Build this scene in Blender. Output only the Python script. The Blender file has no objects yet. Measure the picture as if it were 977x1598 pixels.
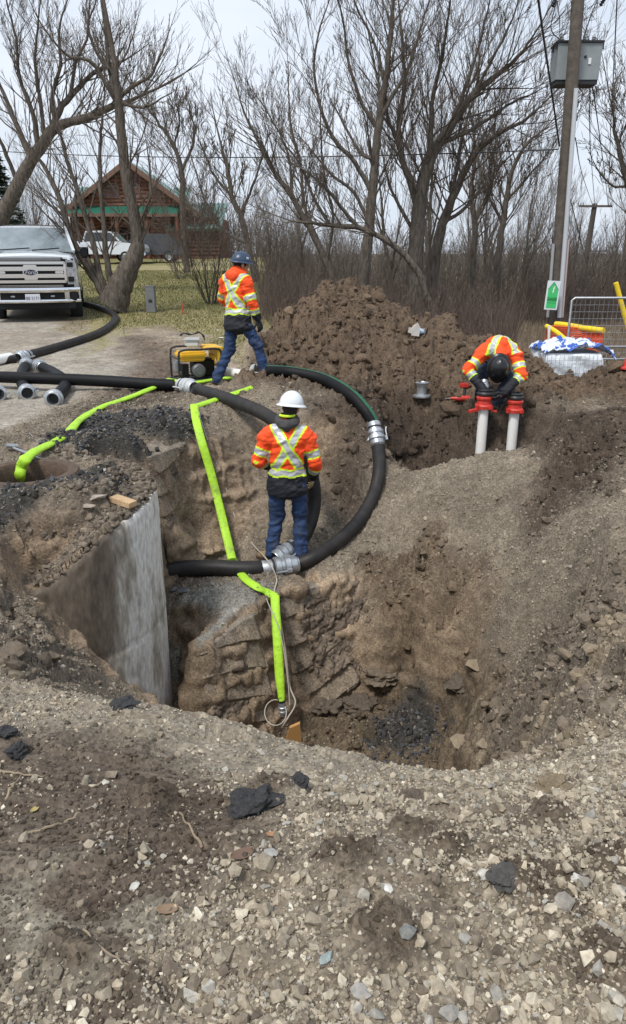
import bpy, bmesh, math, random
import numpy as np
from mathutils import Vector, Matrix
random.seed(7); RS = np.random.RandomState(11)
SC = bpy.context.scene; COL = SC.collection
PI = math.pi
# ---------------------------------------------------------------- camera, sky, sun, exposure
CAMZ = 1.7; PITCH = math.radians(19.07); F = 1154.0
cam_data = bpy.data.cameras.new('camera'); cam = bpy.data.objects.new('camera', cam_data); COL.objects.link(cam)
cam.location = (0, 0, CAMZ); cam.rotation_euler = (math.radians(90) - PITCH, 0, 0)
cam_data.sensor_fit = 'VERTICAL'; cam_data.sensor_height = 24.0; cam_data.lens = F / 1598 * 24.0
cam_data.clip_start = 0.05; cam_data.clip_end = 3000
SC.camera = cam
SC.view_settings.view_transform = 'Standard'; SC.view_settings.look = 'None'
SC.view_settings.exposure = 0.97; SC.view_settings.gamma = 1; SC.view_settings.use_curve_mapping = False
SUN_EL = math.radians(58); SUN_AZ = math.radians(250)
world = bpy.data.worlds.new('World'); SC.world = world; world.use_nodes = True
nt = world.node_tree; nt.nodes.clear()
wo = nt.nodes.new('ShaderNodeOutputWorld'); bg = nt.nodes.new('ShaderNodeBackground')
sky = nt.nodes.new('ShaderNodeTexSky'); sky.sky_type = 'NISHITA'; sky.sun_disc = False
sky.sun_elevation = SUN_EL; sky.sun_rotation = SUN_AZ; sky.air_density = 1.2; sky.dust_density = 1.5
tc = nt.nodes.new('ShaderNodeTexCoord'); mp = nt.nodes.new('ShaderNodeMapping'); mp.inputs['Scale'].default_value = (1.0, 1.0, 3.2)
nz = nt.nodes.new('ShaderNodeTexNoise'); nz.inputs['Scale'].default_value = 1.7; nz.inputs['Detail'].default_value = 6; nz.inputs['Roughness'].default_value = .5
cr = nt.nodes.new('ShaderNodeValToRGB')
cr.color_ramp.elements[0].position = .3; cr.color_ramp.elements[0].color = (4.7, 5.5, 6.6, 1)
cr.color_ramp.elements[1].position = .68; cr.color_ramp.elements[1].color = (7.0, 7.5, 8.3, 1)
mx = nt.nodes.new('ShaderNodeMix'); mx.data_type = 'RGBA'; mx.inputs['Factor'].default_value = .9
L = nt.links.new
L(tc.outputs['Generated'], mp.inputs['Vector']); L(mp.outputs['Vector'], nz.inputs['Vector']); L(nz.outputs['Fac'], cr.inputs['Fac'])
L(sky.outputs['Color'], mx.inputs[6]); L(cr.outputs['Color'], mx.inputs[7]); L(mx.outputs[2], bg.inputs['Color'])
bg.inputs['Strength'].default_value = .068; L(bg.outputs['Background'], wo.inputs['Surface'])
sd = bpy.data.lights.new('sun', 'SUN'); sd.energy = 1.5; sd.angle = math.radians(11); sd.color = (1, .965, .91)
sun = bpy.data.objects.new('sun', sd); COL.objects.link(sun)
# light comes from above, a little behind and to the left of the camera
sun.rotation_euler = (math.radians(90) - SUN_EL, 0, math.radians(-35))

# ---------------------------------------------------------------- pixels of the photo -> rays
CT, ST = math.cos(PITCH), math.sin(PITCH)
def ray(px, py):
    u = (px - 488.5) / F; v = (799 - py) / F
    return np.array([u, CT + v * ST, -ST + v * CT])
def W(px, py, z=None, d=None):
    r = ray(px, py)
    t = (z - CAMZ) / r[2] if d is None else d / r[1]
    return np.array([0, 0, CAMZ]) + r * t

# ---------------------------------------------------------------- numpy noise
def _h(ix, iy, s):
    n = (ix.astype(np.int64) * 374761393 + iy.astype(np.int64) * 668265263 + s * 1442695041) & 0xffffffff
    n = ((n ^ (n >> 13)) * 1274126177) & 0xffffffff
    return ((n ^ (n >> 16)) & 0xffff) / 65535.0
def vn(x, y, s=0):
    ix = np.floor(x); iy = np.floor(y); fx = x - ix; fy = y - iy
    fx = fx * fx * (3 - 2 * fx); fy = fy * fy * (3 - 2 * fy)
    a = _h(ix, iy, s); b = _h(ix + 1, iy, s); c = _h(ix, iy + 1, s); d = _h(ix + 1, iy + 1, s)
    return (a + (b - a) * fx + (c - a) * fy + (a - b - c + d) * fx * fy) * 2 - 1
def fbm(x, y, sc, o=4, s=0, g=.5):
    r = 0; a = 1; t = 0
    for i in range(o):
        c, q = math.cos(i * 1.1 + s), math.sin(i * 1.1 + s)
        r = r + a * vn((x * c - y * q) / sc + 17 * i, (x * q + y * c) / sc - 31 * i, s + i * 7); t += a; a *= g; sc *= .5
    return r / t
def clods(x, y, sc, s=0):
    """rounded lumps: 1 at the middle of a lump, 0 between lumps; each with its own height"""
    x = x / sc; y = y / sc; ix = np.floor(x); iy = np.floor(y)
    best = np.full(x.shape, 9.); hh = np.zeros(x.shape)
    for dx in (-1, 0, 1):
        for dy in (-1, 0, 1):
            cx = ix + dx; cy = iy + dy
            d = (cx + _h(cx, cy, s) - x) ** 2 + (cy + _h(cx, cy, s + 5) - y) ** 2
            m = d < best; best = np.where(m, d, best); hh = np.where(m, _h(cx, cy, s + 9), hh)
    return np.sqrt(np.clip(1 - best * 1.9, 0, 1)) * (.25 + .75 * hh)
def chunks(x, y, sc, s=0, tilt=.9):
    """torn blocks: every cell is a flat facet with its own height and tilt, with sharp steps between"""
    x = x / sc; y = y / sc; ix = np.floor(x); iy = np.floor(y); best = np.full(x.shape, 9.); o = np.zeros(x.shape)
    for dx in (-1, 0, 1):
        for dy in (-1, 0, 1):
            cx = ix + dx; cy = iy + dy; px_ = cx + _h(cx, cy, s); py_ = cy + _h(cx, cy, s + 5); d = (px_ - x) ** 2 + (py_ - y) ** 2; m = d < best; best = np.where(m, d, best)
            o = np.where(m, _h(cx, cy, s + 9) + tilt * ((x - px_) * (_h(cx, cy, s + 11) - .5) * 2 + (y - py_) * (_h(cx, cy, s + 13) - .5) * 2), o)
    return o - .5
def sm(a, b, x):
    t = np.clip((x - a) / (b - a), 0, 1); return t * t * (3 - 2 * t)

# ---------------------------------------------------------------- terrain heights
def Ff(x, y):
    left = .052 * (y - 11) * (y > 11) * (y <= 16) + (y > 16) * (.26 + (np.minimum(y, 62) - 16) * .0291)
    right = -.2 * sm(9, 12, y) + 0 * y
    k = sm(-1.6, 2.2 + 0 * x, x + (y - 12) * .05)
    return left * (1 - k) + right * k
CYL = (-2.3, 5.8); CR = 1.0
BL = []   # break lines
def bl(*pts): BL.append([np.array(p, float) for p in pts])
P = lambda px, py, z=None, d=None: W(px, py, z, d)
# near ground
bl((-3, 1.0, 0), (3, 1.0, 0)); bl((-3, 0, 0), (3, 0, 0)); bl((-2, 1.8, -.01), (0, 1.8, -.03), (2, 1.8, 0))
bl((-4.5, 2.2, -.03), P(-100, 1180, -.06), P(200, 1190, -.12), P(480, 1235, -.2), P(700, 1265, -.2), P(977, 1270, -.12))
bl((-5, 3.2, 0.), P(-80, 1075, -.12), P(0, 1085, -.14), P(130, 1098, -.22), P(250, 1108, -.3), P(350, 1125, -.36), P(450, 1152, -.42), P(560, 1180, -.46), P(660, 1198, -.5), P(740, 1210, -.53))
bl((-.95, 4.6, -2.0), (-.3, 4.6, -2.5), (.3, 4.5, -2.6), (.9, 4.4, -2.5), (1.2, 4.5, -2.1))
bl((-1.0, 3.8, -1.1), (0, 3.75, -1.5), (.8, 3.6, -1.5))
# left slope
bl((-5.5, 4.6, 0), P(-60, 890, -.3), P(0, 900, -.37), P(50, 925, -.55)); bl((-5, 3.9, -.05), P(-60, 1000, -.38), P(0, 1000, -.47), P(60, 1040, -.62), P(150, 1052, -1.0), P(220, 1090, -1.35))
bl(P(0, 850, -.2), P(60, 850, -.25), P(110, 870, -.4)); bl(P(-60, 780, -.02), P(0, 780, -.04), P(80, 775, -.06), P(150, 770, -.1))
bl((-5.5, 5.8, 0), (-3.4, 5.8, 0))
def ring(r, lst):
    bl(*[(CYL[0] + r * math.cos(math.radians(a)), CYL[1] + r * math.sin(math.radians(a)), z) for a, z in lst])
TOPR = [(75, -.08), (40, -.08), (0, -.10), (-20, -.13), (-38, -.20), (-50, -.32), (-62, -.46), (-72, -.55)]
ring(.80, TOPR); ring(.89, [(a, z - .01) for a, z in TOPR])
ring(.94, [(60, -1.4), (30, -1.9), (0, -2.3), (-16, -1.98), (-32, -1.68), (-45, -1.38), (-55, -1.08), (-63, -.84), (-72, -.62)])
ring(1.03, [(60, -1.4), (30, -1.9), (0, -2.3), (-16, -1.98), (-32, -1.68), (-45, -1.38), (-55, -1.08), (-63, -.84)])
ring(1.12, [(30, -1.9), (0, -2.4), (-16, -2.05)])
ring(.5, [(a, -.03) for a in range(0, 360, 30)])
# upper wall line, wall foot
bl(P(120, 735, -.03), P(175, 712, -.05), P(230, 697, -.06), P(300, 652, -.04), P(340, 636, -.04), P(400, 640, -.07), P(440, 650, -.12), P(500, 650, -.16), P(560, 655, -.22), P(595, 655, -.24))
bl(P(430, 700, -.5), P(500, 700, -.5), P(560, 700, -.52))
bl((-1.55, 7.0, -1.2), P(250, 872, -1.4), P(330, 868, -1.42), P(400, 862, -1.4), P(470, 850, -1.38), P(520, 830, -1.28), P(560, 810, -1.15), P(605, 765, -.92))
bl(P(600, 716, -.76), P(680, 718, -.82), (1.95, 9.05, -.86), (2.6, 9.05, -.82), (3.0,9.0,-.6))
bl((1.9,8.6,-.75),(2.6,8.6,-.7))
bl(P(700, 652, -.30), P(740, 656, -.31), P(800, 656, -.31), P(835, 656, -.3)); bl(P(595, 648, -.2), P(650, 640, -.2), P(740, 637, -.2), P(800, 637, -.2), P(850, 645, -.2))
bl(P(640, 742, -.85), P(700, 722, -.6), P(760, 707, -.43), P(810, 701, -.4), P(860, 702, -.32))
bl(P(620, 800, -1.02), P(700, 800, -.86), P(780, 780, -.66), P(860, 760, -.5), P(977, 770, -.22), (4.5, 6.5, -.1))
bl(P(640, 880, -1.42), P(720, 870, -1.17), P(820, 860, -.82), P(900, 840, -.5), P(977, 860, -.26), (4.2, 5, -.1))
bl(P(860, 725, -.35), P(977, 710, -.18)); bl(P(880, 660, -.15), P(977, 655, -.14), (6, 8.5, -.1))
# bench (ledge) and pit
bl(P(312, 1012, -1.52), P(365, 967, -1.45), P(430, 932, -1.4), P(500, 904, -1.38), P(590, 878, -1.38))
bl(P(260, 910, -1.43), P(350, 905, -1.42), P(440, 900, -1.4)); bl(P(262, 990, -1.62), P(296, 1050, -1.85)); bl(P(270, 945, -1.5), P(340, 945, -1.47))
bl(P(300, 1000, -1.5), P(358, 957, -1.43), P(426, 923, -1.39), P(498, 896, -1.365), P(588, 871, -1.37))
bl((-.80, 5.62, -2.2), (-.20, 6.38, -2.35), (.10, 6.62, -2.3))
bl((-.82, 5.42, -2.45), (-.14, 6.25, -2.62), (.12, 6.45, -2.65), (.95, 6.5, -2.5))
bl(P(500, 960, -1.75), P(560, 945, -1.72), P(640, 950, -1.72), P(700, 975, -1.7))
bl(P(480, 1010, -2.15), P(560, 1020, -2.1), P(640, 1035, -2.1), P(730, 1035, -2.0))
bl((-1.15, 5.35, -2.35), (-1.16, 5.8, -2.1))
bl((-.7, 5.0, -2.6), (0, 5.0, -2.65), (.9, 4.9, -2.6)); bl((-.4, 5.7, -2.65), (.2, 5.8, -2.67), (1.1, 5.6, -2.5)); bl((.2, 6.2, -2.66), (1.0, 6.15, -2.5))
bl(P(740, 1100, -2.12), P(790, 1060, -1.77), P(850, 1000, -1.3), P(930, 950, -.8), P(985, 918, -.5), (3.2, 4.5, -.15))
bl(P(700, 1000, -1.87), P(800, 900, -1.05), P(900, 880, -.66))
bl(P(720, 1170, -1.92), P(800, 1130, -1.37), P(870, 1080, -1.02), P(930, 1015, -.76), P(977, 980, -.5))
bl(P(775, 1195, -.9), P(860, 1180, -.76), P(977, 1080, -.42), (3, 3.5, -.1)); bl(P(790, 1215, -.6), P(977, 1180, -.25), (3, 2.4, -.05))
# flats behind
bl(P(-100, 640, .0), P(0, 650, 0), P(150, 640, 0), P(280, 620, -.02), P(380, 605, -.05), P(440, 600, -.06)); bl((-6, 7, 0), P(0, 700, 0), P(100, 700, 0))
bl(P(120, 575, 0), P(250, 590, 0), P(400, 572, -.02))
# spoil heap
CREST = [(405, 497, 12.4), (430, 478, 12.7), (455, 468, 12.9), (500, 452, 13), (540, 437, 13), (575, 450, 13), (600, 468, 12.8), (640, 487, 12.6), (700, 498, 12.3), (740, 522, 12), (800, 548, 11.6), (860, 583, 11.1), (930, 606, 10.6), (990, 625, 10)]
cr3 = [P(a, b + (17 if 420 < a < 850 else 30 if a >= 850 else 6), d=c) for a, b, c in CREST]; bl(*cr3)
bl(*[np.array([q[0] * 1.04, q[1] + .3, q[2] - .05]) for q in cr3[:-1]])
bl(P(408, 560, .0), P(430, 588, -.02), P(520, 612, -.05), P(620, 618, -.1), P(700, 614, -.12), P(830, 628, -.15), P(985, 645, -.14))
bl(*[np.array([q[0] * 1.12, q[1] + 1.5 + q[2] * .4, Ff(np.array(q[0] * 1.12), np.array(q[1] + 1.5 + q[2] * .4)) ]) for q in cr3])
bl(P(400, 520, .25)); bl((-1.4, 12.2, .12), (-1.5, 13.5, .2))
# far frame: nothing added
for a in ((-7, 0), (-7, 8), (-7, 16), (0, 17.5), (7, 17), (8, 10), (7, 4), (7, 0), (0, -1.5), (-7, -1.5), (7, -1.5), (-3, 14), (-3.5, 11)):
    bl((a[0], a[1], float(Ff(np.array(float(a[0])), np.array(float(a[1]))))))
cp = []
for b in BL:
    if len(b) == 1: cp.append(b[0])
    for p, q in zip(b[:-1], b[1:]):
        n = max(1, int(np.linalg.norm(q[:2] - p[:2]) / .22))
        for i in range(n): cp.append(p + (q - p) * i / n)
    if len(b) > 1: cp.append(b[-1])
cp = np.array(cp)
keep = []
for i, p in enumerate(cp):
    if all(np.hypot(*(cp[j][:2] - p[:2])) > .035 for j in keep): keep.append(i)
cp = cp[keep]
D = np.hypot(cp[:, None, 0] - cp[None, :, 0], cp[:, None, 1] - cp[None, :, 1])
A = -D; n = len(cp)
M = np.zeros((n + 1, n + 1)); M[:n, :n] = A; M[:n, :n] += np.eye(n) * 0.0008; M[n, :n] = 1; M[:n, n] = 1
rhs = np.zeros(n + 1); rhs[:n] = cp[:, 2] - Ff(cp[:, 0], cp[:, 1])
wts = np.linalg.solve(M, rhs)
CG = .03; gx = np.arange(-7.5, 8.01, CG); gy = np.arange(-1.5, 17.51, CG)
GX, GY = np.meshgrid(gx, gy); q = np.stack([GX.ravel(), GY.ravel()], 1)
res = np.empty(len(q))
for i in range(0, len(q), 40000):
    dd = np.hypot(q[i:i + 40000, None, 0] - cp[None, :, 0], q[i:i + 40000, None, 1] - cp[None, :, 1])
    res[i:i + 40000] = -dd @ wts[:n] + wts[n]
RES = res.reshape(GX.shape)
# fade to nothing at the frame of the modelled zone
fade = sm(0, 1.2, GX + 7.5) * sm(0, 1.2, 8 - GX) * sm(0, 1.0, 17.5 - GY) * sm(0, .5, GY + 1.5)
RES *= fade
def bilin(G, x, y):
    u = np.clip((x - gx[0]) / CG, 0, len(gx) - 1.001); v = np.clip((y - gy[0]) / CG, 0, len(gy) - 1.001)
    i = u.astype(int); j = v.astype(int); a = u - i; b = v - j
    return (G[j, i] * (1 - a) + G[j, i + 1] * a) * (1 - b) + (G[j + 1, i] * (1 - a) + G[j + 1, i + 1] * a) * b
# unevenly spaced grid: fine where the photo looks closely, coarse out to the horizon
def axis(segs):
    out = [segs[0][0]]
    for a, b, s0, s1 in segs:
        x = a; k = 0
        while x < b - 1e-6:
            t = (x - a) / (b - a); x = min(b, x + s0 * (s1 / s0) ** t); out.append(x)
    return np.array(out)
ax = axis([(-1500, -40, 400, 6), (-40, -7, 5, .09), (-7, -3.2, .08, .022), (-3.2, -2.6, .02, .014), (-2.6, 1.7, .0125, .0125), (1.7, 3.4, .014, .018), (3.4, 8, .022, .09), (8, 40, .1, 5), (40, 1500, 6, 400)])
ay = axis([(-300, -3, 90, .5), (-3, 1.0, .4, .03), (1.0, 3.2, .0085, .0125), (3.2, 8.8, .0125, .0135), (8.8, 14.5, .018, .032), (14.5, 30, .05, .4), (30, 90, .5, 3), (90, 2500, 4, 500)])
X, Y = np.meshgrid(ax, ay)
inz = (X > -7.5) & (X < 8) & (Y > -1.5) & (Y < 17.5)
Z0 = Ff(X, Y) + np.where(inz, bilin(RES, X, Y), 0)
# distant rolling rise so the far ground meets the trees
Z0 += np.where(Y > 90, (Y - 90) * .004, 0)
# ---- the soil ends cleanly against the manhole barrel
rr = np.hypot(X - CYL[0], Y - CYL[1]); ang = np.degrees(np.arctan2(Y - CYL[1], X - CYL[0]))
BA = [-80, -72, -63, -55, -45, -32, -16, 0, 30, 60, 80]; BZ = [-.55, -.62, -.84, -1.08, -1.38, -1.68, -1.98, -2.3, -1.9, -1.4, -1.0]
bz_ = np.interp(ang, BA, BZ); tz_ = np.interp(ang, [a for a, z in TOPR][::-1], [z for a, z in TOPR][::-1]); ina = sm(-84, -76, ang) * sm(84, 70, ang)
Z0 = np.where(rr < .955, Z0 * (1 - ina * sm(.68, .80, rr)) + tz_ * ina * sm(.68, .80, rr), Z0)
kk_ = ina * sm(1.28, 1.06, rr); Z0 = np.where(rr >= .955, np.where(Z0 > bz_, Z0 * (1 - kk_) + bz_ * kk_, Z0), Z0)
# ---- zone masks
xs = X / np.maximum(Y, .5)        # bearing
pxx = 488.5 + F * X / (Y * CT + (CAMZ - Z0) * ST + 1e-6)
def poly_mask(pts, soft=.15, warp=.12):
    """soft polygon mask in plan, edges roughened"""
    wx = X + warp * fbm(X, Y, .5, 3, 3); wy = Y + warp * fbm(X, Y, .5, 3, 8)
    inside = np.zeros(X.shape, bool); dist = np.full(X.shape, 1e9); m = len(pts)
    for i in range(m):
        x1, y1 = pts[i]; x2, y2 = pts[(i + 1) % m]
        c = ((y1 > wy) != (y2 > wy)) & (wx < (x2 - x1) * (wy - y1) / (y2 - y1 + 1e-12) + x1); inside ^= c
        dx, dy = x2 - x1, y2 - y1; t = np.clip(((wx - x1) * dx + (wy - y1) * dy) / (dx * dx + dy * dy), 0, 1)
        dist = np.minimum(dist, np.hypot(wx - x1 - t * dx, wy - y1 - t * dy))
    return np.clip(.5 + np.where(inside, dist, -dist) / (2 * soft), 0, 1)
def pp(px, py, z=0): return tuple(W(px, py, z)[:2])
m_lump = np.zeros(X.shape)
for px_, py_, r_, h_ in ((240, 1225, .10, .045), (605, 1475, .11, .05), (860, 1425, .12, .05), (540, 1345, .09, .035), (700, 1330, .08, .035), (950, 1370, .09, .04), (800, 1400, .08, .04), (640, 1270, .10, .03), (860, 1250, .08, .04), (120, 1500, .10, .02), (420, 1190, .12, .03), (930, 1540, .1, .03)):
    q_ = W(px_, py_, -.05); rr0 = np.hypot(X - q_[0], (Y - q_[1]) * 1.1) / r_; e_ = sm(1.15, .55, rr0 + .5 * fbm(X, Y, .09, 3, 88)); m_lump = np.maximum(m_lump, e_); Z0 = Z0 + h_ * e_
Z0 = Z0 - .03 * sm(.32, .45, np.abs(fbm(X * 1.0, Y * 2.2, .5, 2, 201)) + .25) * (Y < 3) * (Y > 1)
gy_, gx_ = np.gradient(Z0, ay, ax); SLOPE = np.hypot(gx_, gy_)
m_road = poly_mask([(-9, 5.9), pp(-100, 700), pp(60, 655), pp(150, 610), pp(225, 580), pp(200, 545), pp(150, 505, .2), (-4.75, 14.5), (-6.6, 20), (-13.2, 40), (-20, 60), (-30, 60), (-20, 30), (-12, 8)], .12, .25)
m_lawn = poly_mask([pp(200, 520, .15), pp(250, 522, .1), pp(330, 535, .1), (-1.35, 12.2), (-1.2, 14), (-1.0, 17), (0, 25), (3, 60), (10, 120), (-60, 120), (-19, 60), (-12.6, 40), (-6.2, 20), (-4.6, 15), (-4.0, 13.2)], .25, .5)
m_field = sm(15, 17, Y) * (1 - m_road) * (1 - m_lawn)
m_field = np.maximum(m_field, sm(12, 13.2, Y) * sm(2.4, 3.6, X) * (1 - m_road))
crest_y = np.interp(X, [q[0] for q in cr3], [q[1] for q in cr3])
m_mound = sm(8.9, 9.8, Y + .5 * fbm(X, Y, 1.2, 3, 4)) * (X > -1.6) * sm(-1.3, -.7, X + .3 * fbm(X, Y, .6, 2, 2)) * (1 - sm(14.2, 15, Y))
m_trench = poly_mask([pp(470, 640, -.1), pp(600, 640, -.2), pp(760, 640, -.2), pp(900, 640, -.15), pp(1000, 650, -.15), pp(1000, 690, -.2), pp(930, 740, -.3), pp(870, 770, -.45), pp(840, 720, -.4), pp(820, 698, -.4), pp(750, 705, -.5), pp(700, 722, -.7), pp(600, 725, -.8), pp(560, 790, -1.0), pp(520, 800, -1.1), pp(490, 780, -1.1)], .12, .2)
m_clod2 = poly_mask([pp(840, 720, -.35), pp(977, 700, -.2), pp(977, 790, -.3), pp(900, 790, -.4), pp(845, 810, -.5)], .15, .2)
m_slopeclod = poly_mask([pp(560, 880, -1.4), pp(680, 850, -1.2), pp(760, 905, -1.3), pp(720, 960, -1.6), pp(640, 980, -1.8), pp(590, 950, -1.7)], .1, .2)
m_pit = sm(-1.55, -2.1, Z0)
m_bank = poly_mask([pp(740, 1110, -2.1), pp(850, 1000, -1.3), pp(990, 925, -.5), pp(1050, 1100, -.3), pp(900, 1200, -.6), pp(740, 1200, -1)], .12, .2)
m_left = poly_mask([(-4.6, 5.3), pp(0, 800, -.1), pp(120, 790, -.15), pp(170, 830, -.2), pp(90, 930, -.6), pp(180, 1060, -1.3), pp(80, 1085, -.5), (-4.5, 3.6)], .1, .15)
m_asph = poly_mask([pp(60, 700), pp(120, 655), pp(240, 645), pp(330, 655, -.1), pp(250, 690, -.05), pp(180, 712, -.05)], .06, .12)
asp2 = poly_mask([pp(-20, 775, -.03), pp(60, 752, -.03), pp(150, 730, -.03), pp(190, 735, -.05), pp(215, 775, -.1), pp(120, 765, -.08), pp(60, 785, -.06), pp(-20, 810, -.06)], .05, .08)
m_asph = np.maximum(m_asph, asp2) * sm(-.26, -.10, Z0 + .06 * fbm(X, Y, .3, 3, 44))
m_mud = poly_mask([pp(-30, 1110), pp(200, 1160, -.1), pp(430, 1240, -.15), pp(380, 1330, -.05), pp(250, 1420), pp(150, 1620), (-4, .6), (-4, 2.6)], .12, .2)
wallz = sm(.75, 1.5, SLOPE) * (Y > 4.6) * (Y < 9.0) * (X < 1.6) * sm(-.05, -.35, Z0)
wallz = wallz * (1 - .85 * np.maximum(sm(.15, .5, X) * sm(-1.4, -1.25, Z0), sm(.3, .9, X)))
calm = 1 - sm(.70, .78, rr) * (1 - sm(1.04, 1.22, rr)) * (ang > -85) * (ang < 95)
hole = sm(.335, .318, rr + 0)
# manhole cover opening
MHC = np.array([-2.36, 5.9]); rh = np.hypot(X - MHC[0], Y - MHC[1])
nearhole = 1 - sm(.3, .5, rh)
# ---- roughness of the surface
AMP = .026 + .03 * sm(4.5, 6, Y) + .09 * m_mound + .05 * m_trench + .08 * m_clod2 + .085 * m_slopeclod + .085 * m_bank + .045 * m_left + .03 * m_pit
AMP = AMP * (1 - .9 * m_road) * (1 - .75 * m_lawn) * (1 - .85 * wallz) * (1 - .35 * m_mud)
AMP = AMP + .03 * m_lump + .012 * sm(3.3, 2.9, Y) * (1 - m_mud)
AMP *= np.where(Y > 17, .3, 1) * (1 - .8 * nearhole)
big = (m_mound + m_trench * .8 + m_clod2 + m_slopeclod + m_bank * .6).clip(0, 1)
S3 = np.sqrt(1 + SLOPE.clip(0, 3) ** 2)      # clods keep their size on steep ground
wx, wy = X + .06 * fbm(X, Y, .15, 2, 21) + .35 * Z0, Y * 1.0 + .06 * fbm(X, Y, .15, 2, 22) + Z0 * .9 * sm(.6, 1.2, SLOPE)
N = .9 * fbm(X, Y, .6, 4, 1) + big * (1.5 * clods(wx, wy, .42, 1) + 1.0 * clods(wx, wy, .19, 2) - 1.0) + .6 * clods(wx, wy, .09, 3) + .3 * clods(wx, wy, .04, 4) + .25 * fbm(wx, wy, .05, 2, 6) + .5 * big * np.abs(fbm(wx, wy, .25, 3, 66))
fine = np.where((Y > 1) & (Y < 14.5) & (abs(X) < 8), 1, .4)
tear = np.clip(m_slopeclod + .9 * m_bank + .55 * m_pit * (1 - wallz) + .6 * m_clod2 + .35 * m_mound + .5 * m_trench * .6 + .5 * m_left, 0, 1.2) * sm(-.35, .25, fbm(X, Y, .5, 3, 301) + .18)
mid_s = sm(3.2, 4.2, Y) * (Y < 9.6) * (1 - m_road) * (1 - wallz)
w2x, w2y = wx + .03 * fbm(X, Y, .06, 2, 305), wy + .03 * fbm(X, Y, .06, 2, 306)
N2 = tear * (.11 * chunks(w2x, w2y * 1.3, .20, 61) + .05 * chunks(w2x, w2y, .085, 62)) + mid_s * (.035 * chunks(w2x, w2y, .12, 63) * sm(0, .25, fbm(X, Y, .45, 3, 307)) + .035 * fbm(X, Y, .45, 4, 308))
Z1 = Z0 + (AMP * N + N2 * (1 - .7 * m_road)) * calm * fine * np.where(Y < 3.2, np.where(N2 != 0, .8, 1), 1)
# sharp broken edges: asphalt slab lip, ruts and strata in the pit
Z1 += .02 * m_asph * (fbm(X, Y, .07, 2, 31) > .05) * calm
Z1 += .05 * sm(.1, .35, fbm(X, Y, .5, 3, 41)) * m_bank
Z1 += .012 * np.sin(X * 40 + Y * 25 + 2 * fbm(X, Y, .3, 2, 5)) * m_bank * sm(.15, .3, fbm(X, Y, .4, 2, 61))
Z1 = np.where(rh < .33, np.minimum(Z1, -1.3), Z1)
Z1 = np.where((rh >= .33) & (rh < .40), -.055, Z1)
# ---- mesh with sideways relief on the cut faces
gy2, gx2 = np.gradient(Z0, ay, ax); nl = np.sqrt(gx2 ** 2 + gy2 ** 2 + 1)
along = X * .85 + Y * .45
tooth = (np.abs(((along + .04 * fbm(X, Y, .3, 2, 9)) / .17) % 1 - .5) * 2) ** .5
al2 = along + .12 * fbm(X, Z0, .9, 2, 15) + .10 * np.floor(Z0 / .3)
tooth = np.clip(np.abs((al2 / .15) % 1 - .5) * 6 - .55, 0, 1) * (.5 + .5 * vn(np.floor(al2 / .15), np.floor(Z0 / .3), 4))
zr = Z0 + .10 * fbm(X, Y, .7, 3, 3); rows = (zr / .27) % 1; rows = np.where(rows < .86, rows / .86, (1 - rows) / .14)
patch = sm(-.25, .15, fbm(X * 1.3, Z0 * 1.5 + Y, .7, 3, 33))
rel = wallz * (patch * (.085 * rows + .035 * tooth) + .07 * fbm(X + Z0, Y * 1.3 + Z0 * 2, .5, 4, 14) + .03 * fbm(along * 1.5, Z0 * 2.5, .12, 3, 4) + .03 * (1 - patch) * clods(along, Z0 * 1.3, .12, 7))
rel *= calm
lip = sm(.5, 1.0, SLOPE) * (Z0 > -1.75) * (Z0 < -1.3) * (X < .8) * (Y > 5.4) * (Y < 7.3)
rel += lip * .03 * (clods(X, Y, .07, 17) - .3) * calm
strat = m_pit * sm(.5, 1.0, SLOPE) * (X > -.1) * (1 - wallz)
rel += strat * .05 * (np.abs(fbm(X * .3, Z0 * 2 + X * .3, .3, 3, 19)) * 2)
VX = X - gx2 / nl * rel; VY = Y - gy2 / nl * rel; VZ = Z1 + rel / nl * .6
NY, NX = X.shape
def ground(x, y):
    """height of the finished ground"""
    i = int(np.clip(np.searchsorted(ax, x) - 1, 0, NX - 2)); j = int(np.clip(np.searchsorted(ay, y) - 1, 0, NY - 2))
    a = (x - ax[i]) / (ax[i + 1] - ax[i]); b = (y - ay[j]) / (ay[j + 1] - ay[j])
    return float((Z1[j, i] * (1 - a) + Z1[j, i + 1] * a) * (1 - b) + (Z1[j + 1, i] * (1 - a) + Z1[j + 1, i + 1] * a) * b)
def groundv(x, y):
    i = np.clip(np.searchsorted(ax, x) - 1, 0, NX - 2); j = np.clip(np.searchsorted(ay, y) - 1, 0, NY - 2)
    a = (x - ax[i]) / (ax[i + 1] - ax[i]); b = (y - ay[j]) / (ay[j + 1] - ay[j])
    return (Z1[j, i] * (1 - a) + Z1[j, i + 1] * a) * (1 - b) + (Z1[j + 1, i] * (1 - a) + Z1[j + 1, i + 1] * a) * b
def sample(G, x, y):
    i = np.clip(np.searchsorted(ax, x) - 1, 0, NX - 2); j = np.clip(np.searchsorted(ay, y) - 1, 0, NY - 2)
    return G[j, i]
def hit(px, py, far=200, lift=0.0):
    """where the sight line through a photo pixel meets the ground"""
    r = ray(px, py); t = .8; step = .02
    while t < far:
        x, y, z = r[0] * t, r[1] * t, CAMZ + r[2] * t
        if z < ground(x, y) + lift: break
        t += step * max(1, t / 6)
    return Vector((r[0] * t, r[1] * t, ground(r[0] * t, r[1] * t) if not lift else CAMZ + r[2] * t))

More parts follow.
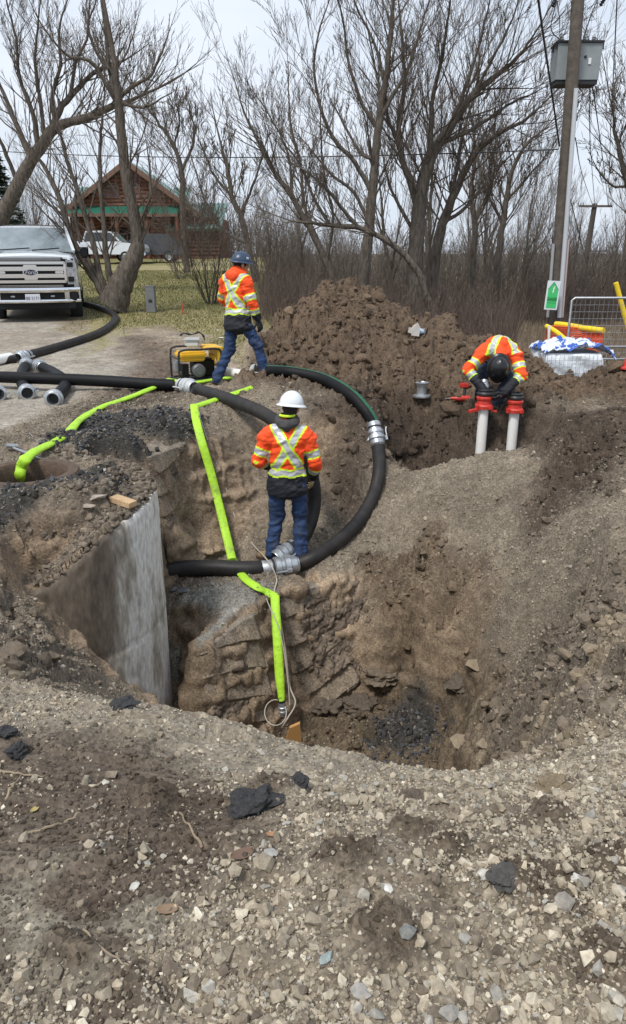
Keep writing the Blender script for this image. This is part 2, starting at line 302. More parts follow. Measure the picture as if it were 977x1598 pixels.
# ---------------------------------------------------------------- helpers: materials
def mat(name, color, rough=.7, metal=0, noise=0, nscale=8, bump=0, bscale=30, attr=None, spec=.5, dark=None, alpha=None, coat=0, bdist=.01, detail=5, stretch=0):
    m = bpy.data.materials.new(name); m.use_nodes = True; t = m.node_tree; p = t.nodes['Principled BSDF']; l = t.links.new
    p.inputs['Base Color'].default_value = (*color, 1); p.inputs['Roughness'].default_value = rough; p.inputs['Metallic'].default_value = metal
    p.inputs['Specular IOR Level'].default_value = spec
    if coat: p.inputs['Coat Weight'].default_value = coat; p.inputs['Coat Roughness'].default_value = .08
    tcn = t.nodes.new('ShaderNodeTexCoord'); src = None; OB = tcn.outputs['Object']
    if stretch: mpp = t.nodes.new('ShaderNodeMapping'); mpp.inputs['Scale'].default_value = (1, 1, stretch); l(OB, mpp.inputs['Vector']); OB = mpp.outputs['Vector']
    if attr:
        a = t.nodes.new('ShaderNodeAttribute'); a.attribute_name = attr; src = a.outputs['Color']
    if noise:
        nn = t.nodes.new('ShaderNodeTexNoise'); nn.inputs['Scale'].default_value = nscale; nn.inputs['Detail'].default_value = detail; nn.inputs['Roughness'].default_value = .65
        l(OB, nn.inputs['Vector'])
        mr = t.nodes.new('ShaderNodeMapRange'); mr.inputs['From Min'].default_value = .3; mr.inputs['From Max'].default_value = .7
        l(nn.outputs['Fac'], mr.inputs['Value'])
        mixn = t.nodes.new('ShaderNodeMix'); mixn.data_type = 'RGBA'
        if dark is not None:
            l(mr.outputs['Result'], mixn.inputs['Factor']); mixn.inputs[6].default_value = (*dark, 1)
            if src: l(src, mixn.inputs[7])
            else: mixn.inputs[7].default_value = (*color, 1)
        else:
            mr.inputs['To Min'].default_value = 1 - noise; mr.inputs['To Max'].default_value = 1 + noise
            mixn.blend_type = 'MULTIPLY'; mixn.inputs['Factor'].default_value = 1
            if src: l(src, mixn.inputs[6])
            else: mixn.inputs[6].default_value = (*color, 1)
            l(mr.outputs['Result'], mixn.inputs[7])
        src = mixn.outputs[2]
    if src: l(src, p.inputs['Base Color'])
    if bump:
        bn = t.nodes.new('ShaderNodeTexNoise'); bn.inputs['Scale'].default_value = bscale; bn.inputs['Detail'].default_value = 4
        l(OB, bn.inputs['Vector']); b = t.nodes.new('ShaderNodeBump'); b.inputs['Strength'].default_value = bump; b.inputs['Distance'].default_value = bdist
        l(bn.outputs['Fac'], b.inputs['Height']); l(b.outputs['Normal'], p.inputs['Normal'])
    return m
def tag(o, label=None, cat=None, group=None, kind=None):
    if label: o['label'] = label
    if cat: o['category'] = cat
    if group: o['group'] = group
    if kind: o['kind'] = kind
    return o
def mesh_np(name, V, Fc, mats=(), parent=None, smooth=False, mi=None, col=None):
    """Fc: (n,3) or (n,4) int array"""
    me = bpy.data.meshes.new(name); V = np.asarray(V, np.float32); Fc = np.asarray(Fc, np.int32); k = Fc.shape[1]
    me.vertices.add(len(V)); me.vertices.foreach_set('co', V.ravel())
    me.loops.add(Fc.size); me.loops.foreach_set('vertex_index', Fc.ravel())
    me.polygons.add(len(Fc)); me.polygons.foreach_set('loop_start', np.arange(0, Fc.size, k, dtype=np.int32))
    me.polygons.foreach_set('loop_total', np.full(len(Fc), k, np.int32)) if False else None
    me.update(calc_edges=True)
    for m in mats if isinstance(mats, (list, tuple)) else [mats]: me.materials.append(m)
    if mi is not None: me.polygons.foreach_set('material_index', np.asarray(mi, np.int32))
    me.polygons.foreach_set('use_smooth', np.full(len(Fc), smooth, bool))
    if col is not None:
        at = me.color_attributes.new('col', 'FLOAT_COLOR', 'POINT'); c = np.ones((len(V), 4), np.float32); c[:, :3] = col; at.data.foreach_set('color', c.ravel())
    o = bpy.data.objects.new(name, me); COL.objects.link(o)
    if parent: o.parent = parent
    return o

# ---------------------------------------------------------------- ground colour (what the soil, gravel, turf are)
def lin(r, g, b): return np.array([(c / 255) ** 2.2 for c in (r, g, b)])
C_soil = np.array([.165, .136, .108]); C_dark = np.array([.072, .054, .042]); C_grav = np.array([.30, .255, .20]); C_clay = np.array([.200, .150, .105])
C_mound = np.array([.110, .080, .057]); C_road = np.array([.30, .275, .24]); C_asph = np.array([.055, .054, .054]); C_grass = np.array([.165, .160, .065]); C_leaf = np.array([.150, .118, .085]); C_grey = np.array([.30, .29, .27])
def lerp(c, c2, m): return c * (1 - m[..., None]) + c2 * m[..., None]
along0 = X * .85 + Y * .45
base = np.zeros(X.shape + (3,)) + C_soil
n1 = fbm(X, Y, 1.0, 4, 51); n2 = fbm(X, Y, .3, 4, 52); n3 = fbm(X, Y, 5, 3, 53)
base = lerp(base, C_grav, sm(-.5, .3, n1 * .5 + n2 * .3 + .1) * (1 - big))
pale = np.maximum(sm(.12, .4, fbm(X * .5, Y * 1.4, .8, 3, 71)) * sm(3.6, 2.2, Y) * .6, sm(1.95, 2.3, Y + .25 * n1) * sm(3.3, 3.0, Y) * .8)
base = lerp(base, np.array([.38, .335, .27]), pale)
base = lerp(base, C_dark * 1.5, m_mud * .75)
whit = sm(.55, 0, np.hypot(X + .66, (Y - 1.55) * 1.5)) * sm(-.1, .2, n2); base = lerp(base, np.array([.42, .39, .32]), whit * .8)
base = lerp(base, np.array([.135, .105, .078]), m_lump * .85)
base = lerp(base, C_mound, m_mound); base = lerp(base, C_dark, m_trench * .85); base = lerp(base, C_dark * 1.1, m_clod2 * .8)
base = lerp(base, C_clay * .75, m_slopeclod * .7); base = lerp(base, C_soil * 1.0, m_bank * .6); base = lerp(base, C_soil * 1.25, m_left * .75)
base = lerp(base, np.array([.150, .112, .074]), m_pit * .85); lay = sm(.25, .6, np.sin(Z0 * 34 + 3 * fbm(X, Y, .5, 3, 401))) * m_pit * sm(.4, .9, SLOPE); base = lerp(base, np.array([.07, .052, .038]), lay * .6)  # dark lines paint in shaded crevices along the layers of the pit wall
base = lerp(base, C_clay * (1.12 + .5 * fbm(along0, Z0, .4, 3, 23))[..., None], wallz * .85)
band = wallz * sm(-.6, -.2, Z0) * (X < .1); base = lerp(base, C_mound * 1.3, band * .45)
base = lerp(base, np.array([.33, .33, .315]), poly_mask([pp(255, 930, -1.45), pp(330, 915, -1.45), pp(425, 925, -1.4), pp(350, 985, -1.5), pp(300, 1050, -1.7), pp(262, 1040, -1.7)], .08, .1) * (Z0 > -2.2) * sm(1.0, .6, SLOPE) * .85)
base = lerp(base, C_asph, m_asph * .9)
base = lerp(base, C_asph * .9, poly_mask([pp(590, 1115, -2.5), pp(660, 1095, -2.5), pp(690, 1140, -2.3), pp(640, 1165, -2.4), pp(590, 1155, -2.5)], .06, .15) * .85)
clay2 = poly_mask([pp(610, 1005, -2), pp(700, 990, -1.9), pp(770, 1020, -1.9), pp(740, 1060, -2.1), pp(620, 1050, -2.2)], .08, .15); base = lerp(base, C_clay * 1.25, clay2 * .6)
for (a, b, r, s) in ((700, 1225, .0, 1), (830, 1190, 0, 1), (890, 1115, 0, .8), (960, 1100, 0, .8), (920, 1010, 0, .5), (540, 995, 0, .5)):
    pass
base = lerp(base, np.array([.34, .28, .205]), sm(.18, .34, fbm(X * 1.0, Y * 1.6, .45, 3, 91)) * m_bank * .8)
base = lerp(base, C_road, m_road); dust = sm(-.1, .4, n1) * m_road; base = lerp(base, C_soil * 1.3, dust * .55)
wetm = poly_mask([pp(190, 540), pp(260, 545), pp(300, 570), pp(260, 640), pp(140, 650), pp(100, 650), pp(210, 600)], .2, .3); base = lerp(base, C_dark * 1.4, wetm * .8)
g1 = sm(-.4, .5, n3 + n2 * .4)
grass = C_grass[None, None] * (1 - g1[..., None]) + np.array([.25, .215, .11]) * g1[..., None]
gm = np.clip(m_lawn * (1.0 + .3 * n2), 0, 1); base = base * (1 - gm[..., None]) + grass * gm[..., None]
fld = C_leaf[None, None] * (1 + .25 * n2[..., None]); fg = sm(.1, .5, n3)[..., None] * .5; fld = fld * (1 - fg) + np.array([.17, .16, .075]) * fg
base = base * (1 - m_field[..., None]) + fld * m_field[..., None]
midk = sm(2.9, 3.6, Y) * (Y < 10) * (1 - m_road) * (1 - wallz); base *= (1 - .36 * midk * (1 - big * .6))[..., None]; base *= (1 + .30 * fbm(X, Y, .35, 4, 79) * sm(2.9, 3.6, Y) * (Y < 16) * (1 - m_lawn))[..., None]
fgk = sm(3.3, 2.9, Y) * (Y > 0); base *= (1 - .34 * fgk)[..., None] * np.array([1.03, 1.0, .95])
base *= (1 + .16 * fbm(X, Y, .12, 3, 77) * fine)[..., None]
base = np.clip(base, .01, .8)
gm_mat = bpy.data.materials.new('earth'); gm_mat.use_nodes = True; t = gm_mat.node_tree; p = t.nodes['Principled BSDF']; l = t.links.new
at = t.nodes.new('ShaderNodeAttribute'); at.attribute_name = 'col'; tcn = t.nodes.new('ShaderNodeNewGeometry')
def tnoise(scale, det=5, rough=.65):
    a = t.nodes.new('ShaderNodeTexNoise'); a.inputs['Scale'].default_value = scale; a.inputs['Detail'].default_value = det; a.inputs['Roughness'].default_value = rough; l(tcn.outputs['Position'], a.inputs['Vector']); return a
def mrange(s, a, b, c, d):
    m = t.nodes.new('ShaderNodeMapRange'); m.inputs['From Min'].default_value = a; m.inputs['From Max'].default_value = b; m.inputs['To Min'].default_value = c; m.inputs['To Max'].default_value = d; l(s, m.inputs['Value']); return m.outputs['Result']
def mul(a, b):
    m = t.nodes.new('ShaderNodeMix'); m.data_type = 'RGBA'; m.blend_type = 'MULTIPLY'; m.inputs['Factor'].default_value = 1; l(a, m.inputs[6]); l(b, m.inputs[7]); return m.outputs[2]
nA = tnoise(9); nB = tnoise(55, 4); vo = t.nodes.new('ShaderNodeTexVoronoi'); vo.inputs['Scale'].default_value = 70; l(tcn.outputs['Position'], vo.inputs['Vector'])
sep = t.nodes.new('ShaderNodeSeparateColor'); l(vo.outputs['Color'], sep.inputs['Color'])
c = mul(at.outputs['Color'], mrange(nA.outputs['Fac'], .3, .7, .72, 1.28)); c = mul(c, mrange(nB.outputs['Fac'], .3, .7, .75, 1.25)); c = mul(c, mrange(sep.outputs['Red'], 0, 1, .72, 1.35))
l(c, p.inputs['Base Color']); p.inputs['Roughness'].default_value = .9; p.inputs['Specular IOR Level'].default_value = .25
b1 = t.nodes.new('ShaderNodeBump'); b1.inputs['Strength'].default_value = .6; b1.inputs['Distance'].default_value = .012; l(nB.outputs['Fac'], b1.inputs['Height'])
b2 = t.nodes.new('ShaderNodeBump'); b2.inputs['Strength'].default_value = .5; b2.inputs['Distance'].default_value = .006; l(vo.outputs['Distance'], b2.inputs['Height']); l(b1.outputs['Normal'], b2.inputs['Normal']); l(b2.outputs['Normal'], p.inputs['Normal'])
idx = np.arange(NX * NY).reshape(NY, NX)
faces = np.stack([idx[:-1, :-1], idx[:-1, 1:], idx[1:, 1:], idx[1:, :-1]], -1).reshape(-1, 4)
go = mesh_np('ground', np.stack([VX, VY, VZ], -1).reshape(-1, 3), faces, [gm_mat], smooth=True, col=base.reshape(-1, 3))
tag(go, kind='structure')
print('ground verts', NX * NY, 'ctrl', n)
# ---------------------------------------------------------------- loose stones and clods
def hull_rock(n, seed, flat=1.0, sub=False):
    r = np.random.RandomState(seed); bm = bmesh.new()
    v = r.normal(size=(n, 3)); v /= np.linalg.norm(v, axis=1)[:, None]; v *= (.8 + .35 * r.rand(n))[:, None]; v *= np.array([1.15, .85, .62 * flat])
    for q in v: bm.verts.new(q)
    g = bmesh.ops.convex_hull(bm, input=bm.verts); bmesh.ops.delete(bm, geom=[e for e in g['geom_interior'] if isinstance(e, bmesh.types.BMVert)], context='VERTS')
    bmesh.ops.triangulate(bm, faces=bm.faces); bm.verts.ensure_lookup_table(); bm.verts.index_update()
    V = np.array([q.co[:] for q in bm.verts]); T = np.array([[q.index for q in f.verts] for f in bm.faces]); bm.free(); return V, T
def lump(seed, div=2, amp=.35):
    bm = bmesh.new(); bmesh.ops.create_icosphere(bm, subdivisions=div, radius=1); bm.verts.index_update()
    V = np.array([q.co[:] for q in bm.verts]); T = np.array([[q.index for q in f.verts] for f in bm.faces]); bm.free()
    n = fbm(V[:, 0] + seed * 3.1 + V[:, 2] * .7, V[:, 1] + V[:, 2] * 1.3, 1.0, 3, seed) + .6 * fbm(V[:, 2] * 2 + seed, V[:, 0] * 2 - V[:, 1], .6, 2, seed + 3)
    return V * (1 + amp * n)[:, None] * np.array([1.1, .9, .7]), T
def rots(n, tilt, rs):
    a = rs.rand(n) * 2 * PI; b = rs.normal(size=n) * tilt; c = rs.normal(size=n) * tilt
    ca, sa, cb, sb, cc, sc = np.cos(a), np.sin(a), np.cos(b), np.sin(b), np.cos(c), np.sin(c); o = np.zeros(n); i = np.ones(n)
    A = np.array([[ca, -sa, o], [sa, ca, o], [o, o, i]]).transpose(2, 0, 1); B = np.array([[i, o, o], [o, cb, -sb], [o, sb, cb]]).transpose(2, 0, 1); Cm = np.array([[cc, o, sc], [o, i, o], [-sc, o, cc]]).transpose(2, 0, 1)
    return A @ B @ Cm
def bake(name, temps, pos, size, colr, mats, tilt=.5, smooth=False, seed=1):
    rs = np.random.RandomState(seed); n = len(pos); R = rots(n, tilt, rs); k = rs.randint(0, len(temps), n); Vs = []; Fs = []; Cs = []; off = 0
    for ti, (V, T) in enumerate(temps):
        s = np.where(k == ti)[0]
        if not len(s): continue
        st = .75 + .5 * rs.rand(len(s), 1, 3); v = np.einsum('nij,nvj->nvi', R[s], V[None] * st * size[s][:, None, None]) + pos[s][:, None]
        f = T[None] + (np.arange(len(s)) * len(V))[:, None, None] + off; off += len(s) * len(V)
        Vs.append(v.reshape(-1, 3)); Fs.append(f.reshape(-1, 3)); Cs.append(np.repeat(colr[s], len(V), 0))
    return mesh_np(name, np.concatenate(Vs), np.concatenate(Fs), mats, smooth=smooth, col=np.concatenate(Cs))
M_stone = mat('stone', (.3, .28, .24), .85, noise=.28, nscale=60, bump=.3, bscale=150, attr='col', spec=.3, bdist=.002)
M_clod = mat('clod', (.1, .08, .06), .95, noise=.3, nscale=35, bump=.7, bscale=90, attr='col', spec=.2, bdist=.006)
def scat(n, xr, yr, dens, rs, ypow=0):
    """random places kept with probability dens(mask index)"""
    x = xr[0] + (xr[1] - xr[0]) * rs.rand(n); u = rs.rand(n)
    y = yr[0] * (yr[1] / yr[0]) ** u if ypow else yr[0] + (yr[1] - yr[0]) * u
    if ypow: x = x * (.35 + .65 * y / yr[1])
    k = rs.rand(n) < dens(x, y); x = x[k]; y = y[k]; return x, y
temps = [hull_rock(10 + i % 8, 40 + i, 1.35) for i in range(16)]
M_bigclod = 0
rs = np.random.RandomState(5)
def stone_cols(n, rs, k=1.0):
    b = np.array([1.06, 1.0, .90]) * np.array([[.34, .305, .25], [.27, .245, .205], [.43, .40, .34], [.20, .175, .145], [.55, .52, .46], [.30, .30, .29], [.12, .10, .085]])
    c = b[rs.choice(7, n, p=[.3, .25, .14, .14, .035, .085, .05])]; return c * (.8 + .4 * rs.rand(n, 1)) * k
# foreground gravel: patchy, thick towards the right and towards the rim
def d_fore(x, y):
    m = fbm(x, y, .45, 3, 7) * .9 + .12 + .55 * sm(-.4, .9, x - (y - 1.6) * .1); mud = sample(m_mud, x, y)
    return np.clip(m, .10, 1) * (1 - .82 * mud) * (1 - .75 * sample(m_lump, x, y))
x, y = scat(150000, (-2.2, 2.2), (1.05, 3.3), d_fore, rs, 1)
size = .0026 + .0058 * rs.rand(len(x)) ** 1.8 + .016 * (rs.rand(len(x)) > .91) * rs.rand(len(x)) ** 1.5; size *= np.where(y > 2.4, 1.0, 1.15)
pos = np.stack([x, y, groundv(x, y) + size * (.0 + .45 * rs.rand(len(x)))], 1)
tag(bake('gravel', temps, pos, size, stone_cols(len(x), rs, .98) + .1 * sample(base, x, y), [M_stone], .5, seed=2), kind='stuff')
# gravel on the slopes, bench, tracks
def d_mid(x, y):
    z = sample(Z0, x, y); d = .55 + .5 * fbm(x, y, .5, 3, 8)
    d *= (1 - .85 * sample(m_trench, x, y)) * (1 - .9 * sample(wallz, x, y)) * (1 - .97 * sample(m_road, x, y)) * (1 - .8 * sample(m_mound, x, y)) * (1 - .6 * sample(m_pit, x, y)) * (1 - sample(m_lawn, x, y))
    return d * np.where(y < 3.0, .0, 1) * np.where((np.hypot(x - CYL[0], y - CYL[1]) > .86) & (np.hypot(x - CYL[0], y - CYL[1]) < 1.03), 0, 1) * (np.hypot(x - MHC[0], y - MHC[1]) > .48)
x, y = scat(130000, (-4.2, 4.6), (3.1, 9.6), d_mid, rs)
size = .006 + .008 * rs.rand(len(x)) ** 2 + .016 * (rs.rand(len(x)) > .95) * rs.rand(len(x)); pos = np.stack([x, y, groundv(x, y) + size * .2], 1)
bc = sample(base, x, y); colr = stone_cols(len(x), rs) * .5 + bc * .6
tag(bake('fine_gravel', temps, pos, size, colr, [M_stone], .6, seed=3), kind='stuff')
# earth clods
lumps = [lump(i, 2) for i in range(8)]
def d_clod(x, y):
    d = sample(m_mound, x, y) + .9 * sample(m_trench, x, y) + sample(m_clod2, x, y) + sample(m_slopeclod, x, y) + .9 * sample(m_bank, x, y) + .6 * sample(m_left, x, y) + .5 * sample(m_pit, x, y) + .04 * (y > 3.2)
    d *= (.4 + 1.2 * np.clip(fbm(x, y, .8, 3, 12) + .3, 0, 1)) * (1 - .95 * sample(wallz, x, y)) * (1 - sample(m_road, x, y)) * (1 - .8 * sample(m_lawn, x, y))
    d = d * (1 - .8 * ((x > 1.5) & (x < 3.0) & (y > 8.2) & (y < 9.3)))
    return d * np.where((np.hypot(x - CYL[0], y - CYL[1]) > .8) & (np.hypot(x - CYL[0], y - CYL[1]) < 1.06), 0, 1) * (np.hypot(x - MHC[0], y - MHC[1]) > .5)
x, y = scat(42000, (-4.5, 6.5), (2.7, 14.6), d_clod, rs)
md = sample(m_mound, x, y)
size = (.008 + .022 * rs.rand(len(x)) ** 3 + .07 * (rs.rand(len(x)) > .965) * rs.rand(len(x)) ** 1.5) * (1 + .6 * md); pos = np.stack([x, y, groundv(x, y) + size * .15], 1)
bc = sample(base, x, y); colr = bc * (.65 + .75 * rs.rand(len(x), 1))
a_ = np.radians(-75 + 170 * rs.rand(1500)); r_ = .60 + .385 * rs.rand(1500) ** .8; px3 = CYL[0] + r_ * np.cos(a_); py3 = CYL[1] + r_ * np.sin(a_); tzz = np.interp(np.degrees(a_), [a for a, z in TOPR][::-1], [z for a, z in TOPR][::-1]) - .035
s3 = .006 + .03 * rs.rand(1500) ** 3.5; pos = np.concatenate([pos, np.stack([px3, py3, np.maximum(tzz, groundv(px3, py3)) + s3 * .2], 1)]); size = np.concatenate([size, s3]); colr = np.concatenate([colr, np.array([[.16, .13, .10]]) * (.6 + .7 * rs.rand(1500, 1))])
tag(bake('soil_clods', lumps, pos, size, colr, [M_clod], .7, smooth=False, seed=4), kind='stuff')
def d_bk(x, y): return (sample(m_bank, x, y) + sample(m_slopeclod, x, y) + .5 * sample(m_pit, x, y) + .5 * sample(m_left, x, y) + .35 * sample(m_clod2, x, y)) * (.25 + np.clip(fbm(x, y, .4, 3, 31) + .3, 0, 1)) * (1 - sample(wallz, x, y)) * np.where((np.hypot(x - CYL[0], y - CYL[1]) < 1.08), 0, 1)
x, y = scat(16000, (-3.5, 4.2), (2.7, 7.5), d_bk, rs)
size = .012 + .04 * rs.rand(len(x)) ** 2.2; pos = np.stack([x, y, groundv(x, y) + size * .1], 1); colr = sample(base, x, y) * (.7 + .7 * rs.rand(len(x), 1))
tag(bake('broken_clay', [lump(20 + i, 2, .6) for i in range(5)] + [hull_rock(12, 70 + i) for i in range(5)], pos, size, np.clip(colr, .01, 1), [M_clod], .7, seed=14), kind='stuff')
# crumbs in the foreground
def d_cr(x, y): return .25 + .75 * np.maximum(sample(m_mud, x, y), sample(m_lump, x, y))
x, y = scat(16000, (-2.2, 2.2), (1.05, 3.3), d_cr, rs, 1)
size = .003 + .007 * rs.rand(len(x)) ** 2 + .015 * (rs.rand(len(x)) > .985) * rs.rand(len(x)); pos = np.stack([x, y, groundv(x, y) + size * .2], 1)
colr = np.clip(sample(base, x, y) * (.5 + .6 * rs.rand(len(x), 1)), .01, 1)
tag(bake('soil_crumbs', [lump(i, 1) for i in range(6)], pos, size, colr, [M_clod], .7, smooth=False, seed=6), kind='stuff')
# broken asphalt crumbs round the cut pavement and in the pit
def d_as(x, y): return sample(m_asph, x, y) * np.where(y < 6.3, .35, 1) + .8 * (np.hypot(x - .85, (y - 5.75) * .9) < .42)
x, y = scat(22000, (-4.2, 1.5), (5, 8.6), d_as, rs)
size = .009 + .02 * rs.rand(len(x)) ** 2; pos = np.stack([x, y, groundv(x, y) + size * .3], 1)
tag(bake('asphalt_crumbs', temps, pos, size, np.array([[.05, .05, .052]]) * (.6 + 1.3 * rs.rand(len(x), 1)), [M_stone], .7, seed=7), kind='stuff')
# ---------------------------------------------------------------- freshly cut clay faces with bucket-tooth marks
def smooth1(a, k=3):
    for _ in range(k): a = np.concatenate([a[:1], (a[:-2] + 2 * a[1:-1] + a[2:]) / 4, a[-1:]])
    return a
def resample(pts, n):
    pts = np.array(pts, float); s = np.concatenate([[0], np.cumsum(np.linalg.norm(np.diff(pts, axis=0), axis=1))]); t = np.linspace(0, s[-1], n); return smooth1(np.stack([np.interp(t, s, pts[:, k]) for k in range(3)], 1), 6), s[-1]
def cut_wall(name, top, bot, seed, push=.04, step=.0085, tint=1.0, roww=.27, colw=.145, rough=.35, skew=.25, dark=0.0):
    L_ = np.linalg.norm(np.diff(np.array(top, float), axis=0), axis=1).sum(); nu = int(L_ / step); T_, _ = resample(top, nu); B_, _ = resample(bot, nu); H_ = np.linalg.norm(T_ - B_, axis=1).mean(); nv = int(H_ / step)
    v = np.linspace(0, 1, nv)[:, None, None]; S = T_[None] * (1 - v) + B_[None] * v
    du = np.gradient(S, axis=1); dv = np.gradient(S, axis=0); N = np.cross(dv, du); N /= np.linalg.norm(N, axis=2)[..., None] + 1e-9
    if N[nv // 2, nu // 2] @ (np.array([0, 0, CAMZ]) - S[nv // 2, nu // 2]) < 0: N = -N
    U = np.linspace(0, L_, nu)[None, :] + 0 * v[..., 0]; Vd = v[..., 0] * H_ + 0 * U
    rw = (Vd + skew * U + .06 * fbm(U, Vd, .8, 2, seed)) / roww; ri = np.floor(rw); rf = rw - ri; cw = (U - .35 * Vd + .05 * vn(ri, ri * 0, seed) + .03 * fbm(U, Vd, .4, 2, seed + 1)) / (colw * (1 + .25 * _h(ri, ri * 0, seed))); cw = cw + _h(ri, ri * 0 + 3, seed); ci = np.floor(cw); cf = cw - ci
    face = rf ** 1.5 * .045 - .02; face = np.where(rf > .90, (1 - rf) / .10 * .045 - .02, face)
    col_off = (_h(ci, ri, seed + 2) - .5) * .014; groove = -.011 * np.clip(1 - np.minimum(cf, 1 - cf) / .07, 0, 1)
    tilt = (cf - .5) * .010 * (_h(ci, ri, seed + 6) * 2 - 1)
    brk = sm(.02, .16, fbm(U * 1.2, Vd, .45, 4, seed + 3) + rough - .3 + .35 * (_h(ci, ri, seed + 8) > .78))
    crumb = .045 * clods(U + .02 * fbm(U, Vd, .1, 2, 1), Vd + .02 * fbm(U, Vd, .1, 2, 2), .10, seed) + .02 * clods(U, Vd, .045, seed + 1) + .03 * fbm(U, Vd, .12, 4, seed + 4)
    cut = face + col_off + groove + tilt + .002 * fbm(U * 4, Vd * .6, .05, 2, 5)
    D = cut * (1 - brk) + (crumb - .02 + face * .3) * brk + .05 * fbm(U, Vd, .7, 3, seed + 5)
    ed = np.minimum(np.minimum(sm(0, .10, U), sm(0, .30, L_ - U + .12 * fbm(U, Vd, .2, 2, 3))), sm(0, .04, Vd)); D = (D + push) * ed - .14 * (1 - ed) - .55 * (1 - sm(0, .34, L_ - U))
    P_ = S + N * D[..., None]
    c = np.array([.225, .178, .130]) * tint; cb = np.array([.155, .12, .09]) * tint
    cm = (c[None, None] * (1 + .22 * (_h(ci, ri, seed + 7) - .5) + .18 * fbm(U, Vd, .3, 3, 9))[..., None]) * (1 - brk[..., None]) + cb * (1 + .5 * fbm(U, Vd, .08, 3, 12))[..., None] * brk[..., None]
    cm = cm * (1 - .0 * v)
    topd = sm(.16, .03, Vd + .08 * fbm(U, Vd, .25, 3, 13)); cm = cm * (1 - topd[..., None] * .8) + np.array([.20, .17, .135]) * topd[..., None] * .8
    idx = np.arange(nu * nv).reshape(nv, nu); f = np.stack([idx[:-1, :-1], idx[:-1, 1:], idx[1:, 1:], idx[1:, :-1]], -1).reshape(-1, 4)
    o = mesh_np(name, P_.reshape(-1, 3), f, [gm_mat], smooth=True, col=np.clip(cm, .01, 1).reshape(-1, 3)); return tag(o, kind='structure')
def dn(p, dx, dy, z): return (p[0] + dx, p[1] + dy, z)
tp = [P(300, 1024, -1.60), P(312, 1012, -1.53), P(365, 967, -1.45), P(430, 932, -1.40)]
cut_wall('cut_clay_face', tp, [(-.90, 5.30, -2.5), (-.80, 5.42, -2.55), (-.45, 5.9, -2.62), (-.13, 6.26, -2.7)], 3, .05, skew=-.35, roww=.25, colw=.13, rough=.16, tint=1.0)
tp = [P(426, 934, -1.41), P(470, 915, -1.40), P(520, 898, -1.40), P(600, 872, -1.39)]
cut_wall('cut_clay_face', tp, [(-.16, 6.3, -2.7), (.1, 6.42, -2.65), (.38, 6.5, -2.45), (.80, 6.62, -2.2)], 5, .045, skew=.05, roww=.25, colw=.14, rough=.24, tint=.95)
tp = [P(205, 712, -.14), P(250, 694, -.15), P(300, 662, -.18), P(345, 648, -.2), P(410, 655, -.25)]
cut_wall('cut_clay_face', tp, [(-1.55, 6.95, -1.6), P(250, 884, -1.62), P(310, 886, -1.62), P(360, 882, -1.62), P(415, 874, -1.62)], 8, .16, skew=.12, roww=.26, colw=.16, rough=.16, tint=1.0)
# ---------------------------------------------------------------- mesh builders
def V3(*a): return np.array(a, float)
def frames(pts):
    pts = np.asarray(pts, float); t = np.gradient(pts, axis=0); t /= np.linalg.norm(t, axis=1)[:, None] + 1e-12
    n = np.cross(t[0], [0, 0, 1.]); n = n if np.linalg.norm(n) > 1e-3 else np.cross(t[0], [1., 0, 0]); n /= np.linalg.norm(n); N = [n]
    for i in range(1, len(pts)):
        v = N[-1] - t[i] * np.dot(N[-1], t[i]); N.append(v / (np.linalg.norm(v) + 1e-12))
    N = np.array(N); return t, N, np.cross(t, N)
def spline(pts, n=8):
    p = np.asarray(pts, float); p = np.vstack([2 * p[0] - p[1], p, 2 * p[-1] - p[-2]]); out = []
    for i in range(1, len(p) - 2):
        for k in range(n):
            t = k / n; a, b, c, d = p[i - 1], p[i], p[i + 1], p[i + 2]
            out.append(.5 * ((2 * b) + (-a + c) * t + (2 * a - 5 * b + 4 * c - d) * t * t + (-a + 3 * b - 3 * c + d) * t ** 3))
    out.append(p[-2]); return np.array(out)
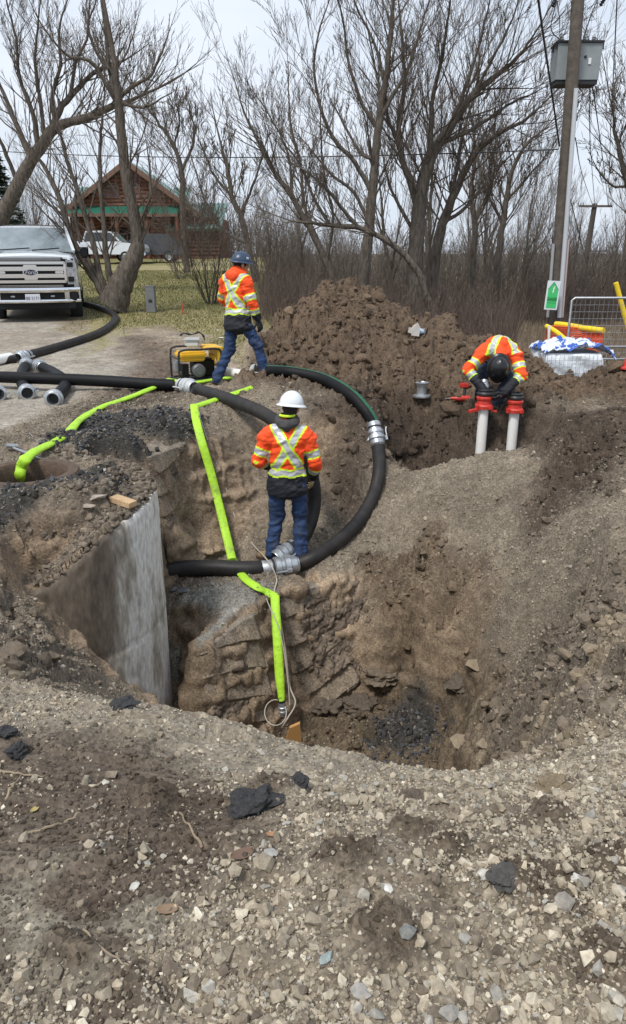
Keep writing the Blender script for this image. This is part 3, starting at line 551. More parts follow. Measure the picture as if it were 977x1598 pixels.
class MB:
    """collects shapes into one mesh"""
    def __init__(s): s.V = []; s.F = []; s.M = []; s.n = 0
    def add(s, V, Fs, m=0):
        s.V.append(np.asarray(V, float)); s.F += [tuple(i + s.n for i in f) for f in Fs]; s.M += [m] * len(Fs); s.n += len(V); return s
    def tube(s, pts, r, seg=12, m=0, cap=True, flat=1.0, up=None, stripe=None):
        pts = np.asarray(pts, float); k = len(pts); r = np.broadcast_to(r, (k,)); t, N, B = frames(pts)
        if up is not None:
            B = np.array([u - a * np.dot(u, a) for a, u in zip(t, np.broadcast_to(up, (k, 3)))]); B /= np.linalg.norm(B, axis=1)[:, None]; N = np.cross(B, t)
        a = np.arange(seg) / seg * 2 * PI; V = pts[:, None] + r[:, None, None] * (np.cos(a)[None, :, None] * N[:, None] + flat * np.sin(a)[None, :, None] * B[:, None])
        Fs = []; ms = []
        for i in range(k - 1):
            for j in range(seg):
                Fs.append((i * seg + j, i * seg + (j + 1) % seg, (i + 1) * seg + (j + 1) % seg, (i + 1) * seg + j)); ms.append(m if stripe is None or j not in stripe[0] else stripe[1])
        if cap: Fs += [tuple(range(seg))[::-1], tuple((k - 1) * seg + j for j in range(seg))]; ms += [m, m]
        n0 = len(s.M); s.add(V.reshape(-1, 3), Fs, m); s.M[n0:] = ms; return s
    def lathe(s, prof, org=(0, 0, 0), axis=(0, 0, 1), seg=20, m=0, arc=2 * PI):
        ax_ = np.array(axis, float); ax_ /= np.linalg.norm(ax_); u = np.cross(ax_, [0, 0, 1.]); u = u if np.linalg.norm(u) > 1e-3 else np.array([1., 0, 0]); u /= np.linalg.norm(u); w = np.cross(ax_, u)
        a = np.arange(seg) / seg * 2 * PI; V = np.array([[np.array(org) + ax_ * h + r * (math.cos(q) * u + math.sin(q) * w) for q in a] for r, h in prof]).reshape(-1, 3)
        Fs = [(i * seg + j, i * seg + (j + 1) % seg, (i + 1) * seg + (j + 1) % seg, (i + 1) * seg + j) for i in range(len(prof) - 1) for j in range(seg)]
        s.add(V, Fs, m); return s
    def box(s, c, size, R=None, m=0, bev=0):
        hx, hy, hz = [q / 2 for q in size]
        if bev:
            bm = bmesh.new(); bmesh.ops.create_cube(bm, size=1); bmesh.ops.scale(bm, vec=size, verts=bm.verts); bmesh.ops.bevel(bm, geom=bm.edges, offset=bev, segments=2, affect='EDGES', clamp_overlap=True); bm.verts.index_update()
            V = np.array([v.co[:] for v in bm.verts]); Fs = [tuple(v.index for v in f.verts) for f in bm.faces]; bm.free()
        else:
            V = np.array([[x, y, z] for x in (-hx, hx) for y in (-hy, hy) for z in (-hz, hz)]); Fs = [(0, 1, 3, 2), (4, 6, 7, 5), (0, 4, 5, 1), (2, 3, 7, 6), (0, 2, 6, 4), (1, 5, 7, 3)]
        if R is not None: V = V @ np.array(R).T
        s.add(V + np.array(c), Fs, m); return s
    def bar(s, a, b, w, h=None, m=0, up=(0, 0, 1)):
        a = np.array(a, float); b = np.array(b, float); t = b - a; Ln = np.linalg.norm(t); t /= Ln; n = np.cross(t, up)
        if np.linalg.norm(n) < 1e-4: n = np.cross(t, [1., 0, 0])
        n /= np.linalg.norm(n); u = np.cross(n, t); return s.box((a + b) / 2, (Ln, w, h or w), np.stack([t, n, u], 1), m)
    def prism(s, pts, a, b, m=0, fn=None):
        """polygon pts (2D) swept between a and b; fn maps (u, v, w) to space"""
        k = len(pts); V = [fn(u, v, a) for u, v in pts] + [fn(u, v, b) for u, v in pts]
        Fs = [tuple(range(k))[::-1], tuple(range(k, 2 * k))] + [(i, (i + 1) % k, k + (i + 1) % k, k + i) for i in range(k)]; s.add(np.array(V), Fs, m); return s
    def grid(s, G, m=0, close_u=False):
        """G[i][j] points"""
        G = np.asarray(G, float); a, b = G.shape[:2]; Fs = [(i * b + j, i * b + (j + 1) % b, (i + 1) * b + (j + 1) % b, (i + 1) * b + j) for i in range(a - 1) for j in range(b if close_u else b - 1)]
        s.add(G.reshape(-1, 3), Fs, m); return s
    def build(s, name, mats, parent=None, smooth=True, loc=None, rot=None, auto=40):
        me = bpy.data.meshes.new(name); me.from_pydata(np.concatenate(s.V).tolist(), [], s.F); me.update()
        for mm in (mats if isinstance(mats, (list, tuple)) else [mats]): me.materials.append(mm)
        me.polygons.foreach_set('material_index', s.M)
        bm = bmesh.new(); bm.from_mesh(me); bmesh.ops.recalc_face_normals(bm, faces=bm.faces)
        for f in bm.faces: f.smooth = smooth
        if smooth:
            for e in bm.edges:
                if len(e.link_faces) == 2 and e.calc_face_angle(0) > math.radians(auto): e.smooth = False
        bm.to_mesh(me); bm.free(); o = bpy.data.objects.new(name, me); COL.objects.link(o)
        if parent: o.parent = parent
        if loc is not None: o.location = loc
        if rot is not None: o.rotation_euler = rot
        return o
def empty(name, loc=(0, 0, 0), rz=0):
    o = bpy.data.objects.new(name, None); COL.objects.link(o); o.location = loc; o.rotation_euler = (0, 0, rz); o.empty_display_size = .2; return o
def clone(o, parent=None):
    c = o.copy(); COL.objects.link(c)
    if parent: c.parent = parent
    for ch in list(o.children):
        k = clone(ch, c)
        for pr in ('category',):
            if pr in k: del k[pr]
    return c
def text_obj(name, s, size, m, parent, loc, rot, ext=.002, shear=0, bold=0):
    cu = bpy.data.curves.new(name, 'FONT'); cu.body = s; cu.size = size; cu.extrude = ext; cu.align_x = 'CENTER'; cu.align_y = 'CENTER'; cu.shear = shear; cu.offset = bold
    tmp = bpy.data.objects.new(name, cu); COL.objects.link(tmp); dg = bpy.context.evaluated_depsgraph_get(); dg.update()
    me = bpy.data.meshes.new_from_object(tmp.evaluated_get(dg)); bpy.data.objects.remove(tmp); me.materials.clear(); me.materials.append(m)
    o = bpy.data.objects.new(name, me); COL.objects.link(o); o.parent = parent; o.location = loc; o.rotation_euler = rot; return o

M_black = mat('black_rubber', (.022, .022, .024), .5, noise=.35, nscale=14, bump=.35, bscale=60, spec=.4, bdist=.004)
M_hose = mat('hose_rubber', (.016, .016, .018), .5, noise=1, nscale=7, bump=.5, bscale=70, spec=.25, dark=(.04, .034, .03), bdist=.003)
M_hosec = mat('clean_hose_rubber', (.008, .008, .009), .6, noise=.3, nscale=9, bump=.3, bscale=70, spec=.22, bdist=.003)
M_green = mat('green_stripe', (.015, .11, .05), .5, noise=.5, nscale=40)
M_neon = mat('neon_hose', (.40, .70, .035), .6, noise=.12, nscale=6, bump=.8, bscale=18, bdist=.014)
def dirty(m, c, sc, lo, hi):
    t = m.node_tree; p = t.nodes['Principled BSDF']; s = p.inputs['Base Color'].links[0].from_socket if p.inputs['Base Color'].links else None; tcn = t.nodes.new('ShaderNodeTexCoord'); nn = t.nodes.new('ShaderNodeTexNoise'); nn.inputs['Scale'].default_value = sc; nn.inputs['Detail'].default_value = 6; nn.inputs['Roughness'].default_value = .7
    t.links.new(tcn.outputs['Object'], nn.inputs['Vector']); mr = t.nodes.new('ShaderNodeMapRange'); mr.inputs['From Min'].default_value = lo; mr.inputs['From Max'].default_value = hi; t.links.new(nn.outputs['Fac'], mr.inputs['Value']); mx = t.nodes.new('ShaderNodeMix'); mx.data_type = 'RGBA'; t.links.new(mr.outputs['Result'], mx.inputs['Factor']); mx.inputs[6].default_value = p.inputs['Base Color'].default_value[:]; s and t.links.new(s, mx.inputs[6]); mx.inputs[7].default_value = (*c, 1); t.links.new(mx.outputs[2], p.inputs['Base Color']); return m
dirty(M_neon, (.10, .10, .05), 34, .60, .66); dirty(M_neon, (.22, .26, .07), 5, .56, .72)
M_ink = mat('hose_print', (.05, .09, .02), .7)
M_alu = mat('aluminium', (.48, .50, .52), .38, .75, noise=.25, nscale=30, bump=.15, bscale=60, bdist=.003)
M_pvc = mat('white_pvc', (.88, .87, .84), .4, noise=.07, nscale=10, dark=(.82, .80, .75))
M_red = mat('red_iron', (.55, .045, .03), .45, noise=.3, nscale=25)
M_dark = mat('dark_metal', (.03, .03, .032), .5, .2)
M_steel = mat('galvanised_steel', (.42, .43, .44), .42, .8, noise=.2, nscale=20)
M_wood = mat('raw_timber', (.50, .34, .19), .75, noise=.25, nscale=12, bump=.3, bscale=40)
M_conc = mat('concrete', (.34, .32, .29), .85, noise=.25, nscale=14, bump=.4, bscale=50)
def inwards(o): return o
# ---------------------------------------------------------------- manhole
mh = empty('manhole', (float(CYL[0]), float(CYL[1]), -3.0)); tag(mh, 'old concrete manhole, half dug out, its open top taking the green hose', 'manhole')
cx, cy = CYL
aa = np.radians(np.arange(0, 360, 3.0)); TA = [a for a, z in TOPR][::-1]; TZ = [z for a, z in TOPR][::-1]
deg = (np.degrees(aa) + 180) % 360 - 180
topz = np.interp(deg, [-180, -90] + TA + [110, 180], [-.7, -.65] + TZ + [-.1, -.6]) - .045 + .02 * vn(aa * 9, aa * 0, 5) + .012 * vn(aa * 31, aa * 0, 6)
Vb = MB(); rows_ = 90; G = []
for i in range(rows_ + 1):
    f = i / rows_; z = -2.9 + f * (topz + 2.9); ro = CR + .008 * fbm(aa * 3, z * 2, .6, 4, 3) + .006 * (np.abs(z + 1.25) < .02) * -1.5 - .012 * sm(.99, 1, np.full_like(z, f)) + .015 * fbm(aa * 6, z * 5, .5, 3, 8) * sm(.75, 1, np.full_like(z, f))
    G.append(np.stack([cx + ro * np.cos(aa), cy + ro * np.sin(aa), z], 1))
G.append(np.stack([cx + (CR - .13) * np.cos(aa), cy + (CR - .13) * np.sin(aa), topz - .01], 1)); G.append(np.stack([cx + (CR - .13) * np.cos(aa), cy + (CR - .13) * np.sin(aa), topz * 0 - 2.9], 1))
G = np.array(G) - np.array([cx, cy, -3.0]); Vb.grid(G, close_u=True)
mc = bpy.data.materials.new('old_concrete'); mc.use_nodes = True; t = mc.node_tree; p = t.nodes['Principled BSDF']; l = t.links.new
geo = t.nodes.new('ShaderNodeNewGeometry'); mpn = t.nodes.new('ShaderNodeMapping'); mpn.inputs['Scale'].default_value = (1, 1, .32); l(geo.outputs['Position'], mpn.inputs['Vector'])
na = t.nodes.new('ShaderNodeTexNoise'); na.inputs['Scale'].default_value = 4.2; na.inputs['Detail'].default_value = 8; na.inputs['Roughness'].default_value = .58; l(mpn.outputs['Vector'], na.inputs['Vector'])
sx = t.nodes.new('ShaderNodeSeparateXYZ'); l(geo.outputs['Position'], sx.inputs['Vector'])
# clay clings to the left of the barrel, bare pale concrete shows on its right; the colour gradient also paints curvature shading
mr = t.nodes.new('ShaderNodeMapRange'); mr.inputs['From Min'].default_value = -1.72; mr.inputs['From Max'].default_value = -1.42; mr.inputs['To Min'].default_value = -.28; mr.inputs['To Max'].default_value = .36; l(sx.outputs['X'], mr.inputs['Value'])
ad = t.nodes.new('ShaderNodeMath'); ad.operation = 'ADD'; l(mr.outputs['Result'], ad.inputs[0]); l(na.outputs['Fac'], ad.inputs[1])
rmp = t.nodes.new('ShaderNodeValToRGB'); e = rmp.color_ramp.elements; e[0].position = .40; e[0].color = (.12, .093, .069, 1); e[1].position = .84; e[1].color = (.66, .63, .58, 1)
x_ = rmp.color_ramp.elements.new(.62); x_.color = (.19, .155, .12, 1); x_ = rmp.color_ramp.elements.new(.76); x_.color = (.40, .36, .30, 1)
x_ = rmp.color_ramp.elements.new(.27); x_.color = (.165, .13, .096, 1)
l(ad.outputs[0], rmp.inputs['Fac'])
nb = t.nodes.new('ShaderNodeTexNoise'); nb.inputs['Scale'].default_value = 38; nb.inputs['Detail'].default_value = 5; l(mpn.outputs['Vector'], nb.inputs['Vector'])
mrb = t.nodes.new('ShaderNodeMapRange'); mrb.inputs['From Min'].default_value = .3; mrb.inputs['From Max'].default_value = .7; mrb.inputs['To Min'].default_value = .7; mrb.inputs['To Max'].default_value = 1.25; l(nb.outputs['Fac'], mrb.inputs['Value'])
mm = t.nodes.new('ShaderNodeMix'); mm.data_type = 'RGBA'; mm.blend_type = 'MULTIPLY'; mm.inputs['Factor'].default_value = 1; l(rmp.outputs['Color'], mm.inputs[6]); l(mrb.outputs['Result'], mm.inputs[7]); l(mm.outputs[2], p.inputs['Base Color'])
p.inputs['Roughness'].default_value = .85
bp = t.nodes.new('ShaderNodeBump'); bp.inputs['Strength'].default_value = .7; bp.inputs['Distance'].default_value = .02; l(na.outputs['Fac'], bp.inputs['Height']); l(bp.outputs['Normal'], p.inputs['Normal'])
Vb.build('barrel', mc, mh, auto=32)
fr = MB(); mx_, my_ = MHC; g0 = 0
fr.lathe([(.40, -.055), (.41, .005), (.40, .02), (.365, .022), (.36, .0), (.335, -.005), (.33, -.16), (.30, -.16), (.30, -.02), (.322, .016), (.365, .022)], (0, 0, 0), seg=64)
fr.build('frame_ring', mat('rusty_iron', (.16, .10, .065), .8, .3, noise=.5, nscale=30, bump=.6, bscale=60, dark=(.07, .055, .045)), mh, loc=(mx_ - cx, my_ - cy, 3.0))
MB().lathe([(.31, -.14), (.312, -.6), (.305, -1.25), (.001, -1.27)], (0, 0, 0), seg=40).build('chimney', mat('dirty_brick', (.10, .08, .06), .9, noise=.5, nscale=15, bump=.6, bscale=30), mh, loc=(mx_ - cx, my_ - cy, 3.0))

# ---------------------------------------------------------------- couplings and hoses
def coupling(name, pos, dirv, r, parent, mats=None, lever=True, mouth=False, label=None, Ls=1.0, roll=0.0):
    """cam lock coupling: shank, collar rings and two lever arms"""
    mats = mats or [M_alu, M_dark]; b = MB(); d = np.array(dirv, float); d /= np.linalg.norm(d); s = Ls
    b.lathe([(r * 1.02, -.16 * s), (r * 1.1, -.15 * s), (r * 1.1, -.06 * s), (r * 1.32, -.05 * s), (r * 1.34, -.01 * s), (r * 1.12, 0), (r * 1.12, .02 * s), (r * 1.42, .03 * s), (r * 1.45, .07 * s), (r * 1.2, .08 * s), (r * 1.16, .13 * s), (r * 1.02, .14 * s)] + ([(r * .9, .14 * s), (r * .86, .05 * s), (r * .86, -.1 * s)] if mouth else [(r * .98, .15 * s)]), pos, d, 24)
    b.lathe([(r * 1.13, -.1), (r * 1.16, -.095), (r * 1.16, -.08), (r * 1.13, -.075)], pos, d, 24, m=1)
    if lever:
        u = np.cross(d, [0, 0, 1.]); u /= np.linalg.norm(u) + 1e-9; w = np.cross(u, d); u = u * math.cos(roll) + w * math.sin(roll)
        for sg in (-1, 1):
            q = np.array(pos) + d * .05 * s + u * sg * r * 1.5; b.box(q, (.05, .05, .03), np.stack([d, u, np.cross(d, u)], 1))
            pts = spline([q, q + u * sg * .02 - d * .04, q - d * .10 + u * sg * .02, q - d * .15 + u * sg * .035], 4); b.tube(pts, [.013] * 4 + [.010] * (len(pts) - 4), 8)
    o = b.build(name, mats, parent, auto=35)
    if label: o['label'] = label
    return o
def off(p, dz): return np.array([p[0], p[1], p[2] + dz])
def lay(pts, r, sink=.25, n=8, lift=None):
    """a path that rests on the ground: points are (px, py) on the ground or 3D; the tube centre rides at r"""
    out = []
    for q in pts:
        if len(q) == 2: h = hit(*q); out.append(np.array([h.x, h.y, h.z + r * (1 - sink)]))
        else: out.append(np.array(q, float))
    s = spline(out, n); return s
def relax(s, r, sink=.2):
    for i in range(len(s)): s[i][2] = max(s[i][2], ground(s[i][0], s[i][1]) + r * (1 - sink))
    k = s.copy()
    for _ in range(3):
        k[1:-1, 2] = (k[:-2, 2] + 2 * k[1:-1, 2] + k[2:, 2]) / 4
    return np.maximum(k, np.where(np.arange(3) == 2, s - .02, -9))
def at(px, py, z): return W(px, py, z)
HR = .078
def ride(lst, r, n=8, k=.9):
    return spline([np.array(hit(a_, b_, lift=r * k)) for a_, b_ in lst], n)
# 1: big loop on the right of the pit, ends at the coupling under the worker
e1 = empty('suction_hose', tuple(at(588, 680, -.55))); tag(e1, 'black hose curving in a wide loop right of the white-hatted worker', 'hose', 'black rubber hoses round the pit')
org = np.array(e1.location)
up = np.array([at(415, 579, .06), at(455, 581, .1), at(505, 592, .07), at(545, 614, .0), at(570, 640, -.12), at(583, 662, -.3)])
up = ride([(415, 579), (455, 581), (505, 592), (545, 614), (570, 640), (583, 660)], HR, 1); b = MB(); s_ = spline(up, 8) - org; b.tube(s_, HR, 16, stripe=((11, 12), 1)); b.build('upper_hose', [M_hosec, M_green], e1)
dn = np.array([at(590, 697, -.6), at(591, 730, -.82), at(583, 770, -1.0), at(560, 815, -1.12), at(530, 845, -1.2), at(495, 868, -1.28), at(462, 882, -1.31), at(445, 884, -1.31)])
dn = ride([(590, 697), (592, 730), (584, 770), (561, 812), (530, 843), (495, 867), (462, 882), (445, 884)], HR, 1); b = MB(); b.tube(spline(dn, 8) - org, HR, 16); b.build('lower_hose', M_hose, e1)
pc = (up[-1] + dn[0]) / 2; coupling('coupling', pc - org, dn[0] - up[-1], HR, e1)
# 2: hose lying across the bench to the left, behind the manhole
e2 = empty('suction_hose', tuple(at(340, 888, -1.32))); tag(e2, 'black hose lying on the bench from the barrel to the worker\'s feet', 'hose', 'black rubber hoses round the pit'); org = np.array(e2.location)
q = np.array([at(205, 935, -1.5), at(236, 902, -1.38), at(275, 889, -1.32), at(330, 886, -1.31), at(385, 888, -1.31), at(418, 886, -1.31)]); b = MB(); b.tube(spline(q, 8) - org, HR + .006, 16); b.build('hose', M_hose, e2)
coupling('coupling', at(438, 884, -1.3) - org, at(465, 880, -1.3) - at(420, 886, -1.3), HR, e2, Ls=1.25)
# 3: hose coming from the left across the drive, over the edge and down behind the worker
e3 = empty('suction_hose', tuple(at(150, 594, .12))); tag(e3, 'black hose running from the left edge past the generator into the pit', 'hose', 'black rubber hoses round the pit'); org = np.array(e3.location)
q = np.array([at(-120, 585, .13), at(-40, 587, .14), at(50, 590, .17), at(150, 594, .13), at(230, 599, .10), at(272, 601, .08)]); b = MB(); b.tube(spline(q, 10) - org, HR, 16, stripe=((3, 4), 1)); b.build('upper_hose', [M_hosec, M_green], e3)
q3 = at(292, 603, .08); coupling('coupling', q3 - org, at(310, 608, .07) - at(280, 601, .08), HR * 1.02, e3, mats=[mat('grey_casting', (.55, .56, .56), .5, .3), M_dark])
q = np.array([at(308, 608, .07), at(325, 613, .06), at(360, 624, .05), at(400, 640, .03), at(430, 658, -.03), at(462, 690, -.2), at(484, 735, -.5), at(490, 785, -.85), at(478, 830, -1.12), at(455, 858, -1.22)]); b = MB(); b.tube(spline(q, 8) - org, HR, 16); b.build('lower_hose', M_hose, e3)
coupling('coupling', at(444, 862, -1.24) - org, at(430, 872, -1.26) - at(462, 850, -1.18), HR * .95, e3, Ls=.9)
# 4: hose from behind the truck down the drive
e4 = empty('suction_hose', tuple(hit(100, 545))); tag(e4, 'dusty black hose snaking down the driveway from behind the white truck', 'hose', 'black rubber hoses round the pit'); org = np.array(e4.location)
s_ = lay([(40, 562), (75, 552), (120, 538), (155, 525), (176, 510), (180, 498), (165, 488), (140, 480), (118, 477), (90, 476)], HR, n=8); b = MB(); b.tube(s_ - org, HR, 16); b.build('hose', M_hose, e4)
c4 = s_[0] + (s_[0] - s_[4]) * .15; coupling('coupling', c4 - org, s_[0] - s_[4], HR, e4)
h1, h2 = hit(34, 560), hit(-60, 580); v = MB(); p1 = s_[0] + (s_[0] - s_[6]) / np.linalg.norm(s_[0] - s_[6]) * .25; p2 = np.array([h2.x - .3, h2.y, h2.z + .1]); v.tube(spline([p1, (p1 + p2) / 2, p2], 6) - org, HR * .85, 14); v.build('tail_hose', M_hose, e4)
# white pipe lying beside it
e = MB(); a_, b_ = hit(18, 566), hit(-90, 588); d_ = (b_ - a_).normalized()
pipe = e.lathe([(.052, 0), (.075, .0), (.078, .01), (.078, 1.6), (.055, 1.6), (.052, 0)], (0, 0, .08), tuple(d_), 24).build('pvc_pipe', M_pvc, loc=a_); tag(pipe, 'white plastic pipe lying on the driveway at the left edge of the photo', 'pipe')
# 5, 6: short hoses with open couplings on the drive
def short_hose(pts, lab, mouthlever):
    o = empty('short_hose', tuple(hit(*pts[-1]))); tag(o, lab, 'hose', 'short hoses with open ends on the driveway'); org = np.array(o.location)
    s_ = lay(pts, HR, 0, 8); s_[-1] += 0; b = MB(); b.tube(s_[1:-1] - org, HR, 16, cap=False); b.build('hose', M_hosec, o)
    for k, sg in ((0, 1), (-1, -1)):
        pos = s_[0] if k == 0 else s_[-1]; dr = (s_[0] - s_[3]) if k == 0 else (s_[-1] - s_[-4]); coupling('coupling', pos - org, dr, HR, o, lever=(mouthlever and k), mouth=True, Ls=.7)
        MB().lathe([(.001, 0), (HR * .9, 0.001)], pos - org - dr / np.linalg.norm(dr) * .04, dr, 16).build('bore_shade_disc', M_dark, o)  # dark disc stands in for the shade inside the open hose end
    return o
short_hose([(42, 578), (36, 590), (35, 604), (43, 622)], 'short black hose under the long one, with lever arms on its open end', True)
short_hose([(64, 580), (85, 590), (102, 604), (100, 617), (86, 631)], 'bent short black hose under the long hose, its ring end open to the front', False)
short_hose([(-60, 604), (-30, 612), (-4, 624)], 'short black hose cut off by the left edge of the photo', True)
# ---------------------------------------------------------------- green layflat hose and cable
def layflat(name, segs, lab, r=.058, flat=.33, group=None):
    e = empty(name, tuple(segs[0][len(segs[0]) // 2])); tag(e, lab, 'hose', group); org = np.array(e.location)
    for s_ in segs:
        b = MB(); t_, N_, B_ = frames(s_); rr_ = r * (1 + .08 * np.sin(np.arange(len(s_)) * 1.3)); b.tube(s_ - org, rr_, 16, flat=flat, up=UPV if UPV is not None else (0, 0, 1)); b.build('hose_length', M_neon, e)
    return e, org
def grnd(lst, dz=.03, n=8): return lay([q if len(q) == 3 else q for q in lst], dz, 0, n)
UPV = (0, 0, 1)
G1 = [at(262, 596, .05), at(230, 609, .06), at(200, 621, .04), at(160, 635, .04), at(125, 655, .05), at(104, 678, .05), at(80, 692, .05), at(55, 704, .07)]
s1 = spline(G1, 8); e5 = empty('layflat_hose', tuple(G1[4])); tag(e5, 'neon green hose from the generator down into the open manhole', 'hose', 'neon green flat hoses'); org = np.array(e5.location)
s2 = spline([at(55, 704, .07), at(40, 716, .07), at(34, 728, .0), at(30, 748, -.13), at(28, 770, -.5)], 8); sj = np.concatenate([s1[:-1], s2]); kk = sm(len(s1) - 12, len(s1) + 6, np.arange(len(sj)))[:, None]; MB().tube(sj - org, .048 + .003 * np.sin(np.arange(len(sj)) * .9), 16, flat=.5, up=np.array([[0, 0, 1.]]) * (1 - kk) + np.array([[.1, -1, .25]]) * kk).build('hose_length', M_neon, e5)
e6 = empty('layflat_hose', tuple(at(330, 630, 0))); tag(e6, 'neon green hose hanging over the edge down to the pit bottom', 'hose', 'neon green flat hoses'); org = np.array(e6.location)
MB().tube(spline([at(262, 592, .03), at(300, 597, .03), at(352, 590, .04), at(380, 595, .05), at(404, 599, .05)], 6) - org, .045, 14, flat=.45, up=(0, 0, 1)).build('hose_length', M_neon, e6)
MB().tube(spline([at(406, 600, .09), at(385, 608, .06), at(355, 618, .03), at(325, 628, .02), at(306, 634, .02)], 6) - org, .055, 14, flat=.5, up=(0, 0, 1)).build('hose_length', M_neon, e6)
wall = []
for px_, py_ in ((303, 632), (306, 655), (315, 690), (327, 730), (340, 780), (352, 830), (362, 872)):
    wall.append(np.array(hit(px_, py_, lift=.32 if 660 < py_ < 850 else .14)))
def facing(s_): return np.array([0, -.75, .65])
MB().tube(spline(wall, 6) - org, .046, 16, flat=.35, up=(.25, -.9, .45)).build('hose_length', M_neon, e6)
br = [np.array(hit(a_, b_, lift=.05)) for a_, b_ in ((362, 871), (380, 900), (398, 914), (415, 923))] + [W(431, 931, d=6.44)]
MB().tube(spline(br, 6) - org, .044, 14, flat=.4, up=(0, -.3, .9)).build('hose_length', M_neon, e6)
dr_ = [W(429, 930, d=6.42), W(430, 950, d=6.3), W(433, 1000, d=6.12), W(436, 1050, d=6.0), W(440, 1096, d=5.9)]
MB().tube(spline(dr_, 6) - org, [.043] * 20 + [.04, .037, .034, .032, .032], 14, flat=.5, up=(0, -1, .2)).build('hose_length', M_neon, e6)
ink = MB()
def marks(s_, upv, r, flat, every, mb, org, k0=2):
    t_, N_, B_ = frames(s_); B2 = np.array([np.array(upv) - a * np.dot(upv, a) for a in t_]); B2 /= np.linalg.norm(B2, axis=1)[:, None]; N2 = np.cross(B2, t_)
    rsx = np.random.RandomState(3)
    for i in range(k0, len(s_) - 1, every):
        for k in range(3):
            f = k * .28; pc_ = s_[i] * (1 - f) + s_[i + 1] * f; mb.box(pc_ + B2[i] * (r * flat + .0012) - org, (.018 + .02 * rsx.rand(), .012, .002), np.stack([t_[i], N2[i], B2[i]], 1))
coupling('hose_end', W(441, 1106, d=5.88) - org, (.1, 0, -1), .03, e6, lever=False, Ls=.5)
# thin cable hanging beside it
pts = []
for px_, py_ in ((308, 634), (318, 670), (335, 715), (352, 760), (370, 815), (395, 850)):
    pts.append(np.array(hit(px_, py_, lift=.04)))
pts += [at(412, 868, -1.18), at(424, 884, -1.18), at(432, 905, -1.3), at(428, 925, -1.36), W(436, 960, d=6.3), W(446, 1020, d=6.1), W(452, 1070, d=5.95), W(461, 1097, d=5.85), W(448, 1122, d=5.75), W(440, 1135, d=5.75)]
s_ = spline(pts, 6); cb = MB(); oc = s_[0]; cb.tube(s_ - oc, .0075, 6)
a = np.linspace(0, 2 * PI, 30); lp = np.array([W(430 + 17 * math.cos(k), 1112 + 20 * math.sin(k), d=5.82 - .1 * math.sin(k)) for k in a]); cb.tube(lp - oc, .005, 6)
c2 = spline([at(424, 884, -1.18), at(414, 905, -1.33), at(406, 912, -1.36), at(411, 922, -1.37), W(420, 945, d=6.3), W(438, 990, d=6.12), W(449, 1060, d=5.95), W(452, 1100, d=5.85)], 6); cb.tube(c2 - oc, .005, 6)
tag(cb.build('power_cable', mat('dirty_cable', (.42, .38, .32), .6), loc=oc), 'thin dirty-white cable hanging beside the neon green hose down to the pit bottom', 'cable')
# white pipe behind the walking worker with its elbow
h1 = at(338, 578, .08); h2 = at(412, 590, .07); d_ = Vector(h2 - h1).normalized(); Ln = float(np.linalg.norm(h2 - h1))
wp = empty('pvc_pipe', tuple(h1)); tag(wp, 'white plastic pipe on the ground behind the walking worker\'s legs', 'pipe'); MB().lathe([(.06, 0), (.07, 0), (.07, Ln), (.055, Ln), (.055, 0)], (0, 0, 0), tuple(d_), 20).build('tube', M_pvc, wp)
p_ = at(402, 579, .1) - h1; MB().lathe([(.075, -.09), (.095, -.08), (.095, -.02), (.08, -.01), (.08, .02), (.1, .03), (.1, .08), (.06, .09)], p_, (at(425, 580, .08) - at(395, 576, .08)), 20).build('end_fitting', mat('pale_casting', (.6, .61, .6), .5, .2), wp)
# ---------------------------------------------------------------- people
from_dirty = 1
M_org = mat('orange_cloth', (.95, .085, .012), .8, noise=.1, nscale=9, bump=.5, bscale=22, bdist=.02)
M_lime = mat('lime_tape', (.62, .88, .03), .6)
M_refl = mat('reflective_tape', (.50, .50, .52), .4, .2, noise=.12, nscale=30)
M_navy = mat('dark_cloth', (.010, .011, .017), .75, noise=.2, nscale=12, bump=.5, bscale=30, bdist=.012)
M_jean = mat('denim', (.020, .044, .115), .85, noise=.45, nscale=9, bump=.6, bscale=26, bdist=.018)
M_jean2 = mat('dark_denim', (.015, .028, .055), .85, noise=.4, nscale=9, bump=.6, bscale=26, bdist=.018)
dirty(M_jean, (.085, .075, .065), 7, .54, .70); dirty(M_jean2, (.07, .06, .05), 7, .54, .70); dirty(M_org, (.30, .09, .03), 6, .60, .80); dirty(M_lime, (.30, .33, .08), 12, .55, .75)
M_skin = mat('skin', (.46, .25, .17), .55)
M_hair = mat('dark_hair', (.02, .014, .01), .8)
M_tan = mat('tan_leather', (.27, .18, .10), .8, noise=.35, nscale=18, bump=.4, bscale=40)
M_sole = mat('boot_sole', (.06, .04, .03), .85)
M_glove = mat('tan_glove', (.50, .38, .2), .8, noise=.3, nscale=20)
M_bglove = mat('black_glove', (.02, .02, .022), .75, bump=.4, bscale=50)
M_hood = mat('grey_hood', (.06, .057, .058), .9, bump=.6, bscale=25, bdist=.02)
M_white = mat('white_shell', (.74, .76, .77), .35, noise=.08, nscale=14)
M_bhat = mat('blue_shell', (.03, .055, .10), .35, noise=.2, nscale=14)
M_khat = mat('black_shell', (.012, .013, .015), .3)
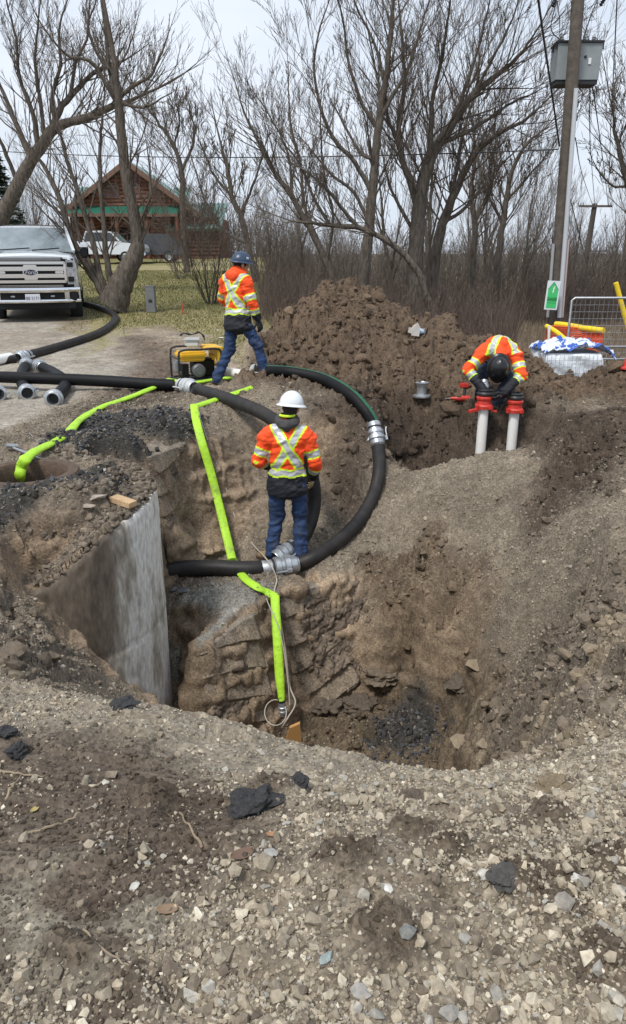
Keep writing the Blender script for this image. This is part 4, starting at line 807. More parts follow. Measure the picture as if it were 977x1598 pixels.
def caps(mb, a, b, ra, rb, seg=16, ell=None):
    """tapered capsule; ell=(axis, factor) squashes the cross-section along a direction"""
    a = np.array(a, float); b = np.array(b, float); t = b - a; Ln = np.linalg.norm(t) + 1e-9; t /= Ln
    prof = [(ra * math.sin(k), -ra * math.cos(k)) for k in (.02, .5, .95, 1.3)] + [(ra + (rb - ra) * f, Ln * f) for f in (0, .33, .66, 1)] + [(rb * math.cos(k), Ln + rb * math.sin(k)) for k in (.4, .85, 1.2, 1.55)]
    k0 = len(mb.V); mb.lathe(prof, a, t, seg)
    V = mb.V[-1]; n = len(V); m0, m1 = range(seg), range(n - seg, n)
    mb.F += [tuple(i + mb.n - n for i in reversed(list(m0))), tuple(i + mb.n - n for i in m1)]; mb.M += [0, 0]
    if ell is not None:
        d = np.array(ell[0], float); d /= np.linalg.norm(d); mid = (a + b) / 2; mb.V[-1] = V - np.outer((V - mid) @ d, d) * (1 - ell[1])
def ball(mb, c, r3, R=None, seg=20):
    n = 12; prof = [(math.sin(PI * i / n) + 1e-4, -math.cos(PI * i / n)) for i in range(n + 1)]; mb.lathe(prof, (0, 0, 0), (0, 0, 1), seg)
    V = mb.V[-1] * np.array(r3)
    if R is not None: V = V @ np.array(R).T
    mb.V[-1] = V + np.array(c); n_ = len(V); mb.F += [tuple(i + mb.n - n_ for i in range(seg))[::-1], tuple(i + mb.n - seg for i in range(seg))]; mb.M += [0, 0]
def fuse(mb, name, mats, parent, vox=.01, smooth=5, wrinkle=0, wsc=.07, paint=None, seed=0):
    o = mb.build('tmp', [], None, smooth=False); md = o.modifiers.new('r', 'REMESH'); md.mode = 'VOXEL'; md.voxel_size = vox
    s = o.modifiers.new('s', 'SMOOTH'); s.factor = .5; s.iterations = smooth
    dg = bpy.context.evaluated_depsgraph_get(); dg.update(); me = bpy.data.meshes.new_from_object(o.evaluated_get(dg)); bpy.data.objects.remove(o)
    n = len(me.vertices); V = np.empty(n * 3); me.vertices.foreach_get('co', V); V = V.reshape(-1, 3)
    if wrinkle:
        Nn = np.empty(n * 3); me.vertex_normals.foreach_get('vector', Nn); Nn = Nn.reshape(-1, 3)
        w = fbm(V[:, 0] + V[:, 1] * .6 + seed, V[:, 2] * 1.9 + V[:, 1] * .5, wsc, 3, seed) + .6 * (1 - 2 * np.abs(fbm(V[:, 0] * 1.2 + V[:, 1] + seed * 2, V[:, 2] * 2.4 - V[:, 0], wsc * 1.6, 2, seed + 4)))
        V = V + Nn * (w * wrinkle)[:, None]; me.vertices.foreach_set('co', V.ravel())
    me.materials.clear()
    for m in (mats if isinstance(mats, (list, tuple)) else [mats]): me.materials.append(m)
    if paint:
        k = len(me.polygons); C_ = np.empty(k * 3); me.polygons.foreach_get('center', C_); me.polygons.foreach_set('material_index', np.asarray(paint(C_.reshape(-1, 3)), np.int32))
    me.polygons.foreach_set('use_smooth', np.ones(len(me.polygons), bool)); me.update(); o = bpy.data.objects.new(name, me); COL.objects.link(o)
    if parent: o.parent = parent
    return o
def unit(v): v = np.array(v, float); return v / (np.linalg.norm(v) + 1e-12)
def hand(mb, wrist, dirv, palmn, s=1.0, curl=.9, side=1):
    """palm with five fingers; dirv: along the hand; palmn: the side the palm faces"""
    d = unit(dirv); n = unit(np.array(palmn) - d * np.dot(palmn, d)); x = np.cross(d, n) * side
    for k in (-.022, 0, .022): caps(mb, wrist + d * .01 + x * k * .7 * s, wrist + d * .085 * s + x * k * 1.35 * s, .016 * s, .014 * s, 8)
    for i, (ox, L1) in enumerate(((-.033, .072), (-.011, .082), (.011, .078), (.031, .062))):
        p0 = wrist + d * .088 * s + x * ox * s; a = curl * .45; q = p0; ang_ = a
        for f, r_ in ((.45, .0098), (.32, .0088), (.25, .008)):
            v = d * math.cos(ang_) + n * math.sin(ang_); q2 = q + v * L1 * f * s; caps(mb, q, q2, r_ * s, r_ * .93 * s, 8); q = q2; ang_ += curl * .6
    th = wrist + d * .03 * s - x * .03 * s; t1 = th + (d * .6 - x * .6 + n * .45) * .045 * s; t2 = t1 + (d * .85 - x * .1 + n * .45) * .032 * s; caps(mb, th, t1, .014 * s, .012 * s, 8); caps(mb, t1, t2, .0115 * s, .0095 * s, 8)
def seg_t(C_, a, b):
    a = np.array(a); b = np.array(b); ab = b - a; t = ((C_ - a) @ ab) / (ab @ ab); tc_ = np.clip(t, 0, 1); return t, np.linalg.norm(C_ - a - tc_[:, None] * ab, axis=1)
def person(loc, J, label, style):
    """J: joints in a local frame (x right of the photo, y away from the camera, z up)"""
    J = {k: np.array(v, float) for k, v in J.items()}; st = style
    pel, ch, nk, hd = J['pelvis'], J['chest'], J['neck'], J['head']; R_ = unit(J['sr'] - J['sl']); upv = unit(nk - pel); bk = unit(np.cross(upv, R_)); bk = bk if np.dot(bk, J['back']) > 0 else -bk
    hu = unit(J['headup']); hf = unit(J['face'] - hu * np.dot(J['face'], hu)); hr = np.cross(hf, hu); HRm = np.stack([hr, hf, hu], 1)
    HRf = lambda v: hd + HRm @ np.array(v, float)
    # body, one continuous surface
    b = MB(); caps(b, pel, ch, .13, .14, ell=(bk, .75)); caps(b, J['sl'] * .85 + ch * .15, J['sr'] * .85 + ch * .15, .065, .065); caps(b, ch, nk, .11, .06); caps(b, nk, hd - hu * .04, .058, .06)
    ball(b, hd + hu * .015, (.077, .097, .115), HRm); caps(b, HRf((0, .03, -.05)), HRf((0, .055, -.085)), .055, .04); ball(b, HRf((0, .100, -.01)), (.013, .022, .024), HRm)
    for sx_ in (-1, 1): ball(b, HRf((sx_ * .079, -.008, -.005)), (.012, .022, .034), HRm); ball(b, HRf((sx_ * .031, .088, .018)), (.013, .01, .009), HRm)
    ball(b, HRf((0, .092, -.052)), (.026, .012, .010), HRm)
    for s_ in 'lr':
        caps(b, J['s' + s_], J['e' + s_], .05, .04); caps(b, J['e' + s_], J['w' + s_], .04, .027); caps(b, J['h' + s_], J['k' + s_], .082, .055); caps(b, J['k' + s_], J['a' + s_], .052, .036); caps(b, J['a' + s_], J['a' + s_] + J['foot' + s_] * .06 - np.array([0, 0, .03]), .034, .028)
        caps(b, pel, J['h' + s_], .1, .09); caps(b, J['w' + s_], J['w' + s_] + unit(J['w' + s_] - J['e' + s_]) * .07, .026, .02)
    body = fuse(b, 'person', [M_skin], None, .009, 4); tag(body, label, 'person')
    body.location = loc
    # eyes
    for sx_ in (-1, 1):
        e = MB(); ball(e, HRf((sx_ * .031, .094, .02)), (.011, .006, .006), HRm, 10); e.build('eye', mat('eye_white', (.5, .5, .5), .3), body)
    # hair under the helmet
    b = MB(); ball(b, hd + hu * .02 - hf * .012, (.085, .1, .108), HRm); caps(b, HRf((0, -.06, -.03)), HRf((0, -.05, -.075)), .05, .045)
    fuse(b, 'balaclava' if st.get('mask') else 'hair', [st.get('hairm', M_hair)], body, .008, 3)
    # trousers
    b = MB(); lr_ = st.get('legr', 1.0)
    caps(b, J['hl'] * .6 + J['hr'] * .4, J['hr'] * .6 + J['hl'] * .4, .135, .135, ell=(bk, .85))
    for s_ in 'lr':
        a_, k_, h_ = J['a' + s_], J['k' + s_], J['h' + s_]
        caps(b, h_, k_, .094 * lr_, .076 * lr_); caps(b, k_, a_ + np.array([0, 0, .0]), .076 * lr_, .066 * lr_); caps(b, k_ * .25 + a_ * .75, a_ + np.array([0, 0, -.012]), .07 * lr_, .068 * lr_)
    fuse(b, 'trousers', [st['jean']], body, .0105, 3, .017, .11, seed=3)
    # boots
    for s_ in 'lr':
        a_ = J['a' + s_]; f = unit(J['foot' + s_]); dn = np.array(J.get('toe' + s_, (0, 0, 0)), float); b = MB(); so = a_ + np.array([0, 0, -.075])
        up_ = unit(np.cross(np.cross(f, [0, 0, 1.]), f)); caps(b, a_ + up_ * .02, so + up_ * .02, .055, .05); caps(b, so + f * -.03 + up_ * .012, so + f * .12 + up_ * .005, .048, .046, ell=(up_, .8)); caps(b, so + f * .08, so + f * .16 + up_ * -.006, .05, .044, ell=(up_, .75)); caps(b, a_ - up_ * .04, so + f * .1 + up_ * .01, .045, .04)
        bo = fuse(b, 'boot', [st['boot']], body, .008, 4, .003, .04)
        b = MB(); sd_ = np.cross(f, up_); pts_ = []
        for k in range(24):
            a2 = k / 24 * 2 * PI; x_ = math.cos(a2); y_ = math.sin(a2); L_ = .155 if x_ > 0 else .135; wd = .05 + .006 * x_ - .006 * abs(math.cos(a2 * 2)); pts_.append((x_ * L_ + .062 * 1, y_ * wd))
        b.prism(pts_, -.052, -.022, fn=lambda u, v, w: so + f * u + sd_ * v + up_ * (w + 0.0)); b.build('sole', [M_sole], bo)
    # jacket with tape
    b = MB(); hem = pel - upv * st.get('hem', .06)
    caps(b, hem + upv * .05, ch, .16, .165, 20, ell=(bk, .74)); b.lathe([(.001, -.015), (.18, -.012), (.205, .0), (.205, .06), (.18, .24), (.001, .24)], hem - upv * .03, upv, 28); Vh = b.V[-1]; b.V[-1] = Vh - np.outer((Vh - hem) @ bk, bk) * .26; caps(b, pel * .5 + ch * .5, ch, .17, .175, 20, ell=(bk, .78))
    caps(b, J['sl'] * .8 + ch * .2, J['sr'] * .8 + ch * .2, .10, .10, ell=(bk, .95)); caps(b, ch + upv * .05, nk - upv * .02, .13, .085, ell=(bk, .9))
    for s_ in 'lr':
        S_, E_, W_ = J['s' + s_], J['e' + s_], J['w' + s_]; caps(b, S_ * .9 + ch * .1, E_, .083, .068); caps(b, E_, W_ - unit(W_ - E_) * .0, .066, .05); caps(b, ch * .55 + S_ * .45, S_ * .8 + E_ * .2, .10, .085)
    TL = np.linalg.norm(nk - hem)
    def paint(C_):
        n_ = len(C_); m = np.zeros(n_, int); rel = C_ - hem; v = rel @ upv; u = rel @ R_; wv = rel @ bk; v = v + .008 * np.sin(u * 40)
        tl, dl = [], []
        for s_ in 'lr':
            for A_, B_ in ((J['s' + s_], J['e' + s_]), (J['e' + s_], J['w' + s_])):
                t_, d_ = seg_t(C_, A_, B_); tl.append(t_); dl.append(d_)
        dl = np.array(dl); tl = np.array(tl); arm = np.argmin(dl, 0); dm = dl[arm, np.arange(n_)]; tm = tl[arm, np.arange(n_)]; _, dt = seg_t(C_, pel, ch + upv * .05)
        onarm = (dm < .105) & (dm < dt * .75) & ~((arm % 2 == 0) & (tm < .18))
        def band(x, c, w=.025, y=.018): return np.where(abs(x - c) < w, 2, np.where(abs(x - c) < w + y, 1, 0))
        # torso
        b_ = band(v, st.get('waist', .20)); m = np.where(b_ > 0, b_, m); low = v < st.get('waist', .20) - .043; m = np.where(low, 3, m)
        top = TL * 1.0; y0 = st.get('waist', .20) + .02; f_ = (v - y0) / (top - y0)
        for sg in (1, -1):
            uc = sg * (-.145 + .29 * f_); sl_ = math.hypot(1, .29 / (top - y0)); dd = np.abs(u - uc) / sl_; ok = (wv > -.01) & (v > y0) & ~((m == 3))
            q = np.where(dd < .029, 2, np.where(dd < .048, 1, 0)); m = np.where(ok & (q > 0) & ((m == 0) | ((sg == -1) & (m == 1) & (v > y0 + .03)) | (sg == -1) & (m == 2) & (v > y0 + .03)), q, m)
        fr_ = (wv <= -.01) & (v > y0); dd = np.abs(np.abs(u) - .12); m = np.where(fr_ & (dd < .026), 2, np.where(fr_ & (dd < .043), 1, m))
        m = np.where(~onarm & (np.abs(u) > .15) & (np.abs(wv) < .035) & (v < st.get('sidetop', .42)) & (v > .25), 3, m)
        # sleeves
        LU = np.linalg.norm(J['sl'] - J['el']); LFm = np.linalg.norm(J['el'] - J['wl']); pos = np.where(arm % 2 == 0, tm * LU, LU + tm * LFm); a1, a2 = st.get('bands', (.21, .40))
        q = np.maximum(band(pos, a1, .027, .017), band(pos, a2, .024, .015)); am = np.where(q > 0, q, np.where(pos > a2 + .035, 3, 0))
        return np.where(onarm, am, m)
    fuse(b, 'jacket', [M_org, M_lime, M_refl, M_navy], body, .009, 3, .016, .10, paint, seed=7)
    # hood or collar
    b = MB()
    if st.get('hood') == 'orange':
        caps(b, nk - bk * .03 + R_ * -.06, nk - bk * .03 + R_ * .06, .085, .085); caps(b, nk + bk * .075 - upv * .02 - R_ * .04, nk + bk * .075 - upv * .02 + R_ * .04, .075, .075); caps(b, nk + upv * .05 - bk * .02, nk + upv * .02, .09, .1); fuse(b, 'hood', [M_org], body, .009, 5, .008, .07)
    elif st.get('hood') == 'grey':
        a2 = np.linspace(0, 2 * PI, 17); pts_ = [nk + R_ * .088 * math.cos(k) + bk * (.085 * math.sin(k) + .01) + upv * (.035 - .03 * math.sin(k)) for k in a2]
        for k in range(16): caps(b, pts_[k], pts_[k + 1], .035 + .018 * max(0, math.sin(a2[k])), .035 + .018 * max(0, math.sin(a2[k + 1])), 8)
        caps(b, nk + bk * .10 - upv * .0, nk + bk * .085 - upv * .05, .06, .035); fuse(b, 'hood', [M_hood], body, .009, 4, .007, .06)
        b = MB(); a2 = np.linspace(.2, PI - .2, 9); pts_ = [nk + R_ * .07 * math.cos(k) + bk * .072 * math.sin(k) + upv * .082 for k in a2]; b.tube(pts_, .014, 8); b.build('collar', [M_lime], body)
    # hands in gloves
    for s_ in 'lr':
        W_, E_ = J['w' + s_], J['e' + s_]; d_ = unit(W_ - E_); d_ = unit(J.get('hd' + s_, d_)); b = MB(); hand(b, W_ + d_ * .015, d_, J.get('palm' + s_, -R_ if s_ == 'r' else R_), 1.12, J.get('curl' + s_, np.array(.8)).item(), 1 if s_ == 'r' else -1); caps(b, W_ - d_ * .03, W_ + d_ * .03, .035, .033); fuse(b, 'glove', [st['glove']], body, .0045, 2)
    # hard hat
    ht = empty('hard_hat'); ht.parent = body
    hc = hd + hu * .035; b = MB(); G = []
    for i in range(13):
        ph = i / 12 * PI / 2
        G.append([hc + hr * .118 * math.cos(ph) * math.cos(a2) + hf * .142 * math.cos(ph) * math.sin(a2) + hu * (.135 * math.sin(ph) + .008 * (abs(math.cos(a2)) < .16) * math.cos(ph * .9)) for a2 in np.linspace(0, 2 * PI, 41)[:-1]])
    b.grid(G, close_u=True); b.build('shell', [st['hat']], ht, auto=60)
    b = MB(); G = []
    for rr_, zz in ((1.0, .012), (1.0, -.004), (1.22, -.018), (1.24, -.026), (1.2, -.028), (.98, -.012)):
        row = []
        for a2 in np.linspace(0, 2 * PI, 41)[:-1]:
            pk = 1 + (.13 * max(0, math.sin(a2)) ** 2 if rr_ > 1.1 else 0); row.append(hc + hr * .118 * rr_ * math.cos(a2) + hf * .142 * rr_ * pk * math.sin(a2) + hu * (zz + .01))
        G.append(row)
    b.grid(G, close_u=True); b.build('brim', [st['hat']], ht, auto=60)
    if st.get('sticker'):
        b = MB(); c_ = hc + hr * .121 * .86 + hf * .04 + hu * .055; b.box(c_, (.004, .034, .026), np.stack([unit(hr * .95 + hf * .25 + hu * .3), unit(hf - hr * .25), hu], 1)); b.build('sticker', [M_white], ht)
    return body
def heights(px, py): h = hit(px, py); return h
# white hat worker, seen from behind, looking down to the right
p1 = at(450, 884, -1.4); p1[2] = -1.33
JA = dict(pelvis=(0, 0, .93), chest=(.0, -.02, 1.27), neck=(.005, -.0, 1.47), head=(.045, .035, 1.615), headup=(.10, .14, 1), face=(.35, 1, -.35), back=(0, -1, 0),
          sl=(-.185, -.01, 1.375), sr=(.205, -.0, 1.365), el=(-.29, -.02, 1.10), er=(.285, .0, 1.07), wl=(-.22, .20, .98), wr=(.265, .17, .87), hl=(-.10, 0, .88), hr=(.10, 0, .88), kl=(-.115, .06, .50), kr=(.13, .05, .48), al=(-.17, .02, .10), ar=(.14, -.02, .04),
          footl=(-.75, .55, 0), footr=(.93, -.12, .06), palml=(1, 0, 0), palmr=(-1, .3, 0), hdr=(-.1, .55, -.8))
wA = person(tuple(p1), JA, 'worker in white hard hat and orange jacket standing on the hose coupling in the pit', dict(jean=M_jean, boot=M_tan, glove=M_glove, hood='grey', hat=M_white, waist=.21, hem=.15, hairm=M_hair, bands=(.20, .40)))
# walking worker on the flat behind
p2 = at(372, 603, -.03)
JB = dict(pelvis=(.02, 0, 1.0), chest=(-.0, .02, 1.33), neck=(.02, .03, 1.50), head=(.085, .07, 1.625), headup=(.12, .05, 1), face=(.85, .45, -.28), back=(-.55, -.85, 0),
          sl=(-.135, .10, 1.44), sr=(.16, -.085, 1.44), el=(-.20, .20, 1.18), er=(.235, -.13, 1.16), wl=(-.05, .32, 1.0), wr=(.30, -.08, .93), hl=(-.05, .05, .93), hr=(.09, -.04, .93), kl=(-.11, .07, .52), kr=(.29, -.03, .56), al=(-.30, .02, .12), ar=(.40, -.03, .12),
          footl=(.93, -.25, -.25), footr=(.95, .1, .1), palml=(1, 0, 0), palmr=(-.6, .7, 0), hdr=(.3, .1, -1))
wB = person(tuple(p2), JB, 'worker in blue hard hat and orange jacket striding past the generator', dict(jean=M_jean, boot=mat('dark_leather', (.06, .05, .04), .7, bump=.3, bscale=40), glove=M_bglove, hood='orange', hat=M_bhat, waist=.205, hem=.185, hairm=mat('black_knit', (.008, .008, .01), .9), mask=1, sticker=1, bands=(.235, .43)))
# bent worker at the two risers
p3 = hit(770, 655); bz = p3.z
JC = dict(pelvis=(.04, .40, .72), chest=(.015, .03, .89), neck=(-.01, -.16, .80), head=(-.035, -.24, .67), headup=(-.05, -.80, -.05), face=(.0, -.2, -1), back=(0, 0, 1),
          sl=(-.19, -.08, .84), sr=(.20, -.08, .83), el=(-.40, -.18, .62), er=(.26, -.25, .57), wl=(-.22, -.34, .40), wr=(.03, -.36, .38), hl=(-.07, .40, .66), hr=(.14, .38, .66), kl=(-.17, .06, .50), kr=(.18, .08, .46), al=(-.08, .38, .12), ar=(.05, .12, .09),
          footl=(-.2, -1, -.1), footr=(-.55, -.85, 0), palml=(1, .2, -.2), palmr=(-1, .2, -.2), hdl=(.75, -.3, -.6), hdr=(-.7, -.3, -.6), curll=1.1, curlr=1.1)
wC = person((p3.x + .0, p3.y + .06, bz), JC, 'worker in black hard hat bent over the left white riser pipe', dict(jean=M_jean2, boot=mat('black_leather', (.02, .02, .02), .6, bump=.3, bscale=40), glove=M_bglove, hat=M_khat, waist=.22, hem=.05, mask=1, hairm=mat('black_knit2', (.01, .01, .012), .9), bands=(.20, .40), sidetop=.3))
# ---------------------------------------------------------------- riser pipes with red couplings
for k, (tx, ty, lab) in enumerate(((755, 634, 'white riser pipe with a red coupling being fitted by the bent worker'), (803, 640, 'white riser pipe with a red coupling at the right foot of the bent worker'))):
    tp = W(tx, ty, d=9.12); g = empty('riser_pipe', (float(tp[0]), float(tp[1]), float(tp[2]))); tag(g, lab, 'pipe', 'white riser pipes at the edge of the trench')
    r = .062; MB().lathe([(r - .008, -.9), (r, -.9), (r, .02), (r - .008, .02), (r - .008, -.9)], (0, 0, 0), seg=24).build('pipe', M_pvc, g)
    b = MB(); b.lathe([(r + .002, -.03), (r + .04, -.025), (r + .043, .01), (r + .024, .03), (r + .022, .08), (r + .034, .09), (r + .038, .115), (r + .01, .14)], (0, 0, 0), seg=28)
    for a2 in range(4):
        q = a2 * PI / 2 + .6; b.box((math.cos(q) * (r + .05), math.sin(q) * (r + .05), .0), (.05, .04, .05), Matrix.Rotation(q, 3, 'Z'), bev=.006)
    if k == 0: b.bar((-.08, -.05, -.03), (-.2, -.1, -.045), .05, .03); b.bar((.08, -.05, -.045), (.15, -.07, -.05), .03, .02)
    b.build('coupling', M_red, g)
    b = MB(); b.lathe([(r + .012, .135), (r + .034, .145), (r + .036, .165), (r + .02, .185), (r + .022, .19), (r + .026, .205), (r + .002, .22), (r - .01, .15)], (0, 0, 0), seg=28); b.build('gasket_ring', M_dark, g)
    if k == 0: b = MB(); b.lathe([(.04, .2), (.055, .21), (.06, .25), (.05, .27), (.055, .3), (.035, .33)], (0, .02, 0), (0, .15, 1), 20); b.build('adapter', M_alu, g)
# ---------------------------------------------------------------- trees
M_bark = mat('bark', (.18, .155, .13), .95, noise=1, nscale=16, bump=1, bscale=24, dark=(.06, .05, .04), bdist=.05, spec=.1, stretch=.22)
M_twig = mat('twigs', (.13, .108, .09), .95, noise=.3, nscale=3, spec=.1)
M_redtwig = mat('red_twigs', (.135, .103, .086), .95, noise=.35, nscale=2, spec=.1)
def bake_segs(segs, name, m, parent=None, k=5):
    s = np.array(segs, float); p0, p1, r0, r1 = s[:, :3], s[:, 3:6], s[:, 6], s[:, 7]; t = p1 - p0; t /= np.linalg.norm(t, axis=1)[:, None] + 1e-9
    ref = np.where(np.abs(t[:, 2:3]) > .9, np.array([[1., 0, 0]]), np.array([[0, 0, 1.]])); n_ = np.cross(t, ref); n_ /= np.linalg.norm(n_, axis=1)[:, None]; b_ = np.cross(t, n_)
    a = np.arange(k) / k * 2 * PI; c = (np.cos(a)[None, :, None] * n_[:, None] + np.sin(a)[None, :, None] * b_[:, None]); V = np.concatenate([p0[:, None] + c * r0[:, None, None], p1[:, None] + c * r1[:, None, None]], 1)
    j = np.arange(k); f = np.stack([j, (j + 1) % k, k + (j + 1) % k, k + j], 1); Fs = f[None] + (np.arange(len(s)) * 2 * k)[:, None, None]
    return mesh_np(name, V.reshape(-1, 3), Fs.reshape(-1, 4), m, parent, smooth=True)
def grow(out, p, d, Ln, r, lvl, rs, up=.25, rmin=.0035, wob=.15, fork=(.28, .68)):
    n = max(3, int(Ln / .45)); n = min(n, 9); st = Ln / n; rr_ = r
    for i in range(n):
        d = d + rs.normal(size=3) * wob / math.sqrt(n) + np.array([0, 0, up / n]); d /= np.linalg.norm(d); p2 = p + d * st; r2 = max(rmin, r * (1 - .8 * (i + 1) / n)); out[0 if rr_ > .035 else 1].append((*p, *p2, rr_, r2)); p = p2; rr_ = r2
        if lvl > 0 and i >= 0:
            for _ in range(1 + (rs.rand() < .33)):
                if rs.rand() < .80:
                    ax_ = np.cross(d, rs.normal(size=3)); ax_ /= np.linalg.norm(ax_); a = fork[0] + (fork[1] - fork[0]) * rs.rand(); dd = d * math.cos(a) + ax_ * math.sin(a); dd[2] += .15
                    grow(out, p, dd / np.linalg.norm(dd), Ln * (.40 + .35 * rs.rand()) * (1 - .35 * i / n), rr_ * .62, lvl - 1, rs, up, rmin, wob, fork)
def limbs_tree(lab, group, limbs, d, seed, lvl=3, sprout=1.0, base=None, name='bare_tree', up=.25, m=None, start=.28, rmin=.004, width=None):
    """limbs: polylines of (px, py, radius) at depth d, the first is the trunk; each limb drifts in depth on its own"""
    rs = np.random.RandomState(seed); out = ([], []); first = None; tubes = []
    for li, lb in enumerate(limbs):
        if callable(d): dd = d(li)
        else: dd = d
        drift = 0 if li == 0 else rs.normal() * .10; pts = []; k0 = lb[0]
        for i, (px, py, r) in enumerate(lb): q = W(px, py, d=dd); q2 = W(px, py, d=dd + drift * i * 1.6 * (dd / 20)); pts.append((q2, r))
        P_ = spline([a for a, b_ in pts], 4); Rr = np.interp(np.arange(len(P_)) / 4, np.arange(len(pts)), [b_ for a, b_ in pts]); P_[1:-1] += rs.normal(size=(len(P_) - 2, 3)) * .008 * (dd / 20)
        if first is None: first = P_[0].copy()
        tot = len(P_) - 1; L_ = np.linalg.norm(np.diff(P_, axis=0), axis=1).sum()
        Rr = Rr * (.86 if li == 0 else .68); tubes.append((P_, Rr))
        for i in range(tot):
            f = i / tot
            if f > (start if li == 0 else .12):
                for _ in range(2 if rs.rand() < .6 * sprout else 1):
                    if rs.rand() < .8 * sprout:
                        t_ = P_[i + 1] - P_[i]; t_ /= np.linalg.norm(t_); ax_ = np.cross(t_, rs.normal(size=3)); ax_ /= np.linalg.norm(ax_); a = .5 + .6 * rs.rand(); q = t_ * math.cos(a) + ax_ * math.sin(a); q[2] += .25; q /= np.linalg.norm(q)
                        grow(out, P_[i + 1], q, min(L_ * .42, 3.8) * (.45 + .6 * rs.rand()) * (1.15 - .55 * f), min(Rr[i] * .38, .03), lvl - 1, rs, up, rmin)
        grow(out, P_[-1], (P_[-1] - P_[-2]) / np.linalg.norm(P_[-1] - P_[-2]), min(L_ * .35, 3), max(Rr[-1], .012), lvl - 1, rs, up, rmin)
    e = empty(name, tuple(first)); tag(e, lab, 'tree', group); o_ = np.array([*first, *first, 0, 0])
    tb = MB()
    for P_, Rr in tubes: tb.tube(P_ - first, Rr * (1 + .05 * np.sin(np.arange(len(P_)) * 2.3 + seed)), 12)
    tb.build('trunk', M_bark, e, auto=80)
    out = ([], out[0] + out[1])
    bake_segs(np.array(out[1]) - o_, 'crown', m or M_twig, e, 3); return e
GT = 'bare trees round the site'
# leaning tree at the far left
limbs_tree('bare tree leaning in from the left edge, its thick trunk behind the truck', GT, [
    [(-22, 395, .34), (0, 345, .31), (22, 300, .25), (45, 258, .22), (80, 206, .19), (105, 192, .15), (140, 183, .14), (175, 166, .11), (200, 158, .07)],
    [(80, 206, .17), (98, 165, .14), (125, 135, .11), (155, 108, .08), (190, 96, .05)], [(88, 195, .12), (82, 150, .09), (95, 100, .07), (92, 50, .05), (105, 0, .03)],
    [(50, 250, .15), (28, 200, .12), (12, 160, .09), (-10, 110, .06), (-20, 60, .05)], [(60, 235, .13), (52, 180, .10), (30, 120, .08), (25, 60, .05), (10, 0, .03)],
    [(110, 150, .09), (118, 100, .07), (135, 60, .05), (140, 10, .03)], [(28, 285, .1), (5, 230, .08), (-15, 190, .05)], [(70, 215, .10), (62, 150, .08), (55, 90, .06), (60, 30, .04)]], 25, 1, 4, .9)
# pruned willow beside the driveway
h0 = hit(180, 472)
limbs_tree('gnarled many-stemmed willow with a sawn-off main trunk, beside the driveway in front of the cabin', GT, [
    [(176, 476, .46), (186, 452, .37), (198, 425, .31), (212, 395, .24), (214, 370, .17), (206, 320, .165), (196, 270, .15), (190, 215, .14), (184, 150, .115), (179, 98, .09)],
    [(184, 152, .10), (172, 112, .08), (166, 60, .065), (158, 0, .04), (152, -40, .03)], [(182, 160, .08), (165, 130, .07), (140, 95, .055), (108, 88, .04), (80, 60, .03), (55, 20, .02)],
    [(188, 150, .085), (210, 132, .065), (235, 118, .05), (250, 88, .04), (262, 55, .02)], [(186, 158, .06), (205, 165, .05), (230, 166, .04), (258, 150, .02)],
    [(170, 108, .06), (150, 80, .05), (138, 40, .035), (150, 0, .02)], [(166, 466, .2), (150, 438, .16), (126, 400, .13), (108, 362, .11), (100, 330, .10), (78, 275, .08), (55, 240, .05)],
    [(172, 466, .16), (156, 430, .12), (146, 380, .10), (125, 310, .08), (108, 262, .07), (96, 215, .05)], [(178, 462, .15), (167, 410, .11), (162, 350, .09), (157, 280, .07), (156, 230, .06), (160, 180, .04)],
    [(205, 400, .1), (222, 350, .07), (235, 300, .05), (232, 250, .03)], [(170, 455, .12), (135, 400, .08), (120, 350, .06), (118, 300, .04)]], 19.3, 2, 3, .75, name='willow_tree')
limbs_tree('slim forked bare tree standing behind the right side of the cabin', GT, [
    [(292, 425, .2), (287, 380, .18), (285, 320, .16), (284, 270, .14), (272, 228, .10), (250, 195, .07), (232, 172, .04)], [(285, 265, .12), (300, 228, .09), (303, 200, .06), (296, 175, .04)], [(284, 300, .1), (310, 340, .06), (330, 360, .04)][:2] + [(322, 300, .04)],
    [(272, 228, .07), (280, 190, .05), (275, 160, .03)]], 36, 3, 4, 1.0, rmin=.008)
limbs_tree('bare tree with a crooked trunk behind the blue-hatted worker, left of the tall trees', GT, [
    [(400, 440, .15), (390, 395, .13), (378, 345, .115), (362, 305, .10), (355, 262, .08), (345, 225, .05)], [(375, 335, .08), (395, 290, .06), (410, 240, .04)], [(365, 310, .08), (335, 275, .06), (320, 240, .04)], [(385, 380, .08), (350, 360, .06), (320, 310, .05), (300, 250, .03)]], 28, 4, 4, 1.0, rmin=.007)
limbs_tree('tall straight bare tree directly above the top of the spoil heap', GT, [
    [(563, 462, .19), (569, 420, .17), (575, 370, .155), (579, 320, .14), (585, 255, .12), (591, 190, .105), (602, 120, .08), (610, 55, .06), (614, -10, .04), (618, -60, .03)],
    [(580, 300, .10), (555, 255, .08), (520, 215, .07), (500, 165, .055), (490, 100, .04), (500, 40, .03)], [(589, 200, .08), (565, 160, .06), (545, 100, .05), (535, 30, .035), (520, -20, .02)],
    [(590, 190, .08), (612, 150, .065), (638, 105, .05), (655, 50, .035), (672, -5, .02)], [(600, 130, .06), (585, 70, .045), (560, 20, .035), (540, -30, .02)], [(577, 350, .08), (552, 300, .06), (520, 275, .05), (490, 240, .03)], [(586, 250, .07), (560, 235, .05), (530, 180, .04)]], 20, 5, 4, .95)
